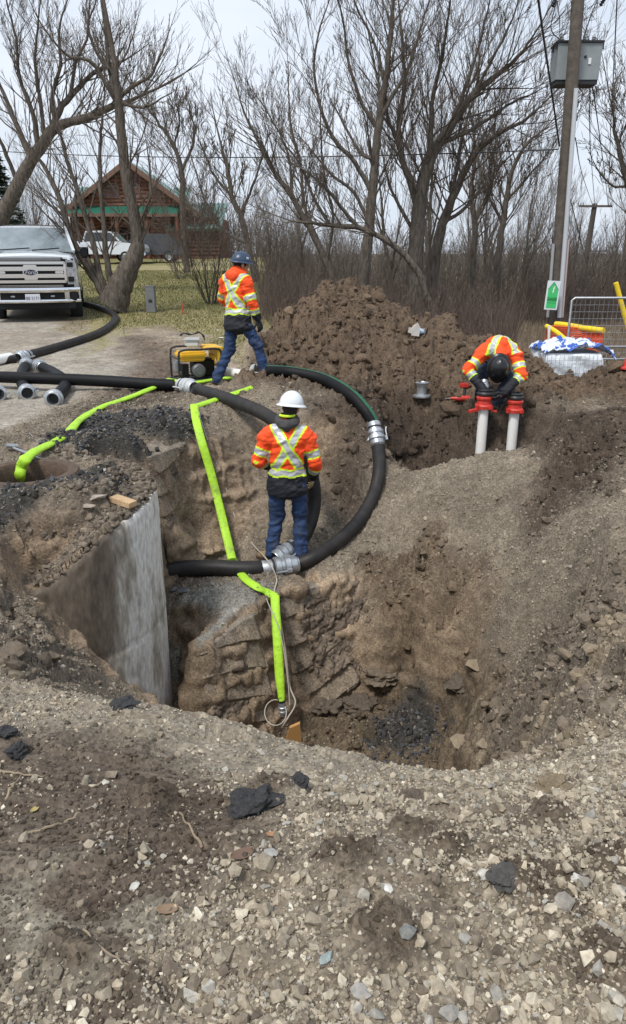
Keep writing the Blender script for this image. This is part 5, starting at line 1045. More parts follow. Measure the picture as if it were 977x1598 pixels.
limbs_tree('largest bare tree, wide crown of rising limbs left of the utility pole', GT, [
    [(646, 485, .30), (646, 440, .27), (649, 380, .25), (655, 320, .22), (664, 270, .19), (680, 232, .16), (708, 190, .13), (738, 148, .10), (772, 120, .08), (805, 92, .055), (828, 62, .03)],
    [(654, 330, .15), (640, 285, .13), (626, 240, .11), (622, 190, .09), (632, 130, .07), (628, 70, .05), (622, 5, .03)], [(664, 270, .12), (672, 215, .10), (676, 150, .08), (690, 90, .06), (700, 20, .04), (706, -30, .02)],
    [(690, 222, .10), (725, 208, .08), (768, 182, .06), (800, 160, .045), (835, 145, .02)], [(705, 195, .09), (725, 140, .07), (745, 80, .05), (760, 20, .03)], [(740, 148, .07), (770, 90, .05), (795, 40, .035), (810, 0, .02)], [(650, 370, .09), (628, 330, .07), (608, 290, .05), (595, 235, .03)], [(626, 240, .07), (605, 180, .055), (598, 120, .04)]], 21.5, 6, 4, .95)
limbs_tree('bare tree with a curved trunk just right of the largest tree', GT, [
    [(672, 482, .22), (676, 430, .20), (684, 375, .18), (700, 325, .15), (722, 275, .12), (745, 235, .095), (780, 208, .07), (815, 190, .05), (845, 165, .03)], [(700, 325, .10), (712, 270, .08), (722, 210, .06), (740, 150, .04)], [(690, 350, .09), (730, 320, .07), (770, 270, .05), (800, 240, .03)]], 23, 7, 4, 1.0)
limbs_tree('low bare tree whose long limb arches left over the spoil heap', GT, [
    [(668, 470, .10), (652, 425, .09), (625, 392, .08), (590, 368, .07), (555, 354, .07), (515, 352, .055), (480, 348, .035), (455, 345, .02)], [(560, 356, .07), (530, 320, .06), (505, 290, .05), (480, 270, .03)], [(515, 352, .06), (490, 310, .05), (470, 260, .04), (440, 220, .02)]], 18.5, 8, 4, 1.0)
limbs_tree('slender arching bare tree leaning left between the worker and the spoil heap trees', GT, [
    [(530, 462, .13), (512, 415, .12), (488, 365, .10), (462, 318, .085), (430, 270, .07), (405, 225, .05), (385, 185, .03)], [(500, 385, .08), (475, 320, .07), (470, 260, .055), (455, 200, .04), (450, 140, .025)], [(455, 310, .06), (450, 240, .045), (420, 180, .03), (400, 150, .02)], [(510, 410, .07), (520, 340, .055), (505, 270, .04), (500, 200, .03)]], 22, 9, 4, 1.1)
limbs_tree('upright bare tree between the curved trunk and the utility pole', GT, [
    [(772, 480, .17), (776, 420, .15), (782, 365, .13), (790, 315, .11), (800, 265, .08), (822, 225, .06), (845, 205, .03)], [(785, 350, .08), (760, 300, .06), (745, 250, .05), (740, 200, .03)], [(792, 310, .07), (825, 275, .05), (850, 245, .03)]], 27, 10, 4, 1.1, rmin=.007)
limbs_tree('slim bare tree close behind the utility pole on its left', GT, [[(742, 478, .13), (738, 420, .115), (742, 360, .10), (735, 300, .08), (742, 240, .06), (735, 180, .04)], [(740, 350, .06), (765, 300, .05), (775, 240, .03)]], 25, 11, 4, 1.1, rmin=.007)
limbs_tree('bare tree leaning in from the right edge of the photo', GT, [[(1010, 470, .16), (1003, 400, .14), (992, 330, .12), (975, 270, .09), (962, 215, .06), (955, 170, .03)], [(985, 300, .08), (1000, 230, .06), (985, 150, .04)], [(980, 290, .06), (955, 290, .045), (930, 260, .03)]], 24, 12, 4, 1.0, rmin=.006)
# generic trees copied into the background wood
def gtree(seed, h, lvl=4, m=None, stems=1, name='bare_tree', lean=.15, up=.45, wob=.18):
    rs = np.random.RandomState(seed); out = ([], [])
    for k in range(stems):
        d_ = np.array([rs.normal() * lean, rs.normal() * lean, 1.]); grow(out, np.array([rs.normal() * .08 * (stems > 1), rs.normal() * .08 * (stems > 1), -.15]), d_ / np.linalg.norm(d_), h * (.7 + .3 * rs.rand()), .014 * h / math.sqrt(stems) + .01, lvl, rs, up, .006, wob)
    e = empty(name)
    if len(out[0]) < 3: out[0].append(out[1][0])
    bake_segs(out[0], 'trunk', M_bark, e, 6); bake_segs(out[1], 'crown', m or M_twig, e, 3); return e
M_ft = mat('far_faded_twigs', (.19, .165, .145), 1, spec=.05); protos = [gtree(100 + i, 7 + i % 3, 4, M_ft) for i in range(5)]  # paler than the near twigs: the fading of distance is in their colour
wood = [(455, 40), (480, 31), (505, 45), (470, 52), (420, 34), (618, 29), (715, 42), (755, 34), (812, 33), (832, 42), (850, 30), (885, 58), (978, 40), (400, 48), (432, 56), (540, 36), (640, 48), (670, 38), (798, 52), (955, 66), (318, 60), (30, 48), (62, 58), (525, 55), (730, 58), (865, 64), (985, 45), (-20, 52)]
kinds = ['slender bare tree', 'spreading bare tree', 'crooked bare tree', 'bushy-topped bare tree', 'thin bare tree']
def where(px):
    for a_, b_ in ((100, 'far left behind the truck'), (350, 'beside the cabin'), (450, 'behind the blue-hatted worker'), (560, 'behind the left of the spoil heap'), (690, 'behind the largest tree'), (800, 'behind the bent worker'), (880, 'behind the utility pole'), (2000, 'behind the fence panel')):
        if px < a_: return b_
for i, (px, d_) in enumerate(wood):
    e = protos[i % 5] if i < 5 else clone(protos[i % 5]); x_ = W(px, 440, d=d_)[0]; e.location = (x_, d_, ground(x_, d_)); rsx = np.random.RandomState(i + 50); e.rotation_euler = (0, 0, rsx.rand() * 6.28); s_ = (.7 + .45 * rsx.rand()) * (.85 if px > 560 else .6); e.scale = (s_, s_, s_ * (.95 + .25 * rsx.rand()))
    dist = 'nearer row' if d_ < 38 else ('middle row' if d_ < 50 else 'farthest row'); tag(e, f'{kinds[i % 5]} in the {dist} {where(px)}', 'tree', 'bare trees of the wood behind the site')
# shrubs
def shrub(seed, h, n, lab, px, py=None, d=None, m=None, spread=.5, lvl=3):
    rs = np.random.RandomState(seed); out = ([], [])
    for k in range(n):
        a = rs.rand() * 6.28; s_ = spread * (.2 + rs.rand()); v = np.array([math.cos(a) * s_, math.sin(a) * s_, 1.]); grow(out, np.array([math.cos(a) * .1, math.sin(a) * .1, -.1]), v / np.linalg.norm(v), h * (.55 + .5 * rs.rand()), .018, lvl, rs, .15, .005, .3)
    h_ = hit(px, py) if py else Vector((W(px, 430, d=d)[0], d, 0)); h_.z = ground(h_.x, h_.y); e = empty('shrub', tuple(h_)); tag(e, lab, 'shrub', 'bare shrubs on the lawn'); bake_segs([q for q in out[0] + out[1] if q[6] > .010], 'stem', M_bark, e, 4); bake_segs([q for q in out[0] + out[1] if q[6] <= .010], 'crown', m or M_twig, e, 3); return e
shrub(1, 2.6, 16, 'bare many-stemmed bush on the lawn left of the walking worker', 330, 474, m=M_twig, spread=.45)
shrub(2, 3.2, 11, 'wide reddish bare bush in front of the cabin\'s right end', 282, 436, m=M_redtwig, spread=.8)
shrub(3, 2.6, 8, 'reddish bare bush close to the cabin wall, left of the widest bush', 245, 410, m=M_redtwig, spread=.9)
shrub(6, 2.2, 12, 'low bare bush at the edge of the woods behind the worker in the blue hat', 415, 462, spread=.6)
# brush: the mass of thin stems along the edge of the wood and the wood beyond it
def brush(name, n, xr, yr, h, seed, m, r=.008, tw=5, xmin=None):
    rs = np.random.RandomState(seed); yy = yr[0] + (yr[1] - yr[0]) * rs.rand(n); bear = xr[0] + (xr[1] - xr[0]) * rs.rand(n); xx = bear * yy; ok = np.ones(n, bool) if xmin is None else xx > xmin(yy); xx, yy = xx[ok], yy[ok]; n = len(xx)
    z = groundv(xx, yy) - .05; H = h[0] + (h[1] - h[0]) * rs.rand(n) ** 1.6; lean = rs.normal(size=(n, 2)) * .16; segs = []
    p0 = np.stack([xx, yy, z], 1); kk = 4; pts = [p0]
    for i in range(kk):
        lean = lean + rs.normal(size=(n, 2)) * .10; pts.append(pts[-1] + np.stack([lean[:, 0] * H / kk, lean[:, 1] * H / kk, H / kk], 1))
    R0 = r * (.6 + .9 * rs.rand(n)) * (H / h[1] + .3)
    for i in range(kk): segs.append(np.column_stack([pts[i], pts[i + 1], R0 * (1 - i * .22), R0 * (1 - (i + 1) * .22)]))
    for t_ in range(tw):
        f = .2 + .75 * rs.rand(n); i = (f * kk).astype(int).clip(0, kk - 1); P_ = np.array(pts); a0 = P_[i, np.arange(n)]; a1 = P_[i + 1, np.arange(n)]; fr_ = (f * kk - i)[:, None]; q = a0 * (1 - fr_) + a1 * fr_
        az = rs.rand(n) * 2 * PI; L_ = H * (.12 + .25 * rs.rand(n)) * (1.2 - f); L_ = L_[:, None]; dv = np.stack([np.cos(az) * .6, np.sin(az) * .6, .8 + 0 * az], 1); q2 = q + dv * L_ * .5; dv2 = dv + rs.normal(size=(n, 3)) * .3; q3 = q2 + dv2 * L_ * .5; segs.append(np.column_stack([q, q2, R0 * .5, R0 * .4])); segs.append(np.column_stack([q2, q3, R0 * .4, R0 * .2]))
        dv3 = dv + rs.normal(size=(n, 3)) * .5; segs.append(np.column_stack([q2, q2 + dv3 * L_ * .5, R0 * .35, R0 * .2]))
    o = bake_segs(np.concatenate(segs), name, m, None, 3); return tag(o, kind='stuff')
brush('brushwood', 3400, (-.09, .27), (15.6, 24), (.3, 1.5), 1, M_redtwig, .008, 4, xmin=lambda y: -1.3 + (y - 15) * -.03 + (y < 17) * 2.6)
brush('brushwood_right', 1900, (.27, .56), (21.5, 28), (.4, 1.7), 11, M_redtwig, .009, 4)
brush('thicket', 5200, (-.16, .6), (24, 44), (.8, 2.9), 2, M_twig, .011, 4, xmin=lambda y: -1.5 - (y - 24) * .06)
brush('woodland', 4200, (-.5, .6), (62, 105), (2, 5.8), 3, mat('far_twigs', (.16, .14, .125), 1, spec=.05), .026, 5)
brush('dry_undergrowth', 4500, (.20, .50), (13.5, 21), (.08, .35), 4, mat('dry_stalks', (.20, .15, .10), .95), .006, 3)
# grass on the lawn
rs = np.random.RandomState(9); n = 90000; yy = 11.2 + 30 * rs.rand(n) ** 1.6; xx = -12 + 12.5 * rs.rand(n); k = rs.rand(n) < sample(m_lawn, xx, yy) * (1 - sample(m_road, xx, yy)); xx, yy = xx[k], yy[k]; n = len(xx); z = groundv(xx, yy)
hh = .02 + .045 * rs.rand(n); az = rs.rand(n) * 6.28; ln = rs.normal(size=(n, 2)) * .6; w_ = .004 + .0035 * yy / 12
A_ = np.stack([xx - np.cos(az) * w_, yy - np.sin(az) * w_, z], 1); B_ = np.stack([xx + np.cos(az) * w_, yy + np.sin(az) * w_, z], 1); C__ = np.stack([xx + ln[:, 0] * hh, yy + ln[:, 1] * hh, z + hh], 1)
gc = np.array([[.13, .14, .035], [.22, .19, .085], [.085, .10, .03], [.30, .26, .15]])[rs.choice(4, n, p=[.36, .3, .22, .12])] * (.7 + .6 * rs.rand(n, 1)); V = np.stack([A_, B_, C__], 1).reshape(-1, 3)
M_grass = mat('grass_blades', (.1, .1, .04), .8, attr='col', spec=.2); tag(mesh_np('grass', V, np.arange(3 * n).reshape(-1, 3), M_grass, col=np.repeat(gc, 3, 0)), kind='stuff')
# spruce behind the leaning tree
rs = np.random.RandomState(4); sx_, sy_ = W(2, 400, d=44)[0], 44; Hs = 7.4; V = []; 
for i in range(9000):
    f = rs.rand() ** .8; z = .7 + f * (Hs - .7); tier = (z * 2.1) % 1; R_ = (Hs - z) * .36 * (.55 + .5 * (1 - tier)) * (.55 + .5 * rs.rand() ** .5); a = rs.rand() * 6.28; c_ = np.array([math.cos(a) * R_, math.sin(a) * R_, z - R_ * .28]); s_ = .07 + .08 * rs.rand(); v = rs.normal(size=(3, 3)) * s_; v[:, 2] *= .4; V.append(c_ + v)
sp = empty('spruce_tree', (sx_, sy_, ground(sx_, sy_))); tag(sp, 'dark evergreen spruce at the left edge behind the leaning bare tree', 'tree'); MB().lathe([(.16, -.1), (.1, 3), (.03, 7), (.001, 7.4)], seg=10).build('trunk', M_bark, sp); mesh_np('crown', np.array(V).reshape(-1, 3), np.arange(27000).reshape(-1, 3), mat('spruce_needles', (.025, .04, .022), .9), sp)
# ---------------------------------------------------------------- log cabin on the rise
M_log = mat('stained_logs', (.17, .068, .038), .75, noise=.4, nscale=3); M_logd = mat('dark_logs', (.12, .055, .035), .8, noise=.4, nscale=3)
M_roof = mat('green_metal_roof', (.13, .22, .19), .5, .2, noise=.2, nscale=2); M_roof2 = mat('bright_green_roof', (.02, .13, .09), .45, .1); M_glass = mat('dark_glass', (.025, .03, .035), .12, spec=.8); M_trim = mat('brown_trim', (.16, .09, .06), .7)
HD = 60.; hsx = W(205, 400, d=HD)[0]; hz = ground(hsx, HD) - .1
cab = empty('log_cabin', (hsx, HD, hz)); tag(cab, 'red-brown log cabin with green metal roofs on the rise at upper left', 'house')
def hp(px, py, dd=0): q = W(px, py, d=HD + dd); return q - np.array([hsx, HD, hz])
def loghw(b, x0, x1, z0, z1, y, th=.25, step=.28):
    z = z0
    while z < z1 - .05:
        zz = min(z + step, z1); b.tube([(x0, y, (z + zz) / 2), (x1, y, (z + zz) / 2)], (zz - z) * .56, 8); z = zz
# main body
xl, xr = hp(108, 330)[0], hp(338, 330)[0]; ze = hp(200, 338)[2]
b = MB(); b.box(((xl + xr) / 2, 4.2, ze / 2), (xr - xl, 8, ze)); loghw(b, xl, hp(152, 330)[0], 0, ze, .12); loghw(b, hp(232, 330)[0], xr, 0, ze, .12); loghw(b, hp(152, 330)[0], hp(232, 330)[0], hp(0, 362)[2], ze, .12); b.build('wall', M_log, cab)
b = MB(); b.box((hp(192, 330)[0], .02, hp(0, 383)[2] / 2 + .9), (hp(232, 330)[0] - hp(152, 330)[0], .1, hp(0, 362)[2] - .2)); b.build('porch_shade_panel', mat('porch_shade_black', (.012, .011, .01), .9), cab)  # flat black panel stands in for the shade inside the porch
# gable: log triangle with windows, then roof slopes over it
ax0, az0 = hp(207, 330)[0], hp(207, 259)[2]; gl, gr = hp(112, 330)[0], hp(302, 330)[0]; gz = hp(0, 330)[2]; zt = hp(0, 322)[2]
b = MB(); n = 11
for i in range(n):
    z0 = gz + (az0 - gz) * i / n; z1 = gz + (az0 - gz) * (i + 1) / n; f = (i + .6) / n; b.tube([(gl + (ax0 - gl) * f, -.35, (z0 + z1) / 2), (gr + (ax0 - gr) * f, -.35, (z0 + z1) / 2)], (z1 - z0) * .56, 8)
b.prism([(gl, gz), (gr, gz), (ax0, az0)], -.3, 0, fn=lambda u, v, w: (u, w, v)); b.build('gable', M_log, cab)
for sgn, xe in ((-1, gl - .5), (1, gr + .5)):
    b = MB(); x2 = xe; zl = gz - .3; nn = unit((-(az0 - zl), 0, (ax0 - x2) * 1.0)) if sgn < 0 else unit(((az0 - zl), 0, (x2 - ax0))); nn = nn * (1 if nn[2] > 0 else -1)
    b.prism([(ax0, az0 + .12), (x2, zl), (x2 + nn[0] * .16, zl + nn[2] * .16), (ax0 + 0, az0 + .34)], -1.1, 6, fn=lambda u, v, w: (u, w, v)); b.build('roof', [M_roof], cab)
    b = MB(); b.bar((ax0, -1.13, az0 + .15), (x2, -1.13, zl + .05), .10, .34); b.build('bargeboard', M_trim, cab)
for wx0, wx1, w0, w1 in ((168, 190, 287, 309), (203, 222, 287, 309), (168, 196, 365, 398)):
    f = MB(); a_, c_ = hp(wx0, w1), hp(wx1, w0); a_[0], c_[0] = hp(wx0, 330)[0], hp(wx1, 330)[0]; cx_, cz_ = (a_[0] + c_[0]) / 2, (a_[2] + c_[2]) / 2; w_, h_ = c_[0] - a_[0], c_[2] - a_[2]; yy_ = -.48 if w0 < 320 else -.06
    for sx2, sz2, ww, hh_ in ((0, h_ / 2, w_ + .16, .12), (0, -h_ / 2, w_ + .16, .12), (-w_ / 2, 0, .12, h_), (w_ / 2, 0, .12, h_), (0, 0, .07, h_), (0, 0, w_, .06)): f.box((cx_ + sx2, yy_, cz_ + sz2), (ww, .1 if sx2 or sz2 else .07, hh_))
    fo = f.build('window', M_trim, cab); MB().box((cx_, yy_ + .02, cz_), (w_, .03, h_)).build('pane', M_glass, fo)
# green skirt roof over the porch, with its fascia
b = MB(); b.prism([(0, 0), (-1.5, -.75), (-1.5, -.85), (0, -.12)], hp(108, 330)[0], hp(282, 330)[0], fn=lambda u, v, w: (w, u - .1, v + hp(0, 318)[2])); b.build('porch_roof', M_roof2, cab); b = MB(); b.box(((hp(108, 330)[0] + hp(282, 330)[0]) / 2, -1.64, hp(0, 318)[2] - .86), (hp(282, 330)[0] - hp(108, 330)[0], .06, .22)); b.build('fascia', M_trim, cab)
for px_ in (112, 150, 188, 234, 280): MB().tube([(hp(px_, 330)[0], -1.4, 0), (hp(px_, 330)[0], -1.4, hp(0, 318)[2] - .9)], .13, 8).build('porch_post', M_log, cab)
# side roofs
b = MB(); x0, x1 = hp(99, 330)[0], hp(150, 330)[0]; zb, zt2 = hp(0, 330)[2], hp(0, 284)[2]; b.prism([(1, zb), (4.5, zt2), (4.7, zt2), (1.2, zb - .2)], x0, x1, fn=lambda u, v, w: (w, u, v))
for k in range(9): x_ = x0 + (x1 - x0) * k / 8; b.bar((x_, .98, zb + .04), (x_, 4.48, zt2 + .04), .05, .06)
b.build('side_roof', M_roof, cab)
b = MB(); x0, x1 = hp(258, 330)[0], hp(346, 330)[0]; zb, zt2 = hp(0, 357)[2], hp(0, 311)[2]; b.prism([(-.8, zb), (4.2, zt2), (4.4, zt2), (-.6, zb - .2)], x0, x1, fn=lambda u, v, w: (w, u, v))
for k in range(14): x_ = x0 + (x1 - x0) * k / 13; b.bar((x_, -.82, zb + .04), (x_, 4.18, zt2 + .04), .05, .06)
b.build('side_roof', M_roof, cab)
b = MB(); x0, x1 = hp(262, 330)[0], hp(290, 330)[0]; b.prism([(1.5, hp(0, 312)[2]), (3, hp(0, 288)[2]), (3.2, hp(0, 288)[2]), (1.7, hp(0, 314)[2])], x0, x1, fn=lambda u, v, w: (w, u, v)); b.build('side_roof', M_roof, cab)
b = MB(); a_ = hp(268, 330)[0]; b.box(((a_ + xr) / 2 + .1, .1, (hp(0, 357)[2] + .1) / 2), (xr - a_, .5, hp(0, 357)[2] + .1)); loghw(b, a_, xr + .1, 0, hp(0, 357)[2], -.2); b.build('side_wall', M_logd, cab)
# ---------------------------------------------------------------- vehicles
M_wpaint = mat('white_paint', (.66, .69, .72), .25, coat=.8, noise=.04, nscale=3); M_kpaint = mat('dark_paint', (.03, .035, .04), .2, coat=.8); M_chrome = mat('chrome', (.78, .79, .81), .12, 1.0); M_tyre = mat('tyre', (.02, .02, .021), .85, bump=.4, bscale=30); M_plast = mat('black_plastic', (.010, .010, .011), .6, spec=.25)
M_wind = mat('windscreen_glass', (.20, .235, .25), .06, spec=1.0, coat=1, noise=.25, nscale=3); M_lens = mat('headlight_lens', (.42, .45, .48), .1, .4, spec=1, noise=.5, nscale=20); M_amber = mat('amber_lens', (.6, .22, .02), .3)  # pale windscreen base colour includes the reflected sky
def wheel(par, x, y, r, w, name='wheel'):
    wv = empty(name, (x, y, r)); wv.parent = par; b = MB(); b.lathe([(r * .62, -w / 2), (r * .93, -w / 2), (r, -w * .36), (r, w * .36), (r * .93, w / 2), (r * .62, w / 2), (r * .62, -w / 2)], (0, 0, 0), (1, 0, 0), 28); b.build('tyre', M_tyre, wv)
    b = MB(); sg = 1 if x > 0 else -1; b.lathe([(.001, sg * w * .28), (r * .2, sg * w * .3), (r * .22, sg * w * .2), (r * .5, sg * w * .18), (r * .6, sg * w * .42), (r * .63, sg * w * .44), (r * .63, -sg * w * .4)], (0, 0, 0), (1, 0, 0), 28); b.build('rim', M_alu, wv)
def truck():
    q = W(56, 497, d=17.2); z0 = ground(q[0], 17.2) - .06; e = empty('pickup_truck', (q[0], 17.2, z0), math.radians(16)); e.scale = (1, 1, 1.1); tag(e, 'white pickup truck with chrome grille facing the camera on the driveway', 'truck')
    # body shell: sections from the nose to the tail, half width and heights
    b = MB()
    def sec(y, hw, zt, zs, zb, cr_): # crown section: from sill up the side to the top centre
        return [(-hw * .99, y, zb), (-hw, y, (zb + zs) / 2), (-hw * .985, y, zs), (-hw * .95, y, zs + (zt - zs) * .55), (-hw * .85, y, zt - cr_), (-hw * .5, y, zt), (0, y, zt + .012), (hw * .5, y, zt), (hw * .85, y, zt - cr_), (hw * .95, y, zs + (zt - zs) * .55), (hw * .985, y, zs), (hw, y, (zb + zs) / 2), (hw * .99, y, zb)]
    G = [sec(.10, .93, 1.30, 1.1, .70, .02), sec(.10, .95, 1.335, 1.12, .62, .02), sec(.16, .98, 1.37, 1.15, .58, .02), sec(.5, 1.0, 1.395, 1.15, .56, .035), sec(1.0, 1.01, 1.42, 1.15, .56, .05), sec(1.45, 1.015, 1.445, 1.16, .56, .05), sec(3.9, 1.015, 1.44, 1.16, .56, .03), sec(6.1, 1.015, 1.44, 1.16, .56, .03), sec(6.15, .98, 1.40, 1.1, .6, .03)]
    b.grid(G); b.build('body', M_wpaint, e, auto=35)
    b = MB(); b.box((0, .14, .99), (1.86, .06, .6)); b.box((0, 3.0, .5), (1.7, 5.4, .28)); b.box((0, .35, .48), (1.86, .5, .22), bev=.04); b.build('underbody', M_plast, e)
    # cab
    b = MB(); R_ = lambda y, hw, z: [(-hw, y, z), (hw, y, z)]
    wb, wt = (1.42, .88, 1.43), (2.15, .73, 1.945)
    G = [[(-.95, 1.42, 1.42), (-.78, 2.12, 1.93), (-.70, 2.25, 1.975), (0, 2.22, 2.005), (.70, 2.25, 1.975), (.78, 2.12, 1.93), (.95, 1.42, 1.42)], [(-.97, 3.9, 1.42), (-.80, 3.85, 1.93), (-.72, 3.8, 1.98), (0, 3.8, 2.01), (.72, 3.8, 1.98), (.80, 3.85, 1.93), (.97, 3.9, 1.42)]]
    b.grid(G); b.add([(-.97, 3.9, 1.42), (-.80, 3.85, 1.93), (.80, 3.85, 1.93), (.97, 3.9, 1.42)], [(0, 1, 2, 3)]); b.bar((-.93, 1.44, 1.43), (-.76, 2.16, 1.95), .07, .06); b.bar((.93, 1.44, 1.43), (.76, 2.16, 1.95), .07, .06); b.grid([[(x, 2.10 + .04 * (1 - (x / .8) ** 2) * -1, 1.93), (x, 2.3, 1.99 - .03 * (x / .8) ** 2)] for x in np.linspace(-.78, .78, 9)]); b.build('cab', M_wpaint, e, auto=35)
    b = MB(); b.grid([[(x * (.91 - .155 * f), 1.40 + .70 * f - .10 * (1 - x * x), 1.425 + .505 * f) for x in np.linspace(-1, 1, 11)] for f in np.linspace(0, 1, 6)]); b.build('windscreen', M_wind, e)
    for sg in (-1, 1):
        b = MB(); b.add([(sg * .965, 1.6, 1.45), (sg * .965, 3.7, 1.45), (sg * .815, 3.65, 1.90), (sg * .80, 2.2, 1.90)], [(0, 1, 2, 3)]); b.build('side_window', M_glass, e)
    for x0, x1 in ((-.8, -.05), (.0, .62)):
        MB().tube([(x0, 1.26, 1.455), ((x0 + x1) / 2, 1.25, 1.475), (x1, 1.33, 1.50)], .014, 6).build('wiper', M_plast, e)
    # grille
    b = MB(); fy = .03
    def fp(x0, x1, z0, z1, y=fy, t=.06, m=0): b.box(((x0 + x1) / 2, y, (z0 + z1) / 2), (x1 - x0, t, z1 - z0), m=m, bev=.012)
    fp(-.70, .70, 1.245, 1.315, .04, .05, 1); fp(-.68, .68, .735, .80, .04, .05, 1)
    for z_ in (1.262, 1.285, 1.308, .748, .772): fp(-.67, .67, z_ - .004, z_ + .004, .008, .02)
    fp(-.76, .76, 1.18, 1.235); fp(-.76, .76, .82, .875); fp(-.76, -.71, .82, 1.235); fp(.71, .76, .82, 1.235); fp(-.72, .72, .88, 1.18, .06, .03, 1)
    fp(-.72, .72, 1.055, 1.135, .02, .05); fp(-.72, .72, .92, .995, .02, .05); fp(-.14, .14, .88, 1.17, .03, .05)
    for sg in (-1, 1): fp(*(sorted((sg * .52, sg * .70))), 1.0, 1.05, .02, .05)
    b.build('grille', [M_chrome, M_plast], e, auto=30)
    b = MB(); em = [(math.cos(a) * .16, math.sin(a) * .068) for a in np.linspace(0, 2 * PI, 33)[:-1]]; b.prism(em, -.035, .0, fn=lambda u, v, w: (u, w, 1.025 + v)); b.build('emblem_rim', M_chrome, e)
    b = MB(); b.prism([(u * .88, v * .82) for u, v in em], -.042, -.034, fn=lambda u, v, w: (u, w, 1.025 + v)); eo = b.build('emblem', mat('emblem_blue', (.008, .016, .06), .3, coat=.5), e); text_obj('emblem_lettering', 'Ford', .115, M_chrome, eo, (0, -.045, 1.025), (PI / 2, 0, 0), .002, .25)
    for sg in (-1, 1):
        b = MB(); pl = [(.765, 1.27), (.96, 1.25), (.985, 1.10), (.985, .80), (.965, .74), (.90, .74), (.90, .79), (.765, .79)]; b.prism([(sg * u, v) for u, v in pl], .02, .2, fn=lambda u, v, w: (u, w + .10 * max(0, abs(u) - .8) * 2, v)); hl_ = b.build('headlight', M_lens, e)
        b = MB(); b.box((sg * .85, .01, 1.17), (.13, .03, .09), bev=.01); b.build('lamp_unit', M_plast, hl_); MB().box((sg * .85, .01, .89), (.13, .03, .10), bev=.01).build('lamp_unit', M_plast, hl_)
    # bumper
    b = MB(); bp_ = lambda x: -.13 + .20 * (abs(x)) ** 3
    for z0_, z1_ in ((.64, .73), (.44, .50)):
        G = []
        for x in np.linspace(-1.02, 1.02, 17): y = bp_(x); G.append([(x, y + .16, z0_), (x, y, z0_ + .0), (x, y - .015, (z0_ + z1_) / 2), (x, y, z1_), (x, y + .16, z1_)])
        b.grid(G)
    for xc, hw in ((-.92, .1), (-.73, .05), (.73, .05), (.92, .1)):
        y = bp_(xc)
        if hw < .08: b.box((xc, y + .035, .57), (.10, .07, .16))
    for xc in (-1.0, 1.0): b.box((xc, bp_(1) + .06, .57), (.03, .14, .16))
    b.build('bumper', M_chrome, e, auto=35)
    b = MB(); b.box((0, .0, .57), (1.9, .06, .14)); b.box((0, .02, .38), (1.82, .10, .15), bev=.02); b.build('air_dam', M_plast, e)
    for sg in (-1, 1): MB().box((sg * .87, -.005, .57), (.14, .04, .07), bev=.01).build('fog_lamp', M_lens, e); MB().box((sg * .42, -.05, .565), (.09, .03, .03), bev=.008).build('tow_hook', M_alu, e)
    pl_ = MB().box((.0, -.17, .535), (.31, .012, .16), bev=.004).build('licence_plate', mat('plate', (.62, .63, .66), .5), e); text_obj('plate_lettering', 'BE 5171', .085, mat('plate_blue', (.02, .04, .14), .5), pl_, (0, -.179, .53), (PI / 2, 0, 0), .001)
    for sg in (-1, 1):
        mr_ = MB().box((sg * 1.18, 1.62, 1.46), (.2, .12, .33), bev=.035).build('mirror', M_plast, e); MB().box((sg * 1.18, 1.585, 1.56), (.205, .10, .13), bev=.03).build('mirror_cap', M_wpaint, mr_); MB().bar((sg * .95, 1.65, 1.40), (sg * 1.1, 1.65, 1.42), .06).build('mirror_arm', M_plast, mr_)
        for y in (1.15, 5.0): wheel(e, sg * .88, y, .41, .28)
    return e
truck()
def car(name, px, dd, paint, lab, cat, kind, flip=1):
    x_ = W(px, 400, d=dd)[0]; e = empty(name, (x_, dd, ground(x_, dd) + .05)); tag(e, lab, cat); e.rotation_euler = (0, 0, PI / 2 * flip); Ln, hw = 4.8, .92
    # profile along y (nose at -y)
    if kind == 'suv': prof = [(-2.35, .45), (-2.4, .8), (-2.25, .98), (-1.3, 1.1), (-.6, 1.66), (0, 1.74), (1.5, 1.72), (2.15, 1.1), (2.3, .95), (2.35, .45)]; gl_ = [(-1.1, 1.12), (-.55, 1.6), (1.45, 1.64), (1.95, 1.12)]
    else: prof = [(-2.7, .5), (-2.75, .9), (-2.6, 1.12), (-1.4, 1.22), (-.75, 1.85), (-.2, 1.92), (.85, 1.9), (1.05, 1.3), (2.85, 1.3), (2.9, .55)]; gl_ = [(-1.2, 1.28), (-.7, 1.8), (.8, 1.82), (.95, 1.28)]
    b = MB(); b.prism(prof, -hw, hw, fn=lambda u, v, w: (w * (1 - .16 * max(0, v - 1.1)), u, v)); b.build('body', paint, e, auto=25)
    for sg in (-1, 1): b = MB(); b.prism(gl_, sg * (hw + .006), sg * (hw - .02), fn=lambda u, v, w: (w * (1 - .16 * max(0, v - 1.1)), u, v)); b.build('side_window', M_glass, e)
    b = MB(); yA, zA, yB, zB = (-1.3, 1.1, -.6, 1.66) if kind == 'suv' else (-1.4, 1.22, -.75, 1.85); b.add([(-.8, yA - .0, zA + .04), (.8, yA - .0, zA + .04), (.7, yB - .03, zB - .02), (-.7, yB - .03, zB - .02)], [(0, 1, 2, 3)]); b.build('windscreen', M_wind, e)
    for sg in (-1, 1):
        MB().box((sg * .72, prof[1][0] + .02, .82), (.3, .12, .16), bev=.03).build('headlight', M_lens, e)
        for y in (-1.55, 1.5): wheel(e, sg * .8, y, .36, .24)
    MB().box((0, prof[1][0] + .0, .55), (1.7, .14, .2), bev=.04).build('bumper', M_plast if kind == 'suv' else M_chrome, e); return e
car('parked_car', 232, 52, M_kpaint, 'dark car parked side-on before the cabin, right of the willow trunk', 'car', 'suv', -1)
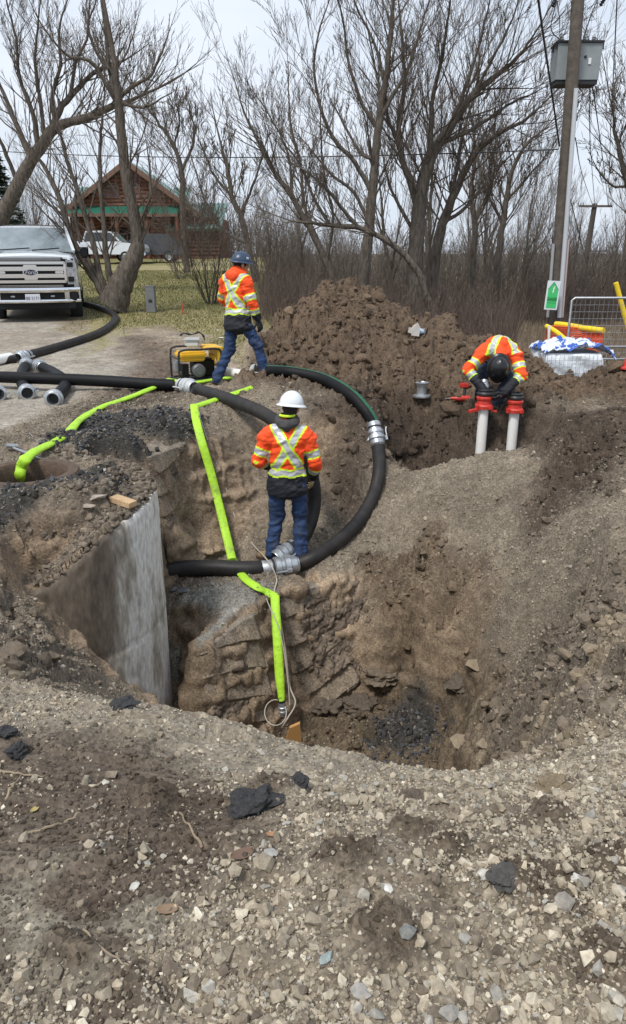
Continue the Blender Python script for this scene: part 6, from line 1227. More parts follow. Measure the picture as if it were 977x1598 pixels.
car('parked_pickup', 163, 50, M_wpaint, 'white pickup parked in front of the cabin, left of the dark car', 'truck', 'pickup', 1)
# ---------------------------------------------------------------- utility poles, transformer, wires
M_pole = mat('weathered_pole', (.15, .125, .105), .9, noise=.4, nscale=6, bump=.6, bscale=16, dark=(.07, .058, .048)); M_tg = mat('grey_tank', (.26, .29, .30), .5, noise=.08, nscale=4); M_por = mat('grey_porcelain', (.32, .34, .35), .3); M_wire = mat('wire', (.03, .03, .032), .6)
PD = 20.; b0 = W(863, 515, d=PD); t0 = W(903, -10, d=PD); ax_v = unit(t0 - b0); b0[2] = ground(b0[0], PD) - .3; b0 = t0 - ax_v * (t0[2] - b0[2]) / ax_v[2]
pole = empty('utility_pole', tuple(b0)); tag(pole, 'tall wooden utility pole carrying the grey transformer box', 'pole'); tl = t0 + ax_v * 3.2
MB().tube([b0 * 0, (tl - b0) * .5, tl - b0], [.17, .15, .13], 20).build('post', M_pole, pole)
def pol(z, dx=0, dy=0): return b0 + ax_v * ((z - b0[2]) / ax_v[2]) + np.array([dx, dy, 0]) - b0
MB().tube([pol(.2, .06, -.235), pol(2.5, .06, -.225), pol(5.45, .05, -.21)], .055, 12).build('conduit', mat('grey_conduit', (.52, .55, .58), .45), pole)
MB().tube([pol(.2, -.20, -.12), pol(2.0, -.19, -.12)], .04, 10).build('conduit', mat('grey_conduit2', (.35, .36, .36), .5), pole)
MB().tube([pol(.2, .16, -.16), pol(2.1, .16, -.16)], .035, 10).build('conduit', mat('pink_conduit', (.55, .42, .40), .6), pole)
c_ = pol(10.2); xa = MB(); xa.box(c_ + np.array([0, -.2, 0]), (2.6, .12, .12)); xa.build('crossarm', M_pole, pole)
for z_, y_ in ((5.15, .30), (4.85, .30)): MB().box(pol(z_, .12, -.05), (.12, .1, .16), bev=.02).build('bracket', M_dark, pole)
a = np.linspace(0, 2 * PI, 13); c_ = W(846, 175, d=19.85) - b0; MB().tube([c_ + np.array([.05 * math.cos(k), 0, .035 * math.sin(k)]) for k in a], .012, 6).tube([c_ + np.array([.05, 0, 0]), c_ + np.array([.16, .1, 0])], .01, 6).build('eye_bolt', M_dark, pole)
tc0 = W(899, 99, d=20.5); tr = empty('transformer', tuple(tc0)); tag(tr, 'grey box transformer mounted high on the utility pole', 'transformer')
wS = (W(934, 99, d=20.5) - W(866, 99, d=20.5))[0]; hS = W(899, 71, d=20.5)[2] - W(899, 128, d=20.5)[2]
b = MB(); b.prism([(-wS / 2, hS / 2), (wS / 2, hS / 2), (wS / 2 * .96, -hS / 2), (-wS / 2 * .99, -hS / 2)], -.22, .32, fn=lambda u, v, w: (u, w, v)); b.build('tank', M_tg, tr, auto=20)
b = MB(); b.box((0, .05, hS / 2 + .02), (wS + .06, .62, .05), bev=.01)
for sg in (-1, 1):
    for k in range(2): b.box((sg * (wS / 2 + .02), -.15 + .3 * k, hS / 2 - .06), (.05, .05, .12))
b.build('lid', M_dark, tr); b = MB(); b.box((0, .05, -hS / 2 - .05), (wS * .94, .5, .09)); b.build('base_channel', M_dark, tr)
MB().box((.25, -.235, .0), (.07, .01, .13)).build('rating_plate', M_white, tr); MB().box((.14, -.235, .09), (.06, .02, .06), bev=.01).build('valve', M_dark, tr)
for x_, dz in ((-wS / 2 + .14, 0), (-.1, .05), (.16, .05), (wS / 2 - .14, 0)):
    b = MB(); b.lathe([(.001, 0), (.055, 0), (.05, .04), (.06, .05), (.045, .07), (.055, .09), (.04, .11), (.05, .13), (.03, .16), (.015, .2), (.001, .22)], (x_, .05, hS / 2 + .04), seg=14); b.build('bushing', M_por, tr)
def wire(name, pts, lab, r=.012, parent=None, sag=0, n=20, m=None):
    pts = [np.array(p, float) for p in pts]
    if len(pts) == 2: a_, b_ = pts; P_ = np.array([a_ + (b_ - a_) * f - np.array([0, 0, sag * 4 * f * (1 - f)]) for f in np.linspace(0, 1, n)])
    else: P_ = spline(pts, 6)
    o_ = P_[0].copy(); o = MB().tube(P_ - o_, r, 6).build(name, m or M_wire, parent, loc=None if parent else tuple(o_))
    if parent: o.location = tuple(o_ - np.array(parent.location))
    else: tag(o, lab, 'wire', 'overhead wires')
    return o
wire('lead', [W(870, -5, d=20), W(866, 12, d=20), W(860, 38, d=20), W(863, 52, d=20), W(872, 60, d=20.5)], None, .012, tr)
wire('lead', [W(869, 2, d=20), W(873, 30, d=20), W(874, 58, d=20.5)], None, .010, tr); wire('lead', [W(934, -4, d=20), W(922, 25, d=20), W(911, 58, d=20.5)], None, .012, tr)
wire('lead', [W(890, -10, d=20), W(893, 25, d=20), W(894, 58, d=20.6)], None, .010, tr); wire('lead', [W(926, 58, d=20.5), W(933, 62, d=20.4), W(938, 72, d=20.3), W(936, 78, d=20.3)], None, .008, tr)
wire('lead', [W(902, 136, d=20.3), W(909, 145, d=20), W(906, 158, d=19.9), W(900, 160, d=19.9)], None, .014, tr)
for px_, py_, i in ((866, 4, 0), (941, 2, 1)):
    q = W(px_, py_, d=20.1); o = MB().lathe([(.02, -.1), (.05, -.08), (.025, -.05), (.05, -.02), (.025, 0), (.05, .03), (.02, .06)], (0, 0, 0), (.5, 0, .85), 12).build('insulator', M_dark, pole); o.location = tuple(q - b0)
wire('overhead_wire', [W(838, -15, d=15), W(850, 70, d=17), W(862, 150, d=18.8), W(873, 228, d=19.8)], 'heavy black cable dropping from the top edge to the left side of the utility pole', .022)
wire('overhead_wire', [W(871, 233, d=19.9), W(-60, 232, d=34)], 'long thin wire crossing the sky from the utility pole to the left edge', .016, sag=.25, n=40)
P2 = W(928, 322, d=48); M_pole2 = mat('far_pole', (.085, .07, .06), .9)
wire('overhead_wire', [W(964, -20, d=20), W(952, 230, d=38), W(950, 321, d=48)], 'wire hanging nearest the right edge, running to the far pole', .016)
wire('overhead_wire', [W(922, 122, d=20.6), W(930, 170, d=24), W(946, 290, d=42), W(949, 321, d=48)], 'wire from the right corner of the transformer to the far pole', .016)
wire('overhead_wire', [W(921, 125, d=20.6), W(921, 220, d=30), W(928, 318, d=48)], 'wire from the transformer straight down to the middle of the far pole', .014)
wire('overhead_wire', [W(898, 215, d=20), W(908, 270, d=32), W(924, 318, d=48)], 'wire from the pole brackets to the left side of the far pole', .014)
wire('overhead_wire', [W(887, 300, d=20), W(900, 350, d=24), W(915, 410, d=34)], 'low slack wire leaving the utility pole towards the ground at right', .014)
def pole2(px, py, d_, h_extra, lab, r=.2, arm=2.0):
    q = W(px, py, d=d_); z_ = ground(q[0], d_); e = empty('utility_pole', (q[0] - .25 * d_ / 48, d_, z_)); tag(e, lab, 'pole'); H_ = q[2] - z_
    MB().tube([(0, 0, -.2), (.25 * d_ / 48, 0, H_ + .15)], [r, r * .75], 12).build('post', M_pole2, e); MB().box((.25 * d_ / 48, -.15, H_), (arm, .1, .12)).build('crossarm', M_pole, e)
    for k in (-.45, 0, .45): MB().lathe([(.03, 0), (.05, .05), (.03, .08), (.05, .12), (.001, .18)], (.25 * d_ / 48 + k * arm, -.15, H_ + .06), seg=8).build('insulator', M_por, e)
pole2(928, 322, 48, 0, 'smaller utility pole with a crossarm, beyond the first one at right'); pole2(936, 392, 95, 0, 'tiny most distant utility pole, low over the woods at right', .16, 2.4)
# ---------------------------------------------------------------- sign, fence panel, barrier, tote, timber
sg_ = W(862, 461, d=19.5); sgn = empty('sign', tuple(sg_)); sgn.rotation_euler = (0, math.radians(2.6), 0); tag(sgn, 'green and white DANGER sign with an arrow shape on the utility pole', 'sign')
k_ = 1 / 66.5 # metres per photo pixel at the sign
MB().box((0, 0, 0), (22 * k_, .015, 47 * k_), bev=.003).build('panel', mat('sign_white', (.72, .78, .80), .45), sgn)
b = MB(); b.prism([(-8.3, -20.5), (8.3, -20.5), (8.3, 10), (0, 21), (-8.3, 10)], -.014, -.009, fn=lambda u, v, w: (u * k_, w, v * k_)); b.build('green_arrow', mat('sign_green', (.06, .55, .16), .5), sgn)
b = MB(); b.prism([(-9.2, 9.5), (0, 22), (9.2, 9.5), (8.2, 9.5), (0, 20.5), (-8.2, 9.5)], -.0165, -.0145, fn=lambda u, v, w: (u * k_, w, v * k_)); b.build('arrow_outline', mat('sign_dark', (.015, .20, .07), .5), sgn)
b = MB(); b.prism([(1.5, 15), (-1.3, 10), (.4, 10.3), (-1.6, 5.5), (-.2, 6), (-.8, 2.5), (2.2, 7), (.8, 7), (2.6, 11.5), (1.2, 11.2), (3, 15)], -.018, -.0145, fn=lambda u, v, w: (u * k_, w, v * k_)); b.build('bolt_symbol', mat('sign_white2', (.75, .85, .80), .45), sgn)
tx_ = text_obj('danger_lettering', 'DANGER', 5.2 * k_, mat('sign_ink', (.01, .14, .04), .6), sgn, (0, -.016, -6.5 * k_), (PI / 2, 0, 0), .001, 0, .0025); tx_.scale = (.78, 1.5, 1); tx_.location[2] = -6.5 * k_
MB().box((0, -.0155, -12 * k_), (15 * k_, .002, 1.0 * k_)).build('rule_line', mat('sign_ink2', (.02, .3, .1), .6), sgn)
FD = 13.; fq = W(893, 465, d=FD); fz = ground(fq[0], FD); fe = empty('fence_panel', (fq[0], FD, fz)); tag(fe, 'galvanised wire mesh fence panel at the right edge', 'fence'); H_ = fq[2] - fz; Wd = 3.0; zm = W(893, 541, d=FD)[2] - fz
b = MB(); b.tube([(0, 0, -.1), (0, 0, H_ - .04), (.05, 0, H_), (Wd, 0, H_)], .021, 10); b.tube([(Wd, 0, -.1), (Wd, 0, H_)], .021, 10); b.tube([(0, 0, zm), (Wd, 0, zm)], .019, 10); b.tube([(0, 0, .12), (Wd, 0, .12)], .019, 10); b.build('frame', M_steel, fe)
b = MB()
for k in range(1, 38): b.tube([(k * Wd / 38, .004, .12), (k * Wd / 38, .004, H_)], .0026, 4)
for k in range(1, 9): b.tube([(0, -.004, .12 + (H_ - .12) * k / 9), (Wd, -.004, .12 + (H_ - .12) * k / 9)], .003, 4)
b.build('wire_mesh', M_steel, fe)
M_yel = mat('yellow_plastic', (.85, .60, .02), .5, noise=.08, nscale=10); yb = W(985, 530, d=14.2); yt = W(961, 441, d=14.2); o = MB().tube([yb - yb, (yt - yb)], .045, 12).build('marker_tube', M_yel, loc=tuple(yb)); tag(o, 'yellow plastic tube leaning at the right edge behind the fence panel', 'tube')
# barrier: orange net with a yellow foam tube along the top
be = empty('safety_barrier', tuple(W(900, 560, d=16))); tag(be, 'orange net barrier topped with yellow foam tube behind the white tote', 'barrier'); bo_ = np.array(be.location)
tp_ = spline([W(853, 508, d=16.2), W(862, 506, d=16.6), W(880, 507, d=16.4), W(910, 512, d=16), W(942, 516, d=15.6)], 6); MB().tube(tp_[8:] - bo_, .06, 12).build('foam_tube', M_yel, be); MB().tube(spline([W(853, 509, d=16.2), W(868, 518, d=15.8), W(882, 530, d=15.4)], 6) - bo_, .05, 12).build('foam_tube', M_yel, be)
M_net = mat('orange_net', (.80, .10, .03), .6); b = MB()
def net(c00, c10, c01, c11, nu, nv):
    P_ = lambda u, v: (c00 * (1 - u) + c10 * u) * (1 - v) + (c01 * (1 - u) + c11 * u) * v
    for i in range(nu + 1): b.tube([P_(i / nu, 0) - bo_, P_(i / nu, .5) - bo_ + np.array([0, .05, 0]), P_(i / nu, 1) - bo_], .0075, 4)
    for j in range(nv + 1): b.tube([P_(0, j / nv) - bo_, P_(.5, j / nv) - bo_ + np.array([0, .05, 0]), P_(1, j / nv) - bo_], .009, 4)
net(W(848, 562, d=16.4), W(905, 562, d=16), W(854, 508, d=16.2), W(910, 512, d=16), 26, 16); net(W(905, 562, d=16), W(936, 562, d=15.6), W(910, 512, d=16), W(942, 518, d=15.6), 24, 20); b.build('net', M_net, be)
for px_ in (856, 923, 926): MB().tube([W(px_, 565, d=15.9) - bo_, W(px_ + 1, 508 + (px_ > 900) * 6, d=15.9) - bo_], .03, 8).build('post', M_yel if px_ > 900 else M_pvc, be)
# white tote under a blue tarpaulin
TQ = W(899, 560, d=11.9); tz = ground(TQ[0], 12.5) - .1; te = empty('tote', (TQ[0], 12.4, tz)); tag(te, 'white wrapped bulk bag in a wire cage', 'container'); wT, hT = .93, W(0, 553, d=11.9)[2] - tz
b = MB(); G = []
for z_ in np.linspace(0, 1, 14):
    row = []
    for a2 in np.linspace(0, 2 * PI, 65)[:-1]:
        c2, s2 = math.cos(a2), math.sin(a2); rr_ = 1 / max(abs(c2), abs(s2)) ** .92; w = .5 * (1 + .03 * math.sin(z_ * 9 + a2 * 5)) * (1 - .06 * (z_ > .93)); row.append((c2 * rr_ * w * wT, s2 * rr_ * w * .9 + .012 * math.sin(a2 * 40), z_ * hT))
    G.append(row)
b.grid(G, close_u=True); b.add([g for g in G[-1]], [tuple(range(64))]); b.build('bag', mat('white_wrap', (.80, .84, .88), .45, noise=.08, nscale=8, bump=.6, bscale=14, bdist=.04), te)
b = MB()
for k in range(15): x_ = -wT / 2 + k * wT / 14; b.tube([(x_, -.53, .0), (x_, -.53, hT * .98)], .0035, 5)
for k in range(5): b.tube([(-wT / 2, -.535, hT * k / 4.1 + .02), (wT / 2, -.535, hT * k / 4.1 + .02)], .0035, 5)
b.build('cage', M_alu, te)
M_tarpb = mat('blue_tarp', (.03, .10, .42), .45, bump=.5, bscale=12, bdist=.03); M_tarpw = mat('white_tarp', (.62, .66, .72), .5, bump=.5, bscale=12, bdist=.03); rs = np.random.RandomState(6)
U, Vv = np.meshgrid(np.linspace(-.5, .66, 60), np.linspace(-.47, .45, 40)); Zt = .05 + .16 * np.abs(fbm(U, Vv, .3, 4, 5, .6)) + .07 * fbm(U, Vv, .12, 3, 6); ed = np.maximum(np.abs(U) - .46, 0) + np.maximum(-Vv - .46, 0); Zt = Zt - ed * .9 + .12 * np.exp(-((U - .1) ** 2 + Vv ** 2) * 6); Zt = np.where(U > .5, Zt + (U - .5) * .5, Zt)
idx2 = np.arange(U.size).reshape(U.shape); Ft = np.stack([idx2[:-1, :-1], idx2[:-1, 1:], idx2[1:, 1:], idx2[1:, :-1]], -1).reshape(-1, 4); mi = (np.abs(fbm(U * .7 + Vv * .3, Vv * 1.6, .22, 3, 8))[:-1, :-1].ravel() < .17).astype(int)
tp2 = mesh_np('tarpaulin', np.stack([U, Vv, Zt], -1).reshape(-1, 3), Ft, [M_tarpw, M_tarpb], smooth=True, mi=mi); tp2.location = (TQ[0], 12.4, tz + hT); tag(tp2, 'crumpled blue and white tarpaulin on top of the white bulk bag', 'tarpaulin')
sm_ = tp2.modifiers.new('thick', 'SOLIDIFY'); sm_.thickness = .006
# timber leaning by the pole
rs = np.random.RandomState(8)
for i, (x0, y0, x1, y1, w_) in enumerate(((832, 561, 855, 541, 5), (841, 563, 863, 545, 4), (850, 566, 888, 527, 5), (856, 568, 893, 533, 5), (846, 563, 876, 540, 3), (862, 560, 905, 541, 4), (870, 556, 895, 527, 7))):
    a_, b_ = W(x0, y0, d=13.7 + .05 * i), W(x1, y1, d=13.9 + .08 * i); o = MB().bar(a_ - a_, b_ - a_, w_ * .011, .03, up=(0, -1, .3)).build('board', [M_wood, mat('reddish_board', (.42, .20, .12), .75), mat('grey_board', (.45, .40, .34), .8)][i % 3] if i % 3 or i < 2 else M_wood, loc=tuple(a_))
    tag(o, ['leftmost leaning board of the timber pile by the pole', 'thin board second from the left in the timber pile', 'long board rising to the right across the timber pile', 'long board in front of the net, beside the tote', 'short narrow board in the middle of the timber pile', 'flattest board, reaching onto the white bulk bag', 'widest board at the upper right of the timber pile'][i], 'board', 'timber boards beside the utility pole')
# ---------------------------------------------------------------- generator
gp = hit(306, 598); ge = empty('generator', (gp.x, gp.y + .1, gp.z), math.radians(24)); tag(ge, 'yellow and black portable generator beside the walking worker', 'generator')
M_gy = mat('generator_yellow', (.80, .47, .02), .4, noise=.08, nscale=10); Wg, Dg, Hg = .62, .48, .48
b = MB()
for y_ in (-Dg / 2, Dg / 2): b.tube(spline([(-Wg / 2, y_, .0), (-Wg / 2, y_, Hg * .8), (-Wg / 2 + .05, y_, Hg), (0, y_, Hg + .005), (Wg / 2 - .05, y_, Hg), (Wg / 2, y_, Hg * .8), (Wg / 2, y_, .0)], 5), .015, 10)
for x_, z_ in ((-Wg / 2, .06), (Wg / 2, .06), (-Wg / 2, Hg * .75), (Wg / 2, Hg * .75)): b.tube([(x_, -Dg / 2, z_), (x_, Dg / 2, z_)], .012, 8)
b.tube([(-Wg / 2, -Dg / 2, .06), (Wg / 2, -Dg / 2, .06)], .012, 8); b.tube([(-Wg / 2, Dg / 2, .06), (Wg / 2, Dg / 2, .06)], .012, 8); b.build('frame', M_dark, ge)
b = MB(); b.box((-.08, -.02, .40), (.40, .36, .09), bev=.03); b.box((-.08, -.02, .34), (.34, .32, .06), bev=.02); b.build('fuel_tank', M_gy, ge)
b = MB(); b.prism([(-Dg / 2, .50), (Dg / 2, .50), (Dg / 2, .22), (Dg / 2 - .03, .22), (Dg / 2 - .03, .38), (-.06, .38), (-.16, .30), (-.19, .22), (-Dg / 2, .22)], Wg / 2 - .05, Wg / 2 + .04, fn=lambda u, v, w: (w, u, v)); b.prism([(-Dg / 2, .22), (Dg / 2, .22), (Dg / 2, .25), (-Dg / 2, .25)], Wg / 2 - .05, Wg / 2 + .035, fn=lambda u, v, w: (w, u, v)); b.box((Wg / 2 - .12, 0, .49), (.22, Dg, .03), bev=.01)
cv = b.build('side_cover', M_gy, ge, smooth=False); lt = text_obj('lettering', 'W', .10, M_red, cv, (Wg / 2 + .042, -.12, .43), (PI / 2, 0, PI / 2), .002, 0, .006)
b = MB(); b.box((0, 0, .02), (.5, .38, .04)); b.box((.1, .05, .2), (.3, .3, .26), bev=.03); b.build('engine_block', M_plast, ge); b = MB(); b.lathe([(.001, .06), (.05, .06), (.055, .04), (.08, .04), (.10, .02), (.105, -.03), (.09, -.05), (.001, -.05)], (-.02, -Dg / 2 + .05, .18), (0, -1, 0), 24); b.build('recoil_starter', mat('starter_grey', (.16, .165, .17), .5, .5), ge)
b = MB()
for k in range(7): b.box((-.21, -Dg / 2 + .08, .08 + k * .032), (.10, .12, .018), bev=.004)
b.box((-.21, -Dg / 2 + .08, .17), (.08, .10, .22)); b.build('air_filter', M_plast, ge); b = MB(); b.box((-.26, .1, .22), (.08, .2, .16), bev=.02); b.build('muffler', M_alu, ge)
jb = MB(); jb.box((0, 0, .05), (.22, .18, .10), bev=.03); jb.box((0, 0, .115), (.235, .19, .035), bev=.012); jo = jb.build('tub', mat('grey_tub', (.52, .54, .53), .5)); top = Vector((gp.x, gp.y + .1, gp.z + Hg + .012)); jo.location = (top.x - .03, top.y + .0, top.z); tag(jo, 'grey plastic tub sitting on top of the generator', 'tub')
b = MB(); b.tube(spline([(-.16, -.05, .02), (-.1, -.03, .05), (0, .0, .03), (.1, .01, .06), (.16, .03, .01), (.17, .06, -.05)], 5), [.02 + .008 * math.sin(i) for i in range(26)], 8, flat=.6); o = b.build('glove_pair', M_bglove, loc=(top.x - .04, top.y - .02, top.z + .15)); tag(o, 'black and white rag draped over the grey tub', 'rag')
# ---------------------------------------------------------------- small things on the lawn and the heap
q = hit(237, 488); o = empty('utility_pedestal', tuple(q)); tag(o, 'grey box pedestal standing on the lawn right of the willow', 'utility box'); hP = W(237, 447, d=q.y)[2] - q.z; wP = 14 / F * (q.y * CT + (CAMZ - q.z) * ST)
b = MB(); b.box((0, 0, hP / 2), (wP, wP * .8, hP), bev=.012); b.box((0, 0, hP + .005), (wP * 1.06, wP * .86, .03), bev=.008); b.build('cabinet', mat('pedestal_grey', (.16, .165, .17), .6, noise=.15, nscale=8), o); MB().box((.0, -wP * .405, hP * .45), (wP * .4, .01, hP * .12)).build('label_plate', M_dark, o)
q = hit(285, 490); o = MB().tube([(0, 0, -.03), (0.005, 0, .26)], .014, 6).build('survey_stake', mat('stake_red', (.55, .08, .04), .7), loc=tuple(q)); tag(o, 'small red survey stake in the lawn', 'stake')
q = hit(977, 577); o = MB().lathe([(.001, .40), (.03, .40), (.10, .04), (.17, .03), (.17, 0), (.001, 0)], seg=16).build('traffic_cone', mat('cone_red', (.7, .06, .05), .5), loc=(q.x + .05, q.y, q.z)); tag(o, 'red cone cut off by the right edge beside the bulk bag', 'cone')
q = hit(651, 522); o = empty('carton', tuple(q)); tag(o, 'torn white carton with blue plastic inside lying on the spoil heap', 'carton'); o.rotation_euler = (.2, .1, .3)
M_card = mat('white_card', (.60, .57, .52), .7); b = MB()
for P4 in ([(-.14, -.08, .0), (-.02, -.12, .0), (-.02, -.10, .13), (-.07, -.08, .20)], [(-.16, .02, .02), (-.05, -.08, .0), (-.07, -.07, .2), (-.10, -.02, .14)], [(.04, -.12, -.02), (.14, -.02, .0), (.16, .0, .17), (.10, -.08, .13)], [(-.14, .05, 0), (.14, .05, 0), (.14, .06, .08), (-.14, .06, .08)]): v = np.array(P4); b.add(np.concatenate([v, v + [.004, .006, 0]]), [(0, 1, 2, 3), (4, 5, 6, 7), (0, 1, 5, 4), (1, 2, 6, 5), (2, 3, 7, 6), (3, 0, 4, 7)])
b.build('flap', M_card, o, smooth=False); V_, T_ = lump(3, 2, .6); v = mesh_np('plastic_bag', V_ * .075 + np.array([.01, -.03, .06]), T_, mat('pale_blue_plastic', (.42, .58, .72), .4), o, smooth=False)
q = hit(350, 522); 
for i, (px_, py_, s_) in enumerate(((338, 516, .05), (345, 529, .06), (436, 486, .07), (300, 522, .03))):
    q = hit(px_, py_); V_, T_ = hull_rock(12, 300 + i, .5); o = mesh_np('litter_scrap', V_ * s_, T_, M_card); o.location = (q.x, q.y, q.z + s_ * .25); tag(o, ['white scrap lying on the grass right of the generator', 'pale scrap at the lawn edge by the walking worker', 'pale slab at the left foot of the spoil heap', 'white scrap on the grass above the generator'][i], 'scrap')
q = hit(657, 632); o = MB().lathe([(.045, .02), (.12, .018), (.125, .0), (.12, -.015), (.05, -.015), (.05, .0)], (0, 0, .02), seg=28).lathe([(.065, .02), (.062, .10), (.066, .13), (.085, .16), (.088, .175), (.065, .18), (.058, .17), (.055, .02)], (0, 0, .02), seg=28).build('pipe_flange', M_alu, loc=(q.x, q.y, q.z)); tag(o, 'flanged silver pipe fitting standing upright by the trench', 'pipe fitting')
q = hit(720, 630); o = empty('impact_wrench', (q.x, q.y - .03, q.z + .05)); tag(o, 'red and grey cordless impact wrench lying at the trench edge', 'power tool')
b = MB(); b.lathe([(.001, -.10), (.035, -.10), (.04, -.02), (.036, .07), (.02, .10), (.012, .16), (.001, .16)], (0, 0, 0), (-1, 0, 0), 16); b.build('body', M_red, o); MB().tube([(0.02, 0, .02), (.035, .03, .13)], .02, 10).build('handle', M_dark, o); MB().box((.02, .03, .165), (.12, .07, .06), bev=.012).build('battery', M_red, o); MB().tube([(-.15, 0, 0), (-.34, -.02, -.01)], .009, 8).build('drive_bar', M_steel, o)
# tee bar by the manhole
a_, b_ = hit(16, 697, lift=.04), hit(72, 718, lift=.02); o = MB().tube([(0, 0, 0), tuple(b_ - a_)], .012, 8).tube([(-.02, -.04, .02), (.06, .02, 0)], .02, 8).tube([tuple(b_ - a_), tuple(b_ - a_ + Vector((.02, -.06, 0))), tuple(b_ - a_ + Vector((-.04, -.07, 0)))], .01, 8).build('manhole_hook', M_steel, loc=tuple(a_)); tag(o, 'steel manhole lifting hook lying across the green hose', 'hook')
o = MB().tube([(0, 0, 0), tuple(hit(46, 676, lift=.02) - hit(69, 700, lift=.02))], .005, 5).build('rod', M_steel, loc=tuple(hit(69, 700, lift=.02))); tag(o, 'thin steel rod lying on the broken asphalt left of the green hose', 'rod')
q = hit(193, 790); o = MB().box((0, 0, .03), (.20, .09, .045), Matrix.Rotation(-.5, 3, 'Z') @ Matrix.Rotation(.12, 3, 'Y'), bev=.003).build('wood_block', M_wood, loc=(q.x, q.y, q.z)); tag(o, 'cut timber block lying on top of the manhole barrel', 'wood block')
for i, (px_, py_, s_, c2, fl, lab) in enumerate(((135, 800, .07, (.30, .25, .20), .5, 'pale stone set in the dirt bank below the manhole'), (150, 775, .08, (.33, .28, .23), .6, 'flat pale stone jutting from the bank in front of the manhole rim'))):
    q = hit(px_, py_); V_, T_ = hull_rock(14, 320 + i, fl); o = mesh_np('stone', V_ * s_, T_, mat('bank_stone', c2, .85, noise=.3, nscale=30)); o.location = tuple(q); tag(o, lab, 'stone')
q = W(456, 1137, d=5.6); q[2] = ground(q[0], 5.6); b = MB(); b.prism([(-.14, 0), (.10, .0), (.07, .50), (-.02, .45)], 0, .04, fn=lambda u, v, w: (u, w - v * .15, v)); o = b.build('rusty_shovel_plate', mat('rusty_orange', (.38, .25, .13), .7, noise=.5, nscale=20, dark=(.55, .25, .04)), smooth=False, loc=(q[0], 5.62, q[2] - .04)); tag(o, 'rusty orange metal plate sticking up in the pit beside the green hose end', 'metal plate')
# ---------------------------------------------------------------- larger lumps, slabs and sticks one can count
def rock(name, px, py, wpx, lab, cat, color, seed, flat=1.0, lumpy=False, m=None, rz=0, group=None, sink=.55, n=16, tilt=0):
    q = hit(px, py); sl = (q.y * CT + (CAMZ - q.z) * ST); s_ = wpx / F * sl / 2.1; V_, T_ = lump(seed, 4, .6) if lumpy else hull_rock(n, seed, flat)
    if lumpy: V_ = V_ * (1 + .16 * fbm(V_[:, 0] * 3.1 + V_[:, 2] * 2.3 + seed, V_[:, 1] * 3.7 - V_[:, 2] * 2.9, .6, 4, seed, .65) + .07 * fbm(V_[:, 0] * 11 - V_[:, 2] * 9, V_[:, 1] * 12 + V_[:, 2] * 8, .6, 2, seed))[:, None] * np.array([1, 1, flat])
    V_ = V_ * s_; o = mesh_np(name, V_, T_, m or mat(name + '_m', color, .92, noise=.35, nscale=25, bump=.8, bscale=60, bdist=.008), smooth=lumpy and False); o.location = (q.x, q.y, q.z + s_ * flat * .6 * (1 - sink)); o.rotation_euler = (tilt, tilt * .5, rz); tag(o, lab, cat, group); return o
AS = (.035, .034, .035); M_as = mat('asphalt_lump', AS, .9, noise=.5, nscale=60, bump=1, bscale=90, bdist=.01)
rock('asphalt_chunk', 395, 1262, 66, 'largest black asphalt chunk in the foreground, near the middle', 'asphalt chunk', AS, 41, .85, True, M_as, .4)
rock('asphalt_chunk', 466, 1226, 30, 'small dark lump just right of the largest asphalt chunk', 'asphalt chunk', AS, 42, .9, True, M_as, 1)
rock('asphalt_chunk', 28, 1180, 32, 'upright black asphalt piece at the left edge of the foreground', 'asphalt chunk', AS, 43, 1.2, True, M_as, .2); rock('asphalt_chunk', 8, 1148, 34, 'black asphalt piece cut off by the left edge', 'asphalt chunk', AS, 44, .8, True, M_as, .2)
rock('asphalt_chunk', 192, 1104, 40, 'flat black asphalt scrap on the near rim below the barrel', 'asphalt chunk', AS, 45, .5, True, M_as, .1); rock('asphalt_chunk', 785, 1390, 44, 'dark broken asphalt lump among the gravel at right', 'asphalt chunk', (.07, .065, .06), 46, .7, True, None, .7)
M_sl = mat('soil_lump', (.11, .085, .062), .95, noise=.4, nscale=30, bump=1, bscale=70, bdist=.01)
rock('soil_lump', 855, 1232, 52, 'yellowish clay lump on the right near rim', 'soil lump', AS, 53, .7, True, mat('clay_lump', (.19, .145, .09), .9, noise=.4, nscale=30, bump=1, bscale=60, bdist=.01), .8)
rock('soil_lump', 640, 1250, 36, 'small dark soil lump behind the gravel, right of centre', 'soil lump', AS, 54, .7, True, M_sl, .3)
for i, (px_, py_, w_, c2, lab) in enumerate(((634, 1466, 30, (.20, .20, .185), 'smooth grey-green stone in the soil lump'), (508, 1500, 26, (.27, .31, .30), 'round grey-green pebble near the bottom centre'), (755, 1368, 24, (.55, .53, .47), 'white stone lying right of centre'), (898, 1376, 22, (.6, .58, .52), 'white pointed stone near the right edge'), (878, 1415, 38, (.28, .25, .21), 'grey-brown stone below the white pointed stone'), (606, 1392, 18, (.6, .58, .53), 'white pebble left of the dark asphalt lump'), (423, 1338, 20, (.33, .32, .30), 'grey angular stone below the largest asphalt chunk'), (210, 1388, 17, (.5, .48, .43), 'pale stone alone on the dark soil'), (775, 1560, 34, (.30, .28, .24), 'broad stone at the bottom right of centre'), (560, 1560, 34, (.32, .30, .27), 'broad stone at the bottom centre'), (700, 1590, 36, (.27, .25, .22), 'stone at the very bottom edge'), (965, 1565, 30, (.42, .38, .31), 'yellowish stone in the bottom right corner'), (165, 1225, 14, (.5, .47, .4), 'pale stone beside the sticks at left'))):
    rock('stone', px_, py_, w_, lab, 'stone', c2, 400 + i, .9, n=26, rz=i, sink=.35)
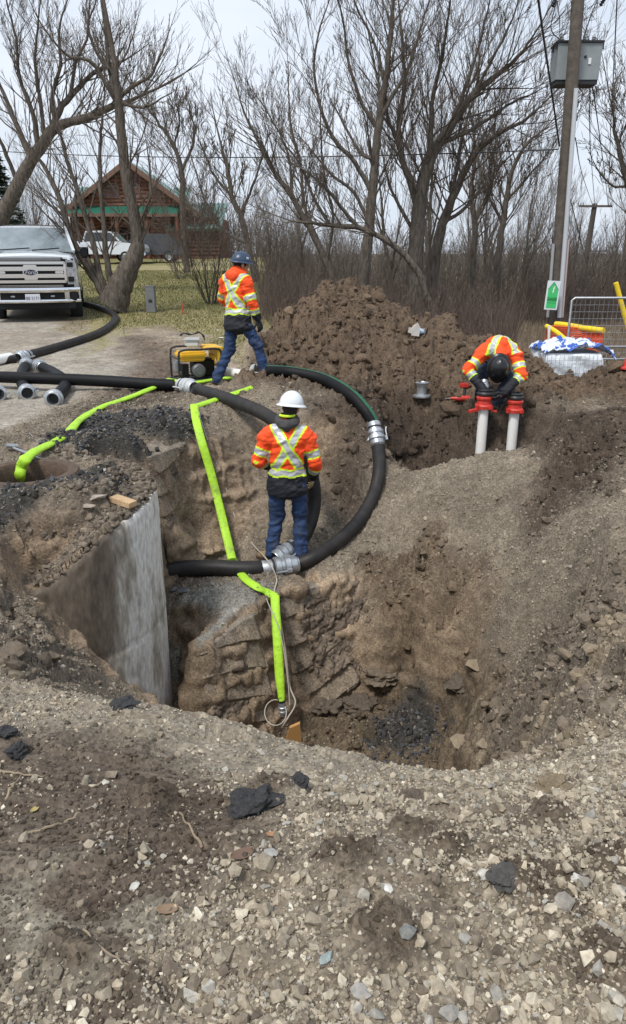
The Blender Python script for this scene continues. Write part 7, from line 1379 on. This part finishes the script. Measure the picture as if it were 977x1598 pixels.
# clay slabs
M_slab = mat('clay_slab', (.25, .195, .13), .85, noise=.25, nscale=20, bump=.5, bscale=50, bdist=.006)
rock('clay_slab', 727, 1164, 48, 'pale flat clay slab on the pit floor at right', 'clay slab', AS, 61, .35, False, M_slab, .5, sink=-.3, tilt=.2); rock('clay_slab', 757, 1166, 34, 'smaller clay slab touching the pale flat slab in the pit', 'clay slab', AS, 62, .3, False, M_slab, .4, sink=-.3, tilt=.2)
rock('clay_slab', 888, 1030, 46, 'upright pale clay slab on the right bank', 'clay slab', AS, 63, .6, False, M_slab, 1.5, tilt=.5); rock('clay_slab', 745, 1040, 44, 'clay slab sticking out of the right pit wall', 'clay slab', AS, 64, .5, False, M_slab, .4)
rock('clay_slab', 510, 1112, 44, 'brown clay block in the pit right of the green hose end', 'clay slab', AS, 65, .8, True, M_sl, .4); rock('clay_slab', 560, 1105, 52, 'broad clay block on the pit floor, middle', 'clay slab', AS, 66, .7, True, M_sl, 1.4); rock('clay_slab', 600, 1060, 60, 'clay block fallen against the back wall of the pit', 'clay slab', AS, 67, .7, True, mat('fallen_clay', (.15, .115, .08), .9, noise=.35, nscale=20, bump=.8, bscale=50, bdist=.01), .2)
rock('clay_slab', 720, 1070, 50, 'clay block at the right of the pit floor', 'clay slab', AS, 68, .5, True, M_sl, .9)
rock('clay_slab', 268, 925, 24, 'grey rock on the bench beside the barrel', 'clay slab', (.14, .145, .145), 69, .6, False, mat('grey_rock', (.16, .165, .165), .8, noise=.4, nscale=20), .4); rock('clay_slab', 290, 922, 26, 'second grey rock on the bench under the hose', 'clay slab', (.14, .145, .145), 70, .5, False, mat('grey_rock2', (.12, .125, .13), .8, noise=.4, nscale=20), .9)
# sticks
M_stk = mat('dry_stick', (.34, .27, .18), .8, noise=.3, nscale=30, dark=(.20, .15, .10)); M_stk2 = mat('dark_stick', (.12, .085, .055), .85, noise=.3, nscale=30)
for i, (pts_, r_, m_, lab) in enumerate((([(35, 1303), (80, 1290), (120, 1272), (155, 1252), (160, 1246)], .0055, M_stk, 'long pale crooked stick left of the soil slab'), ([(-10, 1200), (30, 1207), (68, 1212)], .005, M_stk, 'pale stick entering from the left edge'), ([(0, 1255), (20, 1228), (34, 1208)], .005, M_stk, 'pale stick sloping down at the left edge'), ([(0, 1342), (70, 1325), (130, 1308), (185, 1290)], .004, M_stk2, 'long thin dark stick on the grey soil'), ([(196, 1320), (200, 1290), (196, 1245)], .0035, M_stk2, 'thin upright-lying dark stick below the soil slab'), ([(315, 1322), (300, 1295), (280, 1268)], .005, M_stk, 'stick left of the largest asphalt chunk'), ([(262, 1270), (290, 1300), (300, 1320)], .0035, M_stk2, 'thin dark stick crossing beside the soil slab'), ([(130, 1450), (160, 1480), (200, 1505), (245, 1520)], .0035, M_stk, 'thin curved stick in the lower left gravel'), ([(620, 1188), (660, 1186), (712, 1192)], .0035, M_stk, 'straight pale stick along the near rim at right'), ([(480, 1610), (455, 1602), (440, 1599)], .003, M_stk2, 'tiny twig at the bottom edge'))):
    P_ = spline([np.array(hit(a_, b_, lift=.008 + .004 * (i % 3))) for a_, b_ in pts_], 5); P_[1:-1] += np.random.RandomState(i).normal(size=(len(P_) - 2, 3)) * .003; o_ = P_[0].copy(); o = MB().tube(P_ - o_, np.linspace(r_, r_ * .55, len(P_)), 7).build('stick', m_, loc=tuple(o_)); tag(o, lab, 'stick', 'dry sticks on the near ground')
for i, (px_, py_, w_, rz_, lab) in enumerate(((262, 1424, 34, .3, 'dead brown leaf in the lower left gravel'), (378, 1338, 40, .6, 'curled brown bark piece below the largest asphalt chunk'), (55, 1268, 16, 1.2, 'small yellow leaf among the sticks at left'), (425, 1305, 18, .2, 'orange-brown wood chip beside the largest asphalt chunk'))):
    q = hit(px_, py_); s_ = w_ / F * (q.y * CT + (CAMZ - q.z) * ST) / 2; U, V2 = np.meshgrid(np.linspace(-1, 1, 9), np.linspace(-1, 1, 7)); Vx = np.stack([U, V2 * .5 * np.sqrt(np.maximum(1 - U ** 2, .02)), .16 * V2 ** 2 + .12 * U ** 2], -1).reshape(-1, 3) * s_; id3 = np.arange(63).reshape(7, 9); Ft = np.stack([id3[:-1, :-1], id3[:-1, 1:], id3[1:, 1:], id3[1:, :-1]], -1).reshape(-1, 4)
    o = mesh_np('leaf', Vx, Ft, mat('dead_leaf', [(.24, .16, .10), (.16, .10, .07), (.4, .32, .12), (.36, .2, .1)][i], .8), smooth=True); md = o.modifiers.new('thick', 'SOLIDIFY'); md.thickness = .002; o.location = (q.x, q.y, q.z + .008); o.rotation_euler = (.1, .15, rz_); tag(o, lab, 'leaf')
print('objects', len(SC.objects))
